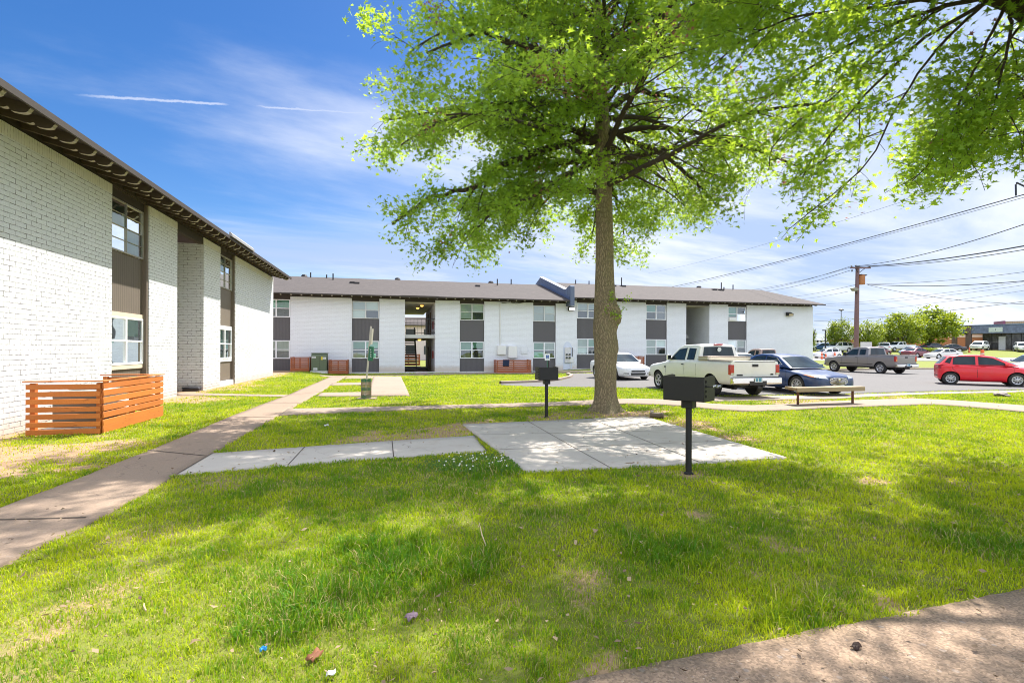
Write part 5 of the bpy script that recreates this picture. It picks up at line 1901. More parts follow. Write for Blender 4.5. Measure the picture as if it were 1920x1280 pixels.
        for poly in S['win']:
            for sy in (-1, 1):
                pts = [(x, sy * (self.y_at(z) + .006), z) for x, z in poly]
                if sy < 0: pts = pts[::-1]
                w0 = MB().add(pts, [tuple(range(len(pts)))]).build('side_window', m_cglass, self.root)
                if not self.far:
                    tr_ = MB()
                    for a, b in zip(pts, pts[1:] + pts[:1]):
                        tr_.bar(a, b, .016, .012)
                    tr_.build('window_seal', m_blk, w0)

    def wheel(self, ax, sy, wr, tw):
        yo = sy * (self.S['W'] / 2 - .015)
        yi = yo - sy * tw
        a = lambda y: (y if sy > 0 else y)
        rr = wr * self.S.get('rimf', .66)
        prof = [(rr * .95, yi), (wr * .93, yi), (wr, yi + sy * tw * .18), (wr, yi + sy * tw * .82), (wr * .95, yo - sy * .01), (rr * 1.04, yo), (rr, yo - sy * .02), (rr * .9, yo - sy * .05)]
        wo = MB().lathe(prof, 'y', (ax, 0, wr), 28).build('wheel', m_tyre, self.root, smooth=40)
        rm = MB().lathe([(rr * .99, yo - sy * .015), (rr * .86, yo - sy * .018), (rr * .78, yo - sy * .045), (rr * .25, yo - sy * .03), (rr * .2, yo - sy * .01), (.01, yo - sy * .01)], 'y', (ax, 0, wr), 28, cap=(False, True))
        ro_ = rm.build('rim', m_rim, wo, smooth=40)
        if not self.far:
            ns = self.S.get('spokes', 6)
            hm = MB()
            for k in range(ns):
                a0 = 2 * math.pi * k / ns + .3
                da = math.pi / ns * self.S.get('gap', .55)
                q = []
                for r_, d_ in ((.36, -.5), (.36, .5), (.76, 1), (.76, -1)):
                    an = a0 + da * d_
                    q.append((ax + rr * r_ * math.cos(an), yo - sy * (.026 + (.012 if r_ > .5 else .0)) + sy * .006, wr + rr * r_ * math.sin(an)))
                hm.add(q, [(0, 1, 2, 3)])
            hm.build('spoke_gap', m_rimd, wo)

    def mirror(self, x, z, col, s=(.10, .20, .15)):
        for sy in (-1, 1):
            y = sy * (self.y_at(z) + .12)
            mo = MB().obox((x, y, z), s).bar((x, sy * (self.y_at(z) - .02), z - .05), (x, y, z - .03), .05).build('mirror', col, self.root, bevel=.03, bseg=3)
            MB().obox((x - s[0] / 2 - .004, y, z), (.004, s[1] * .82, s[2] * .8)).build('mirror_glass', m_cglass, mo)

    def bar_part(self, name, x0, x1, hw, z0, z1, mat, bev=.03):
        return MB().prism([(x0, -hw), (x1, -hw * .93), (x1, hw * .93), (x0, hw)], 'z', z0, z1).build(name, mat, self.root, bevel=bev, bseg=3)

    def plate(self, xs_, z, sgn):
        po = MB().obox((xs_, 0, z), (.012, .31, .16)).build('licence_plate', m_plate, self.root)
        q = MB().obox((xs_ + sgn * .0075, -.06, z - .005), (.003, .1, .11)).obox((xs_ + sgn * .0075, .07, z - .01), (.003, .07, .1)).obox((xs_ + sgn * .0075, 0, z + .06), (.003, .28, .02))
        q.build('plate_print', m_plateb, po)


def body_pick(wb, fo, ro, hood, rail, gc=.42):
    xf, xr = wb / 2 + fo, -(wb / 2 + ro)
    return [(xf, .74, gc + .06, hood - .20, hood - .14), (xf - .05, .90, gc + .02, hood - .14, hood - .07), (xf - .30, .97, gc, hood - .07, hood + .01), (wb / 2, 1, gc, hood - .03, hood + .05),
            (wb / 2 - .62, 1, gc, rail - .06, rail), (0, 1, gc, rail - .03, rail), (-.5, 1, gc, rail - .012, rail), (xr + .6, 1, gc, rail - .012, rail), (xr + .06, .995, gc + .02, rail - .012, rail), (xr + .02, .99, gc + .05, rail - .012, rail), (xr, .97, gc + .06, rail - .02, rail - .005)]


def pickup(name, label, loc, head, mp, wb=3.52, fo=.92, ro=1.10, W=1.98, hood=1.10, rail=1.28, top=1.86, wr=.375, cabx=(1.18, .50, -.92), group='pickup trucks', style='white', far=False):
    xr = -(wb / 2 + ro)
    a, b, c = cabx
    S = dict(W=W, wb=wb, wr=wr, tw=.24, body=body_pick(wb, fo, ro, hood, rail), belt=rail - .07, top=top, hb=W / 2 * .925, hr=W / 2 * .74,
             prof=[(a, rail - .07), (b, top - .12), (b - .30, top - .02), (c + .35, top), (c + .06, top - .05), (c - .02, rail - .07)], bf=.11, br=.03, rwy=.80,
             win=[[(a - .26, rail - .02), (b - .10, top - .19), (b - .58, top - .14), (b - .58, rail - .02)], [(b - .74, rail), (b - .74, top - .15), (c + .24, top - .17), (c + .24, rail)]], spokes=5, gap=.5)
    v = Vehicle(name, label, 'pickup truck', group, loc, head, S, mp, far, cut_box=(xr + .07, c - .06, -W / 2 + .14, W / 2 - .14, rail - .42, rail + .3))
    r_ = v.root
    if far: return v
    for sd in ('l', 'r'):
        v.seam([(b - .66, .52), (b - .66, rail - .05)], sd)
        v.seam([(c + .02, .50), (c + .02, rail - .04)], sd)
        v.seam([(a - .02, .52), (a - .06, rail - .12)], sd)
        sy = 1 if sd == 'l' else -1
        p_ = v.hit(sd, b - .56, rail - .19, .018)
        MB().obox(p_, (.14, .03, .035)).build('door_handle', m_blk, r_, bevel=.008)
        # moulding and flare
        v.patch('side_moulding', sd, [(wb / 2 - .55, .66), (-wb / 2 + .52, .66), (-wb / 2 + .52, .70), (wb / 2 - .55, .70)], mp if style == 'white' else m_blk, .012, 8)
        # tail lamps
        z0, z1 = (.80, 1.15) if style == 'white' else (.86, 1.24)
        tl = MB().box(xr - .012, xr + .12, min(sy * (W / 2 - .155), sy * (W / 2 + .006)), max(sy * (W / 2 - .155), sy * (W / 2 + .006)), z0, z1).build('tail_lamp', m_red, r_, bevel=.025, bseg=3)
        zz0 = z0 if style == 'white' else z0 + .02
        MB().box(xr - .018, xr + .02, min(sy * (W / 2 - .14), sy * (W / 2 - .01)), max(sy * (W / 2 - .14), sy * (W / 2 - .01)), zz0 + .01, zz0 + (.07 if style == 'white' else .16)).build('reverse_lamp', m_lamp if style == 'white' else m_amber, tl)
    v.mirror(a - .28, rail + .07, mp if style == 'white' else m_blk, (.11, .17, .21))
    MB().obox((xr - .012, 0, rail - .16), (.02, .24, .09)).build('tailgate_handle', m_blk, r_, bevel=.015)
    v.patch('tailgate_seam', 'b', [(-W / 2 + .17, rail - .03), (W / 2 - .17, rail - .03), (W / 2 - .17, rail - .045), (-W / 2 + .17, rail - .045)], m_rimd, .003, 6)
    v.patch('tailgate_seam', 'b', [(-W / 2 + .17, .62), (W / 2 - .17, .62), (W / 2 - .17, .60), (-W / 2 + .17, .60)], m_rimd, .004, 6)
    if style == 'white':
        v.patch('emblem', 'b', [(-.74, .84), (-.62, .84), (-.62, .79), (-.74, .79)], m_rimd, .008, 3)
        v.patch('emblem', 'b', [(.50, .82), (.74, .82), (.74, .77), (.50, .77)], m_rimd, .006, 5)
        v.patch('emblem', 'l', [(wb / 2 - .62, .98), (wb / 2 - .50, .98), (wb / 2 - .52, .93), (wb / 2 - .64, .93)], m_rimd, .006, 2)
        fd = MB().prism([(-wb / 2 + q_[0], q_[1]) for q_ in [(.62, .80), (.50, 1.0), (.30, 1.10), (0, 1.13), (-.30, 1.10), (-.5, 1.0)]], 'y', -.01, .01)
    # rail caps and cargo box
    for sy in (-1, 1):
        MB().box(xr + .02, c - .05, min(sy * (W / 2 - .15), sy * (W / 2 - .02)), max(sy * (W / 2 - .15), sy * (W / 2 - .02)), rail + .004, rail + .022).build('bed_rail', m_blk if style == 'white' else mp, r_, bevel=.006)
    # rear bumper
    cb_ = MB().prism([(xr - .15, .50), (xr + .02, .46), (xr + .02, .72), (xr - .14, .71)], 'y', -W / 2 + .0, W / 2 - .0).build('rear_bumper', m_bump, r_, bevel=.03, bseg=3)
    MB().box(xr - .12, xr - .02, -W / 2 + .1, W / 2 - .1, .712, .735).build('bumper_step', m_blk, cb_)
    MB().box(xr - .155, xr - .10, -.34, .34, .46, .60).build('bumper_recess', m_blk, cb_)
    v.plate(xr - .165, .64, -1)
    # front end
    xf = wb / 2 + fo
    MB().prism([(-W / 2 + .03, xf - .12), (-W / 2 + .12, xf + .06), (W / 2 - .12, xf + .06), (W / 2 - .03, xf - .12)], 'z', .48, .68)
    fb = MB()
    fb.prism([(xf - .16, -W / 2 + .0), (xf + .05, -W / 2 + .16), (xf + .08, 0), (xf + .05, W / 2 - .16), (xf - .16, W / 2 - .0)], 'z', .50, .70).build('front_bumper', m_bump, r_, bevel=.03, bseg=3)
    v.patch('grille', 'f', [(-.5, .80), (.5, .80), (.5, .98), (-.5, .98)], m_blk, .008, 6)
    for sy in (-1, 1):
        v.patch('headlight', 'f', [(sy * .54, .80), (sy * .82, .82), (sy * .82, .95), (sy * .54, .98)], m_lamp, .008, 4)
    # underside
    ub = MB()
    ub.tube([(-wb / 2, -W / 2 + .2, wr), (-wb / 2, W / 2 - .2, wr)], .07, 10).lathe([(.05, -.1), (.16, -.06), (.16, .06), (.05, .1)], 'y', (-wb / 2, 0, wr), 12)
    ub.box(-wb / 2 - 1.0, wb / 2, -.5, -.4, .38, .5).box(-wb / 2 - 1.0, wb / 2, .4, .5, .38, .5).lathe([(.02, .34), (.34, .34), (.34, .48), (.02, .48)], 'z', (xr + .62, .05, 0), 18)
    ub.tube([(-.6, .35, .36), (xr + .4, .45, .33)], .06, 8).box(xr - .2, xr + .3, -.05, .05, .36, .43)
    ub.build('undercarriage', m_blk, r_)
    if style == 'white':
        bx_ = MB().box(c - .60, c - .07, -W / 2 + .06, W / 2 - .06, rail - .3, rail + .10).build('cargo_box', M('cream_cargo_box', (0.60, 0.54, 0.42), .4), r_, bevel=.015)
        MB().box(c - .62, c - .06, -W / 2 + .05, W / 2 - .05, rail + .102, rail + .135).build('box_lid', M('tread_plate', (0.40, 0.33, 0.28), .35, .6, var=.2, scale=40), bx_, bevel=.01)
        MB().box(c - .02, c + .08, -.18, .18, top - .03, top + .015).build('brake_lamp', m_red, r_, bevel=.01)
        d_ = MB().lathe([(.085, 0), (.085, .004)], 'x', (0, 0, 0), 16)
        st2 = d_.build('rear_sticker', m_plate, r_)
        st2.location = (c - .045, 0, top - .2)
        st2.rotation_euler = (0, R(-10), 0)
    return v


def car(name, label, cat, loc, head, mp, S, group, far=False, front=None, rear=None):
    v = Vehicle(name, label, cat, group, loc, head, S, mp, far)
    xf, xr = S['body'][0][0], S['body'][-1][0]
    W2 = S['W'] / 2
    b0, b1 = S['body'][0], S['body'][1]
    zl = S.get('zl', .66)
    for sy in (-1, 1):
        v.patch('headlight', 'f', [(sy * W2 * .46, zl - .05), (sy * W2 * .84, zl - .01), (sy * W2 * .90, zl + .10), (sy * W2 * .52, zl + .05)], m_lamp, .007, 5)
        zt = S.get('zt', .84)
        v.patch('tail_lamp', 'b', [(sy * W2 * .55, zt - .07), (sy * W2 * .90, zt - .07), (sy * W2 * .88, zt + .08), (sy * W2 * .58, zt + .06)], m_red, .007, 5)
    if not far:
        for sd in ('l', 'r'):
            for sm in S['seams']: v.seam(sm, sd)
            for hx_, hz_ in S['handles']:
                p_ = v.hit(sd, hx_, hz_, .015)
                if p_: MB().obox(p_, (.17, .03, .03)).build('door_handle', mp, v.root, bevel=.01)
        v.patch('rear_bumper_trim', 'b', [(-W2 * .7, .42), (W2 * .7, .42), (W2 * .7, .46), (-W2 * .7, .46)], m_blk, .006, 6)
    v.patch('grille', 'f', [(-W2 * .42, zl - .20), (W2 * .42, zl - .20), (W2 * .42, zl - .12), (-W2 * .42, zl - .12)], m_blk, .006, 6) if not S.get('own_grille') else None
    v.mirror(S['mirx'], S['belt'] + .07, mp, (.11, .19, .13))
    return v


def S_sedan(**k):
    wb, fo, ro, W, H = k.get('wb', 2.75), k.get('fo', .95), k.get('ro', 1.05), k.get('W', 1.84), k.get('H', 1.46)
    xf, xr = wb / 2 + fo, -(wb / 2 + ro)
    h = H / 1.46
    q = lambda z: z * h
    d = dict(W=W, wb=wb, wr=.335, tw=.21, belt=q(.95), top=q(1.46), hb=W / 2 * .90, hr=W / 2 * .66, mirx=.62,
             body=[(xf, .60, .30, q(.56), q(.60)), (xf - .06, .82, .22, q(.66), q(.71)), (xf - .28, .94, .19, q(.71), q(.77)), (xf - .6, .985, .18, q(.75), q(.82)), (wb / 2 - .15, 1, .18, q(.83), q(.90)), (wb / 2 - .55, 1, .18, q(.91), q(.955)),
                   (0, 1, .18, q(.945), q(.97)), (-wb / 2 + .3, 1, .18, q(.97), q(.99)), (-wb / 2 - .25, 1, .19, q(.985), q(1.01)), (xr + .45, .97, .21, q(.98), q(1.02)), (xr + .12, .92, .26, q(.95), q(1.005)), (xr + .03, .84, .30, q(.90), q(.96)), (xr, .70, .36, q(.80), q(.84))],
             prof=[(1.02, q(.95)), (.24, q(1.37)), (-.15, q(1.45)), (-.75, q(1.46)), (-1.12, q(1.40)), (-1.86, q(.985))], bf=.16, br=.10,
             win=[[(.66, q(1.0)), (.20, q(1.31)), (-.34, q(1.385)), (-.34, q(.995))], [(-.44, q(.995)), (-.44, q(1.39)), (-.92, q(1.36)), (-1.34, q(1.15)), (-1.30, q(1.01))]],
             seams=[[(.86, .30), (.90, q(.80)), (.80, q(.92))], [(-.39, .28), (-.39, q(.95))], [(-1.02, .55), (-1.28, q(.75)), (-1.32, q(.95))], [(.84, .27), (-1.0, .27)]], handles=[(-.18, q(.86)), (-1.12, q(.88))], zl=q(.66), zt=q(.86))
    d.update({a: b for a, b in k.items() if a not in ('fo', 'ro', 'H', 'wb')})
    return d


def S_hatch():
    d = dict(W=1.66, wb=2.32, wr=.305, tw=.19, belt=.97, top=1.50, hb=.765, hr=.575, mirx=.78,
                body=[(2.05, .58, .30, .60, .64), (1.99, .82, .22, .70, .75), (1.75, .95, .18, .78, .84), (1.40, 1, .17, .86, .91), (1.05, 1, .17, .93, .97), (.4, 1, .17, .955, .98), (-.4, 1, .17, .975, 1.0), (-1.1, 1, .18, 1.0, 1.02), (-1.38, .97, .2, 1.01, 1.03), (-1.54, .90, .24, 1.0, 1.03), (-1.62, .76, .30, .97, 1.0), (-1.65, .60, .36, .88, .90)],
                prof=[(1.20, .97), (.34, 1.41), (-.06, 1.49), (-.80, 1.49), (-1.20, 1.43), (-1.58, 1.0)], bf=.15, br=.08,
                win=[[(.88, 1.03), (.34, 1.35), (-.15, 1.415), (-.15, 1.02)], [(-.27, 1.02), (-.27, 1.42), (-.92, 1.415), (-1.04, 1.36), (-1.08, 1.04)], [(-1.19, 1.08), (-1.10, 1.37), (-1.24, 1.34), (-1.36, 1.14)]],
                seams=[[(1.02, .30), (1.05, .82), (.96, .94)], [(-.21, .27), (-.21, .97)], [(-.85, .5), (-1.10, .78), (-1.13, .97)], [(.98, .25), (-.8, .25)]], handles=[(0.0, .90), (-.93, .92)], zl=.69, zt=.85, spokes=8, gap=.5, rimf=.64)
    k = .955
    d['body'] = [(x, w_, zb, a * k, b * k) for x, w_, zb, a, b in d['body']]
    d['prof'] = [(x, z * k) for x, z in d['prof']]
    d['win'] = [[(x, z * k) for x, z in q] for q in d['win']]
    d['belt'], d['top'] = d['belt'] * k, d['top'] * k
    return d


def S_suv(**k):
    d = dict(W=1.94, wb=2.85, wr=.385, tw=.24, belt=1.14, top=1.84, hb=.885, hr=.72, mirx=.70,
             body=[(2.32, .70, .42, .80, .86), (2.26, .90, .34, .95, 1.0), (2.0, .97, .30, 1.02, 1.08), (1.42, 1, .30, 1.06, 1.12), (.9, 1, .30, 1.11, 1.15), (0, 1, .30, 1.14, 1.17), (-1.42, 1, .30, 1.16, 1.18), (-2.2, .98, .32, 1.16, 1.18), (-2.42, .94, .38, 1.14, 1.17), (-2.48, .84, .46, 1.05, 1.10)],
             prof=[(1.12, 1.14), (.50, 1.70), (.05, 1.82), (-1.5, 1.84), (-2.05, 1.78), (-2.36, 1.14)], bf=.13, br=.06,
             win=[[(.82, 1.20), (.40, 1.64), (-.22, 1.72), (-.22, 1.19)], [(-.34, 1.19), (-.34, 1.73), (-1.20, 1.72), (-1.24, 1.20)], [(-1.38, 1.21), (-1.36, 1.71), (-1.92, 1.66), (-2.08, 1.24)]], seams=[], handles=[], zl=.88, zt=1.08, rimf=.68)
    d.update(k)
    return d


p_white = paint('white_truck_paint', (0.78, 0.765, 0.73))
p_silver = paint('pewter_paint', (0.27, 0.245, 0.225), .35)
p_navy = paint('navy_paint', (0.010, 0.035, 0.12), .0)
p_red = paint('red_paint', (0.78, 0.006, 0.022), .0)
p_car_w = paint('white_car_paint', (0.76, 0.76, 0.76))
p_tan = paint('tan_paint', (0.33, 0.235, 0.19), .1)
p_grey = paint('grey_paint', (0.30, 0.31, 0.35), .3)
p_blue = paint('blue_paint', (0.04, 0.10, 0.25), .2)
p_lblue = paint('pale_blue_paint', (0.30, 0.37, 0.50), .4)
p_dark = paint('dark_paint', (0.03, 0.03, 0.04), .2)
p_maroon = paint('maroon_paint', (0.16, 0.03, 0.04), .1)

GP, GC, GF = 'pickup trucks', 'cars in the parking lot', 'cars beyond the verge'
pickup('pickup_truck', 'white extended cab pickup with chrome rear bumper and cargo box, tailgate towards the lawn', (7.60, 20.20), R(104.7), p_white, group=GP)
pickup('pickup_truck', 'pewter grey extended cab pickup parked behind the navy sedan, facing the verge', (26.35, 37.95), R(107), p_silver, wb=3.64, fo=.95, ro=1.12, W=2.0, hood=1.16, rail=1.32, top=1.88, wr=.40, style='silver', group=GP)

nv = car('sedan', 'navy sedan with a toothed chrome grille, nose towards the plank bench', 'car', (11.03, 20.35), R(-75.5), p_navy,
         S_sedan(W=1.88, H=1.48, own_grille=True, wr=.345, spokes=10, gap=.45, rimf=.72), GC)
# waterfall grille, lamps
gq = MB()
for k in range(15):
    y = -.36 + .72 * k / 14
    zt_ = .655 + .01 * (1 - (y / .36) ** 2)
    zb_ = .40 + .07 * (y / .36) ** 2
    pts = [nv.hit('f', y * (1 - .12 * (1 - s)), zb_ + (zt_ - zb_) * s, .022) for s in (0, .25, .5, .75, 1)]
    gq.tube(pts, .0065, 6)
gb = nv.patch('grille', 'f', [(-.32, .40), (.32, .40), (.38, .665), (-.38, .665)], m_blk, .004, 8)
gq.build('grille_bar', m_bump, gb, smooth=40)
rim_ = MB()
pts = [nv.hit('f', .39 * math.cos(a_), .53 + .14 * math.sin(a_), .016) for a_ in [2 * math.pi * k / 28 for k in range(29)]]
rim_.tube(pts, .009, 6).build('grille_surround', m_bump, gb, smooth=40)
em = nv.hit('f', 0, .60, .04)
MB().lathe([(.05, 0), (.05, .012), (.03, .018)], 'x', em, 16).build('emblem', m_bump, gb)
for sy in (-1, 1):
    nv.patch('turn_lamp', 'f', [(sy * .80, .66), (sy * .87, .68), (sy * .885, .755), (sy * .83, .75)], m_amber, .012, 3)
nv.patch('lower_grille', 'f', [(-.55, .24), (.55, .24), (.5, .33), (-.5, .33)], m_blk, .006, 6)

rd = car('hatchback', 'bright red five door hatchback at the right edge, facing right', 'car', (22.47, 24.48), R(-33), p_red, S_hatch(), GC)
im = car('sedan', 'white sedan half hidden by the tree trunk, dark lower grille', 'car', (6.16, 29.24), R(-77), p_car_w, S_sedan(W=1.86, H=1.47, wb=2.81, spokes=6), GC)
im.patch('lower_grille', 'f', [(-.40, .30), (.40, .30), (.44, .42), (-.44, .42)], m_blk, .008, 6)
for sy in (-1, 1):
    im.patch('fog_slot', 'f', [(sy * .52, .36), (sy * .80, .37), (sy * .78, .41), (sy * .52, .41)], m_blk, .008, 4)
pickup('pickup_truck', 'faded tan small pickup behind the navy sedan, only its cab showing', (19.35, 39.6), R(104), p_tan, wb=3.0, fo=.75, ro=1.0, W=1.72, hood=1.0, rail=1.12, top=1.72, wr=.34, cabx=(1.0, .42, -.85), style='tan', group=GP)
car('sedan', 'white car behind the white pickup, only its roof showing', 'car', (14.6, 32.6), R(-70), p_car_w, S_sedan(), GC, far=True)
car('sedan', 'grey car at the right edge behind the red hatchback', 'car', (32.0, 31.0), R(190), p_grey, S_sedan(H=1.5), GC, far=True)


def farcar(px, dist, head, kind, mp, name, cat, label):
    p = at(px, 650, dist)
    S = {'suv': S_suv, 'sedan': S_sedan, 'hatch': S_hatch}[kind]()
    return car(name, label, cat, (p.x, dist), R(head), mp, S, GF, far=True)


farcar(1836, 99, 212, 'suv', p_car_w, 'suv', 'car', 'white sport utility vehicle in front of the slate roofed shop windows')
farcar(1917, 95, 235, 'suv', p_car_w, 'suv', 'car', 'white sport utility vehicle cut by the right edge, nose towards the camera')
farcar(1571, 92, 185, 'suv', p_car_w, 'suv', 'car', 'long white sport utility vehicle left of the utility pole')
farcar(1537, 96, 178, 'sedan', p_blue, 'sedan', 'car', 'dark blue car just right of the building corner')
farcar(1556, 101, 170, 'hatch', p_blue, 'hatchback', 'car', 'blue hatchback behind the orange cones')
farcar(1655, 90, 60, 'suv', p_car_w, 'suv', 'car', 'white sport utility vehicle with red tail lamps right of the pale sign board')
farcar(1598, 97, 5, 'sedan', p_maroon, 'sedan', 'car', 'dark red sedan just behind the roof of the pewter pickup')
pw_ = at(1684, 650, 95)
pickup('pickup_truck', 'white pickup far off under the big round trees', (pw_.x, 95), R(190), p_car_w, far=True, group=GF)
farcar(1709, 84, 205, 'sedan', p_lblue, 'sedan', 'car', 'silver blue sedan facing left in front of the round trees')
farcar(1648, 82, 20, 'hatch', p_maroon, 'hatchback', 'car', 'dark red hatchback above the bed of the pewter pickup')
farcar(1722, 76, 15, 'sedan', p_maroon, 'sedan', 'car', 'dark red sedan nose to tail with the pale car on the verge street')
farcar(1767, 72.5, 184, 'sedan', paint('cream_paint', (0.62, 0.60, 0.55)), 'sedan', 'car', 'cream white sedan on the street behind the verge')
farcar(1779, 93, 150, 'sedan', p_dark, 'sedan', 'car', 'black sedan beside the first brick column of the shop')
farcar(1752, 98, 5, 'sedan', p_dark, 'sedan', 'car', 'dark sedan under the largest round tree')
farcar(1552, 73, 182, 'hatch', p_car_w, 'hatchback', 'car', 'small white car low down behind the three orange cones')
# ------------------------------------------------------------------ trees
def bark_mat(name, col, sc=1.0):
    m, t = newmat(name)
    o = t.obj()
    st_ = t.scale(o, (1, 1, .22))
    a = t.noise(st_, 22 * sc, 7, .7, .3)
    b = t.noise(o, 3 * sc, 4, .6)
    vo = t.n('ShaderNodeTexVoronoi', feature='DISTANCE_TO_EDGE', ins={'Vector': t.scale(o, (1, 1, .3)), 'Scale': 26.0 * sc})
    rid = t.ramp(vo.outputs['Distance'], 0, .16)
    c = t.mix(a, tuple(v * .55 for v in col), tuple(v * 1.45 for v in col))
    c = t.mix(t.math('MULTIPLY', t.ramp(b, .45, .7), .45), c, (col[0] * .8, col[1] * .95, col[2] * .75))
    c = t.mix(t.math('MULTIPLY', t.math('SUBTRACT', 1, rid), .55), c, tuple(v * .35 for v in col))
    h = t.math('ADD', rid, t.math('MULTIPLY', a, .8))
    t.out(t.bsdf(c, .95, 0, t.bump(h, .9, .02)))
    return m


def leaf_mat(name, dark, light, trans, tw=.5):
    m, t = newmat(name)
    tv = t.n('ShaderNodeAttribute', attribute_name='tint').outputs['Fac']
    c = t.mix(tv, dark, light)
    c2 = t.mix(tv, tuple(v * .6 for v in trans), trans)
    seed = t.ramp(tv, 1.2, 1.5)
    c = t.mix(seed, c, (0.30, 0.13, 0.10))
    c2 = t.mix(seed, c2, (0.40, 0.16, 0.12))
    d = t.bsdf(c, .42, 0, None, Specular_IOR_Level=.35)
    tr = t.n('ShaderNodeBsdfTranslucent', ins={'Color': c2}).outputs[0]
    t.out(t.n('ShaderNodeMixShader', ins={0: tw, 1: d, 2: tr}).outputs[0])
    return m


m_bark = bark_mat('grey_brown_bark', (0.30, 0.235, 0.14))
m_twig = bark_mat('twig_bark', (0.095, 0.070, 0.052), 2)
m_leaf = leaf_mat('spring_leaf', (0.105, 0.225, 0.036), (0.230, 0.385, 0.050), (0.66, 0.88, 0.06), .48)
m_leaff = leaf_mat('far_leaf', (0.08, 0.145, 0.014), (0.23, 0.29, 0.03), (0.50, 0.58, 0.03), .38)

# five lobed leaf outline in its own plane
_lv = [(0, -.5, 0)]
for k, (a_, r_) in enumerate([(-60, .62), (-28, .26), (8, .78), (38, .24), (64, .62), (78, .3), (90, 1.0), (102, .3), (116, .62), (142, .24), (172, .78), (208, .26), (240, .62)]):
    _lv.append((.5 * r_ * math.cos(R(a_)), .5 * r_ * math.sin(R(a_)), .05 * math.sin(k * 2.0)))
LEAF = np.array(_lv)
# lobes as quads sharing the centre
LV = np.vstack([[[0, -.08, -.03]], LEAF[[1, 2, 3, 4, 5, 7, 8, 6, 9, 10, 11, 12, 13]]])
_o = [(-1, )]
C0 = np.array([[0, -.06, -.03]])
def _pt(a_, r_, z=0.0): return [.5 * r_ * math.cos(R(a_)), .5 * r_ * math.sin(R(a_)), z]
LV = np.array([[0, -.10, -.02], _pt(-82, .30), _pt(-20, .80, -.04), _pt(12, .32), _pt(42, .92, -.05), _pt(68, .34), _pt(90, 1.15, -.03), _pt(112, .34), _pt(138, .92, -.05), _pt(168, .32), _pt(200, .80, -.04), _pt(262, .30)])
LF = np.array([[0, 1, 2, 3], [0, 3, 4, 5], [0, 5, 6, 7], [0, 7, 8, 9], [0, 9, 10, 11]])
QV = np.array([[0, -.5, 0], [.34, 0, .05], [0, .55, 0], [-.34, 0, -.05]])
QF = np.array([[0, 1, 2, 3]])


def leaves(name, P, Nrm, size, tint, mat, parent, star=True):
    """many leaves as one mesh: positions, face normals, sizes"""
    n = len(P)
    base, fc = (LV, LF) if star else (QV, QF)
    Nrm = Nrm / np.linalg.norm(Nrm, axis=1)[:, None]
    ref = rng.normal(0, 1, (n, 3))
    ref[:, 2] -= .5
    U = np.cross(Nrm, ref)
    U /= np.linalg.norm(U, axis=1)[:, None] + 1e-9
    W = np.cross(Nrm, U)
    k = len(base)
    V = P[:, None, :] + size[:, None, None] * (U[:, None, :] * base[None, :, 0:1] + W[:, None, :] * base[None, :, 1:2] + Nrm[:, None, :] * base[None, :, 2:3])
    Fq = ((np.arange(n) * k)[:, None, None] + fc[None]).reshape(-1, 4)
    return mesh_arrays(name, V.reshape(-1, 3), Fq, mat, parent, {'tint': np.repeat(tint, k)})


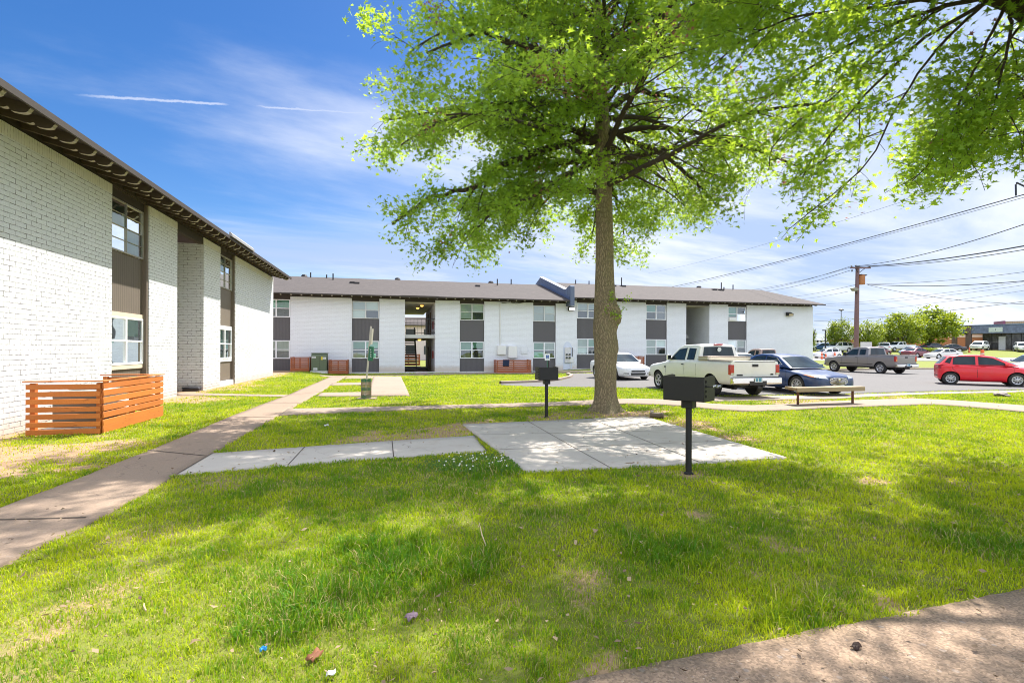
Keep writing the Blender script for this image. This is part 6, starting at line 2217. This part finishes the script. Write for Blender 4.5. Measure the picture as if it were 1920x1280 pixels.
class Grower:
    def __init__(self, seed):
        self.r = random.Random(seed)
        self.br = []
        self.anch = []
        self.flag = 0
        self.extra = set()

    def rv(self, s=1.0):
        return Vector((self.r.gauss(0, s), self.r.gauss(0, s), self.r.gauss(0, s)))

    def limb(self, p, d, L, r0, lev, bend=0.0, kids=True, wig=.10):
        n = max(4, int(L / .32))
        st = L / n
        pts = [Vector(p)]
        d = Vector(d).normalized()
        for i in range(n):
            d = (d + self.rv(wig) + Vector((0, 0, bend * (i + 1) / n))).normalized()
            pts.append(pts[-1] + d * st)
        self.path(pts, r0, lev, kids)

    def path(self, pts, r0, lev, kids=True, r1=.2, dens=1.0, start=.12):
        n = len(pts)
        rad = [r0 * (1 - (1 - r1) * (i / (n - 1)) ** .8) for i in range(n)]
        self.br.append((pts, rad, lev))
        if self.flag: self.extra.add(id(pts))
        if not kids: return
        L = sum((b - a).length for a, b in zip(pts[:-1], pts[1:]))
        if lev >= 3:
            for i in range(1, n):
                self.anch.append((pts[i], self.flag, lev))
            return
        spacing = {1: .36, 2: .24}[lev] / dens
        cnt = max(2, int(L * (1 - start) / spacing))
        for k in range(cnt):
            q = start + (1 - start) * (k + self.r.random() * .8) / cnt
            q = min(q, .995)
            f = q * (n - 1)
            i = int(f)
            p = pts[i].lerp(pts[min(i + 1, n - 1)], f - i)
            d = (pts[min(i + 1, n - 1)] - pts[max(i - 1, 0)]).normalized()
            side = d.cross(Vector((0, 0, 1)))
            if side.length < .1: side = self.rv()
            side.normalize()
            sgn = 1 if (k % 2) else -1
            nd = d * .75 + side * sgn * (.55 + .5 * self.r.random()) + self.rv(.35)
            if lev == 1:
                l2 = (1.9 * (1 - .55 * q) + .3) * (.6 + .6 * self.r.random()) * min(1, L / 4.5 + .25)
                self.limb(p, nd, l2, max(.010, rad[i] * .42), 2, -.16)
            else:
                l3 = (.75 * (1 - .4 * q)) * (.5 + .8 * self.r.random())
                self.limb(p, nd, l3, .007, 3, -.30)
        # the tip carries leaves as well
        for i in range(max(1, int(n * .7)), n):
            self.anch.append((pts[i], self.flag, lev))

    def build_wood(self, root, name, mat, skip=None, cut=None):
        mb = MB()
        for pts, rad, lev in self.br:
            if skip and skip(pts, lev): continue
            if cut:
                pts = pts[:cut(pts, lev)]
                if len(pts) < 3: continue
                rad = rad[:len(pts)]
            mb.tube(pts, [max(.004, r_) for r_ in rad], 9 if lev == 1 else (5 if lev == 2 else 3), cap=False)
        return mb.build(name, mat, root, smooth=70)

    def build_leaves(self, root, name, mat, per, spread, size, keep=None, tbias=0.0):
        A = np.array([a[0][:] for a in self.anch])
        self.flags = np.array([a[1] for a in self.anch])
        if keep is not None:
            A = A[keep(A)]
        n = len(A) * per
        P = np.repeat(A, per, 0) + rng.normal(0, spread, (n, 3)) * np.array([1, 1, .85])
        N = rng.normal(0, .62, (n, 3)) + np.array([0, 0, .9])
        sz = size * (.5 + .85 * rng.random(n))
        big = vn(P[:, 0] + P[:, 2], P[:, 1], .8, 3)
        tint = np.clip(rng.normal(.42, .26, n) + (big - .5) * .8 + tbias, 0, 1)
        edge = (vn(P[:, 0] * 1.3 + 5, P[:, 2] * 1.3 - P[:, 1], .9, 12) > .80) & (rng.random(n) < .45)
        tint = np.where(edge, 1.6, tint)
        sz = np.where(edge, sz * .6, sz)
        
        return leaves(name, P, N, sz, tint, mat, root)


# ---- the tree beside the pad
tx, ty = gp(1134.5, 771)
T1 = empty('shade_tree', (tx, ty, gz(tx, ty)), 0, 'tall leafy shade tree with a knobbly bare trunk beside the concrete pad', 'tree')
def loc1(px, py, dist): return at(px, py, dist) - Vector((tx, ty, gz(tx, ty)))
prof = [(772, 1135, .30), (755, 1135.5, .315), (735, 1135.5, .305), (700, 1135.5, .312), (650, 1135, .318), (600, 1134.5, .312), (550, 1134, .290), (500, 1133.5, .262), (450, 1133, .248), (400, 1132.5, .236), (340, 1132, .226), (285, 1131, .225), (240, 1130, .215), (160, 1126, .17), (60, 1122, .13), (-80, 1118, .085), (-220, 1118, .04)]
zc = [(loc1(px, py, ty).z, loc1(px, py, ty).x, r_) for py, px, r_ in prof]
zs = np.array([q[0] for q in zc]); xc = np.array([q[1] for q in zc]); rc = np.array([q[2] * .93 for q in zc])
zl_ = np.concatenate([np.linspace(-.12, .8, 20), np.linspace(.85, 4.2, 50), np.linspace(4.3, zs[-1], 40)])
nth = 40
tv_ = []
for z in zl_:
    zq = max(z, 0)
    x0_, r0_ = np.interp(zq, zs, xc), np.interp(zq, zs, rc)
    for k in range(nth):
        a_ = 2 * math.pi * k / nth
        cs, sn = math.cos(a_), math.sin(a_)
        r_ = r0_ * (1 + .05 * mnoise.noise(Vector((cs * 1.5, sn * 1.5, z * .9))) + .03 * mnoise.noise(Vector((cs * 5, sn * 5, z * 1.6))))
        r_ += .30 * math.exp(-max(z, -.05) / .16) * (.35 + .65 * (.5 + .5 * math.cos(5 * a_ + 1.0 + .6 * math.sin(2 * a_))))
        # burl and old pruning scars on the right and front
        for ba_, bz_, bw, bhh, amp in ((-.55, 2.62, .5, .26, .13), (-1.25, 2.80, .4, .20, .08), (-.2, 2.42, .35, .22, .08), (-.1, 1.75, .5, .25, .05), (-2.0, 2.75, .35, .12, .05), (3.0, 2.15, .5, .3, .03)):
            da = (a_ - ba_ + math.pi) % (2 * math.pi) - math.pi
            r_ += amp * math.exp(-(da / bw) ** 2 - ((z - bz_) / bhh) ** 2) * (1 + .6 * mnoise.noise(Vector((cs * 6, sn * 6, z * 7))))
        tv_.append((x0_ + r_ * cs, r_ * sn, z))
tf_ = []
for i in range(len(zl_) - 1):
    for k in range(nth):
        tf_.append((i * nth + k, i * nth + (k + 1) % nth, (i + 1) * nth + (k + 1) % nth, (i + 1) * nth + k))
MB().add(tv_, tf_).build('trunk', m_bark, T1, smooth=80)

G = Grower(11)
def tr_at(z): return Vector((float(np.interp(z, zs, xc)), 0, z))
# limbs that can be told apart in the photograph
def plimb(pts, r0, dens=1.0, r1=.25):
    P = [loc1(*q) for q in pts]
    out = []
    for a, b in zip(P[:-1], P[1:]):
        for s in range(4):
            out.append(a.lerp(b, s / 4) + G.rv(.03))
    out.append(P[-1])
    G.path(out, r0, 1, True, r1, dens)


D = ty
plimb([(1128, 262, D), (1085, 262, D - .2), (1035, 278, D - .3), (941, 307, D - .6), (890, 350, D - .8), (810, 370, D - 1.0), (735, 420, D - 1.1)], .125)
plimb([(1120, 300, D), (1057, 330, D - .5), (997, 369, D - .9), (930, 400, D - 1.2), (870, 440, D - 1.4)], .085)
plimb([(1138, 240, D), (1177, 262, D - .3), (1230, 280, D - .6), (1290, 325, D - .8), (1330, 370, D - .9)], .10)
plimb([(1125, 215, D), (1090, 172, D - .3), (1060, 130, D - .6), (1000, 95, D - .9), (900, 60, D - 1.2), (800, 100, D - 1.4)], .10)
plimb([(1128, 190, D), (1060, 195, D), (960, 190, D + .2), (830, 205, D + .3), (720, 225, D + .4)], .09)
plimb([(1140, 200, D), (1200, 170, D + .3), (1290, 190, D + .5), (1360, 240, D + .6)], .10)
plimb([(1140, 270, D), (1200, 300, D + 1), (1260, 350, D + 2.5), (1300, 400, D + 3.6)], .08)
plimb([(1125, 275, D), (1080, 310, D + 1.2), (1020, 380, D + 3), (980, 420, D + 4)], .08)
plimb([(1130, 290, D), (1145, 330, D + 1.4), (1160, 400, D + 3.4), (1170, 440, D + 4.4)], .08)
plimb([(1122, 120, D), (1180, 60, D - .3), (1290, 20, D - .6), (1400, 60, D - .8)], .08)
ga = 0.6
for k in range(44):
    z = 5.8 + 6.8 * (k / 44) ** .95
    ga += 2.39996
    rr_ = float(np.interp(z, [5.4, 6.5, 8, 10, 12, 13], [4.4, 5.6, 5.6, 4.7, 3.2, 2.2])) * (.8 + .3 * G.r.random())
    el = float(np.interp(z, [5, 8, 13], [.10, .35, .9]))
    d_ = Vector((math.cos(ga), math.sin(ga), el))
    G.limb(tr_at(z), d_, rr_, float(np.interp(z, [5, 13], [.10, .05])), 1, -.10, True, .07)
G.build_wood(T1, 'branches', m_twig)
# gaps in the canopy that let the sun down onto the lawn and the pad
GAPS = [(*gp(px, py), r_) for px, py, r_ in ((600, 1040, .95), (480, 1090, .8), (820, 965, .55), (150, 1160, 1.5), (330, 1230, .8), (620, 1215, .45), (930, 1205, .33), (1190, 925, .5), (1010, 925, .6), (1455, 925, .7), (1290, 985, .28),
        (1600, 1085, .42), (1730, 1085, .32), (1490, 1130, .34), (1070, 1070, .24), (1690, 950, .4), (1560, 890, .6), (1040, 838, .55), (1120, 818, .5), (1010, 868, .3), (1260, 852, .5), (1390, 850, .55), (1180, 845, .35), (930, 815, .4),
        (1150, 800, .5), (700, 850, .5), (480, 860, .4), (1380, 1200, .22), (1560, 1215, .3), (1800, 1160, .35), (1720, 1240, .28), (1450, 1265, .25), (220, 930, .5), (440, 1000, .5), (1800, 900, .5))]


def sunlit(x, y, z):
    gx_, gy_ = x - .3725 * z, y - .532 * z
    n_ = vn(gx_, gy_, 2.3, 61) * .6 + vn(gx_, gy_, 5.5, 62) * .4
    k = np.zeros(len(x), bool)
    for cx0_, cy0_, r_ in GAPS:
        k |= np.hypot(gx_ - cx0_, gy_ - cy0_) < r_ * (1.22 + 1.1 * (n_ - .5)) + .06
    k |= n_ > .70
    return k


def keep1(A):
    y = A[:, 1] + ty
    x = A[:, 0] + tx
    z = A[:, 2]
    k = y > 6.6
    r_ = np.hypot(A[:, 0], A[:, 1])
    # clear stem under the crown, rising lower edge
    k &= z > 3.25 + .22 * np.maximum(A[:, 1], 0) - .06 * np.maximum(-A[:, 0], 0)
    k &= ~((r_ < .9) & (z < 6.0))
    n3 = vn(A[:, 0] + 20, A[:, 1] + .35 * A[:, 2], .85, 21) * .5 + vn(A[:, 2] * .9 + 9, A[:, 0] - A[:, 1] * .6, 1.7, 22) * .5
    k &= A[:, 0] < 4.25 - .12 * np.maximum(A[:, 1], 0)
    k &= ~sunlit(x, y, z) | (rng.random(len(A)) < .06)
    k &= n3 > .26 + .05 * rng.random(len(A))
    return k
G.build_leaves(T1, 'crown', m_leaf, 14, .16, .155, keep1)
# young shoots sprouting from the knobs
sh_p = []
for px, py in ((1146, 556), (1150, 562), (1141, 570), (1137, 582), (1150, 588), (1155, 596), (1160, 592), (1147, 549), (1172, 562), (1180, 560), (1168, 580)):
    c_ = loc1(px, py, ty - .34)
    for _ in range(16):
        sh_p.append(c_ + Vector((random.gauss(0, .045), random.gauss(0, .05), random.gauss(0, .06))))
sh_p = np.array([p_[:] for p_ in sh_p])
leaves('foliage', sh_p, rng.normal(0, .6, sh_p.shape) + np.array([0, -.6, .6]), .05 + .04 * rng.random(len(sh_p)), np.clip(rng.normal(.8, .2, len(sh_p)), 0, 1), m_leaf, T1)

# ---- the tree off to the right whose boughs hang into view
bx_, by_ = 10.4, 7.6
T2 = empty('overhanging_tree', (bx_, by_, gz(bx_, by_)), 0, 'tree at the right whose boughs hang down over the sky', 'tree')
G2 = Grower(23)
off2 = Vector((bx_, by_, gz(bx_, by_)))
def loc2(px, py, d): return at(px, py, d) - off2
MB().tube([(0, 0, -.3), (0, 0, .15), (.05, 0, 1.5), (-.1, .02, 3.5), (-.5, 0, 5.2)], [.62, .45, .40, .37, .34], 20, cap=False).build('trunk', m_bark, T2, smooth=70)
cr = Vector((-.5, 0, 5.2))
def plimb2(pts, r0, dens=1.0, r1=.22, lev=1, start=.12, lead=True):
    P = ([cr] if lead else []) + [loc2(*q) for q in pts]
    out = []
    for i in range(len(P) - 1):
        p0, p1, p2, p3 = P[max(i - 1, 0)], P[i], P[i + 1], P[min(i + 2, len(P) - 1)]
        for s in range(4):
            t_ = s / 4
            out.append(.5 * ((2 * p1) + (p2 - p0) * t_ + (2 * p0 - 5 * p1 + 4 * p2 - p3) * t_ ** 2 + (3 * p1 - p0 - 3 * p2 + p3) * t_ ** 3) + G2.rv(.012))
    out.append(P[-1])
    G2.path(out, r0 * .72, lev, True, r1, dens, start)


# the thick limb that enters at the top corner
G2.br.append(([cr, loc2(1985, 60, 7.9), loc2(1900, 8, 7.5), loc2(1840, -12, 7.4), loc2(1760, -60, 7.4), loc2(1650, -150, 7.5)], [.24, .17, .12, .10, .09, .06], 1))
F = False
plimb2([(1830, 0, 7.4), (1740, 22, 7.6), (1610, 75, 8.0), (1490, 145, 8.7), (1400, 215, 9.3)], .05, 1.1, lead=F)
plimb2([(1850, 5, 7.4), (1760, 90, 7.7), (1690, 190, 8.1), (1625, 305, 8.7), (1560, 365, 9.1), (1478, 430, 9.5)], .034, 1.6, lead=F, start=.35)
plimb2([(1850, 5, 7.4), (1735, 70, 7.6), (1640, 160, 8.1), (1560, 250, 8.8), (1500, 330, 9.4)], .045, .95, lead=F, start=.35)
plimb2([(1880, 20, 7.4), (1850, 80, 7.4), (1800, 190, 7.7), (1775, 260, 8.0), (1700, 355, 8.3)], .035, .85, lead=F, start=.4)
plimb2([(1900, 15, 7.4), (1890, 90, 7.3), (1870, 170, 7.5), (1850, 240, 7.8), (1790, 312, 8.1)], .035, 1.5, lead=F, start=.15)
plimb2([(1960, -20, 7.2), (1905, 60, 7.6), (1850, 120, 8.2), (1800, 190, 8.8), (1760, 250, 9.3)], .035, 1.4, lead=F)
plimb2([(2000, 120, 7.6), (1930, 160, 8.0), (1880, 220, 8.5), (1840, 265, 9.0)], .03, 1.5, lead=F)
plimb2([(1800, -10, 7.4), (1640, 15, 7.5), (1480, 35, 7.9), (1380, 85, 8.4), (1320, 150, 9.0)], .04, 1.2, lead=F)
plimb2([(1960, 60, 7.6), (1950, 130, 7.4), (1935, 210, 7.5), (1915, 280, 7.7)], .04, 1.5, lead=F)
plimb2([(1780, 10, 7.5), (1650, 95, 8.2), (1560, 185, 9.0), (1460, 260, 9.6), (1440, 320, 10)], .04, 1.0, lead=F, start=.3)
plimb2([(1760, -40, 7.4), (1560, -40, 7.6), (1400, -30, 7.8), (1280, 20, 8.2)], .05, 1.2, lead=F)
plimb2([(1990, 100, 7.8), (1960, 180, 8.6), (1910, 200, 9.4), (1870, 260, 10.2)], .04, .9, lead=F)
# boughs above and outside the frame
G2.flag = 1
ga = .3
for k in range(38):
    ga += 2.39996
    z = 5.3 + 2.6 * k / 30
    d_ = Vector((math.cos(ga), math.sin(ga), .22 + .5 * G2.r.random()))
    L_ = 5.4 + 1.6 * G2.r.random()
    if d_.x < -.2: L_ *= 1.22
    G2.limb(Vector((-.45, 0, z)), d_, L_, .085, 1, -.045, True, .06)
for dxy, L_ in (((-.9, -.45), 8.5), ((-.95, -.2), 8.5), ((-.75, -.7), 8.5), ((-1, .05), 8), ((-.6, -.85), 8), ((-.97, -.33), 9), ((-.85, -.55), 9)):
    G2.limb(Vector((-.45, 0, 6.6 + random.random())), Vector((*dxy, .30)), L_, .10, 1, -.03, True, .05)
LIMX = [1150, 1300, 1400, 1455, 1478, 1500, 1545, 1585, 1625, 1650, 1672, 1700, 1745, 1800, 1850, 1900, 2200]
LIMY = [60, 170, 220, 240, 425, 440, 412, 395, 360, 290, 300, 372, 350, 330, 285, 310, 320]


def in_view(pts, lev):
    if lev < 2: return False
    p = pts[len(pts) // 2] + off2
    if p.y < .5: return False
    px, py = CX + F_PX * p.x / p.y, CY - F_PX * (p.z - EYE) / p.y
    if py > np.interp(px, LIMX, LIMY) - 12: return True
    return py > -40 and px < 2010 and id(pts) in G2.extra


def cut_view(pts, lev):
    if lev != 1 or id(pts) not in G2.extra: return len(pts)
    for i, q in enumerate(pts):
        p = q + off2
        if p.y > .5 and -60 < CY - F_PX * (p.z - EYE) / p.y < 500 and 900 < CX + F_PX * p.x / p.y < 2000: return i
    return len(pts)


G2.build_wood(T2, 'branches', m_twig, in_view, cut_view)
def keep2(A):
    x, y, z = A[:, 0] + bx_, A[:, 1] + by_, A[:, 2] + off2.z
    u = x / np.maximum(y, .3)
    v = (z - EYE) / np.maximum(y, .3)
    px, py = CX + F_PX * u, CY - F_PX * v
    # boughs keep above a drooping line; nothing hangs close in front of the viewer
    lim = np.interp(px, LIMX, LIMY)
    k = (py < lim) | (y < .5)
    k &= (y < .5) | (px > 1700) | (rng.random(len(A)) < np.clip((lim - py) / 130, .45, 1))
    k &= (G2.flags == 0) | (py < -40) | (px > 2010) | (y < .5) | (rng.random(len(A)) < .06)
    k &= (np.hypot(x, y) > 4.2) | (z > 6.0)
    k &= (z > 2.6)
    n3 = vn(x + 20, y + .35 * z, .75, 31) * .5 + vn(z * .9 + 9, x - y * .6, .75, 32) * .5
    k &= n3 > np.where(G2.flags == 1, .18, np.where(px > 1700, .26, .33)) + .05 * rng.random(len(A))
    k &= ~sunlit(x, y, z) | (rng.random(len(A)) < np.where((G2.flags == 0) & (y > .5) & (py > 0), .75, .04))
    return k
G2.build_leaves(T2, 'crown', m_leaf, 14, .16, .145, keep2, .05)


# ---- trees beyond the street
def fartree(px, dist, top_px, wpx, seed, label, dark=0.0, base_px=648):
    c = at(px, base_px, dist)
    z0 = gz(c.x, dist)
    r_ = empty('round_tree', (c.x, dist, z0), 0, label, 'tree', 'trees beyond the street')
    H = at(px, top_px, dist).z - z0
    Wd = wpx / F_PX * dist / 2
    rr = np.random.default_rng(seed)
    mb = MB()
    mb.tube([(0, 0, -.3), (.05, 0, H * .2), (0, 0, H * .4)], [.30, .22, .16], 8)
    P = []
    for k in range(11):
        a_ = rr.random() * 6.28
        e = (math.cos(a_) * Wd * .75, math.sin(a_) * Wd * .75, H * (.45 + .42 * rr.random()))
        mb.tube([(0, 0, H * (.16 + .2 * rr.random())), (e[0] * .45, e[1] * .45, e[2] * .65), e], [.12, .08, .03], 5)
    mb.build('trunk', m_twig, r_, smooth=60)
    nc = 95
    q = rr.normal(0, 1, (nc, 3))
    q /= np.linalg.norm(q, axis=1)[:, None]
    rad = (.35 + .65 * rr.random(nc) ** .5)[:, None]
    C = q * rad * np.array([Wd * .92, Wd * .92, H * .40]) + np.array([0, 0, H * .57])
    C[:, 0:2] *= (1 - .35 * np.clip((C[:, 2] / H - .7) / .3, 0, 1))[:, None]
    C[:, 2] *= 1 + .05 * rr.normal(0, 1, nc)
    per = 62
    spr = np.repeat(.5 + 1.1 * rr.random(nc), per)[:, None]
    P = np.repeat(C, per, 0) + rr.normal(0, 1, (nc * per, 3)) * spr * np.array([Wd * .13, Wd * .13, H * .05])
    N = rr.normal(0, .7, P.shape) + np.array([0, 0, .7])
    ct = np.repeat(np.clip(rr.normal(.5 - dark, .28, nc), 0, 1), per)
    tint = np.clip(ct + rr.normal(0, .16, len(P)), 0, 1)
    leaves('crown', P, N, (.28 + .25 * rr.random(len(P))) * (Wd / 4.5), tint, m_leaff, r_, False)


fartree(1578, 92, 597, 52, 1, 'dense green tree left of the utility pole beyond the street', .2)
fartree(1629, 90, 602, 54, 2, 'yellow green tree right behind the utility pole')
fartree(1658, 97, 622, 34, 6, 'small low tree between the pole and the big round trees', .1)
fartree(1690, 96, 588, 76, 3, 'broad round tree left of the tallest one beyond the street')
fartree(1744, 100, 580, 100, 4, 'tallest broad tree beyond the street, next to the shop', -.05)
fartree(1520, 84, 606, 22, 5, 'narrow tree mostly hidden by the far corner of the long building', .1)
h0, h1 = at(1724, 655, 88), at(1800, 655, 93)
hd = empty('hedge', (h0.x, 88, gz(h0.x, 88)), math.atan2(5, h1.x - h0.x), 'low clipped yellow green hedge under the round trees', 'hedge')
Lh = math.hypot(h1.x - h0.x, 5)
nh = 5000
P = np.stack([rng.random(nh) * Lh, rng.random(nh) * .9, rng.random(nh) ** .6 * .95 + .04 * np.sin(rng.random(nh) * 20)], 1)
leaves('foliage', P, rng.normal(0, .6, (nh, 3)) + np.array([0, -.3, .6]), .16 + .1 * rng.random(nh), np.clip(rng.normal(.7, .25, nh), 0, 1), m_leaff, hd, False)
hs_ = MB()
for k in range(int(Lh / .5)):
    hs_.bar((k * .5 + .2, .45, -.1), (k * .5 + .25, .45, .6), .04)
hs_.build('stems', m_twig, hd)
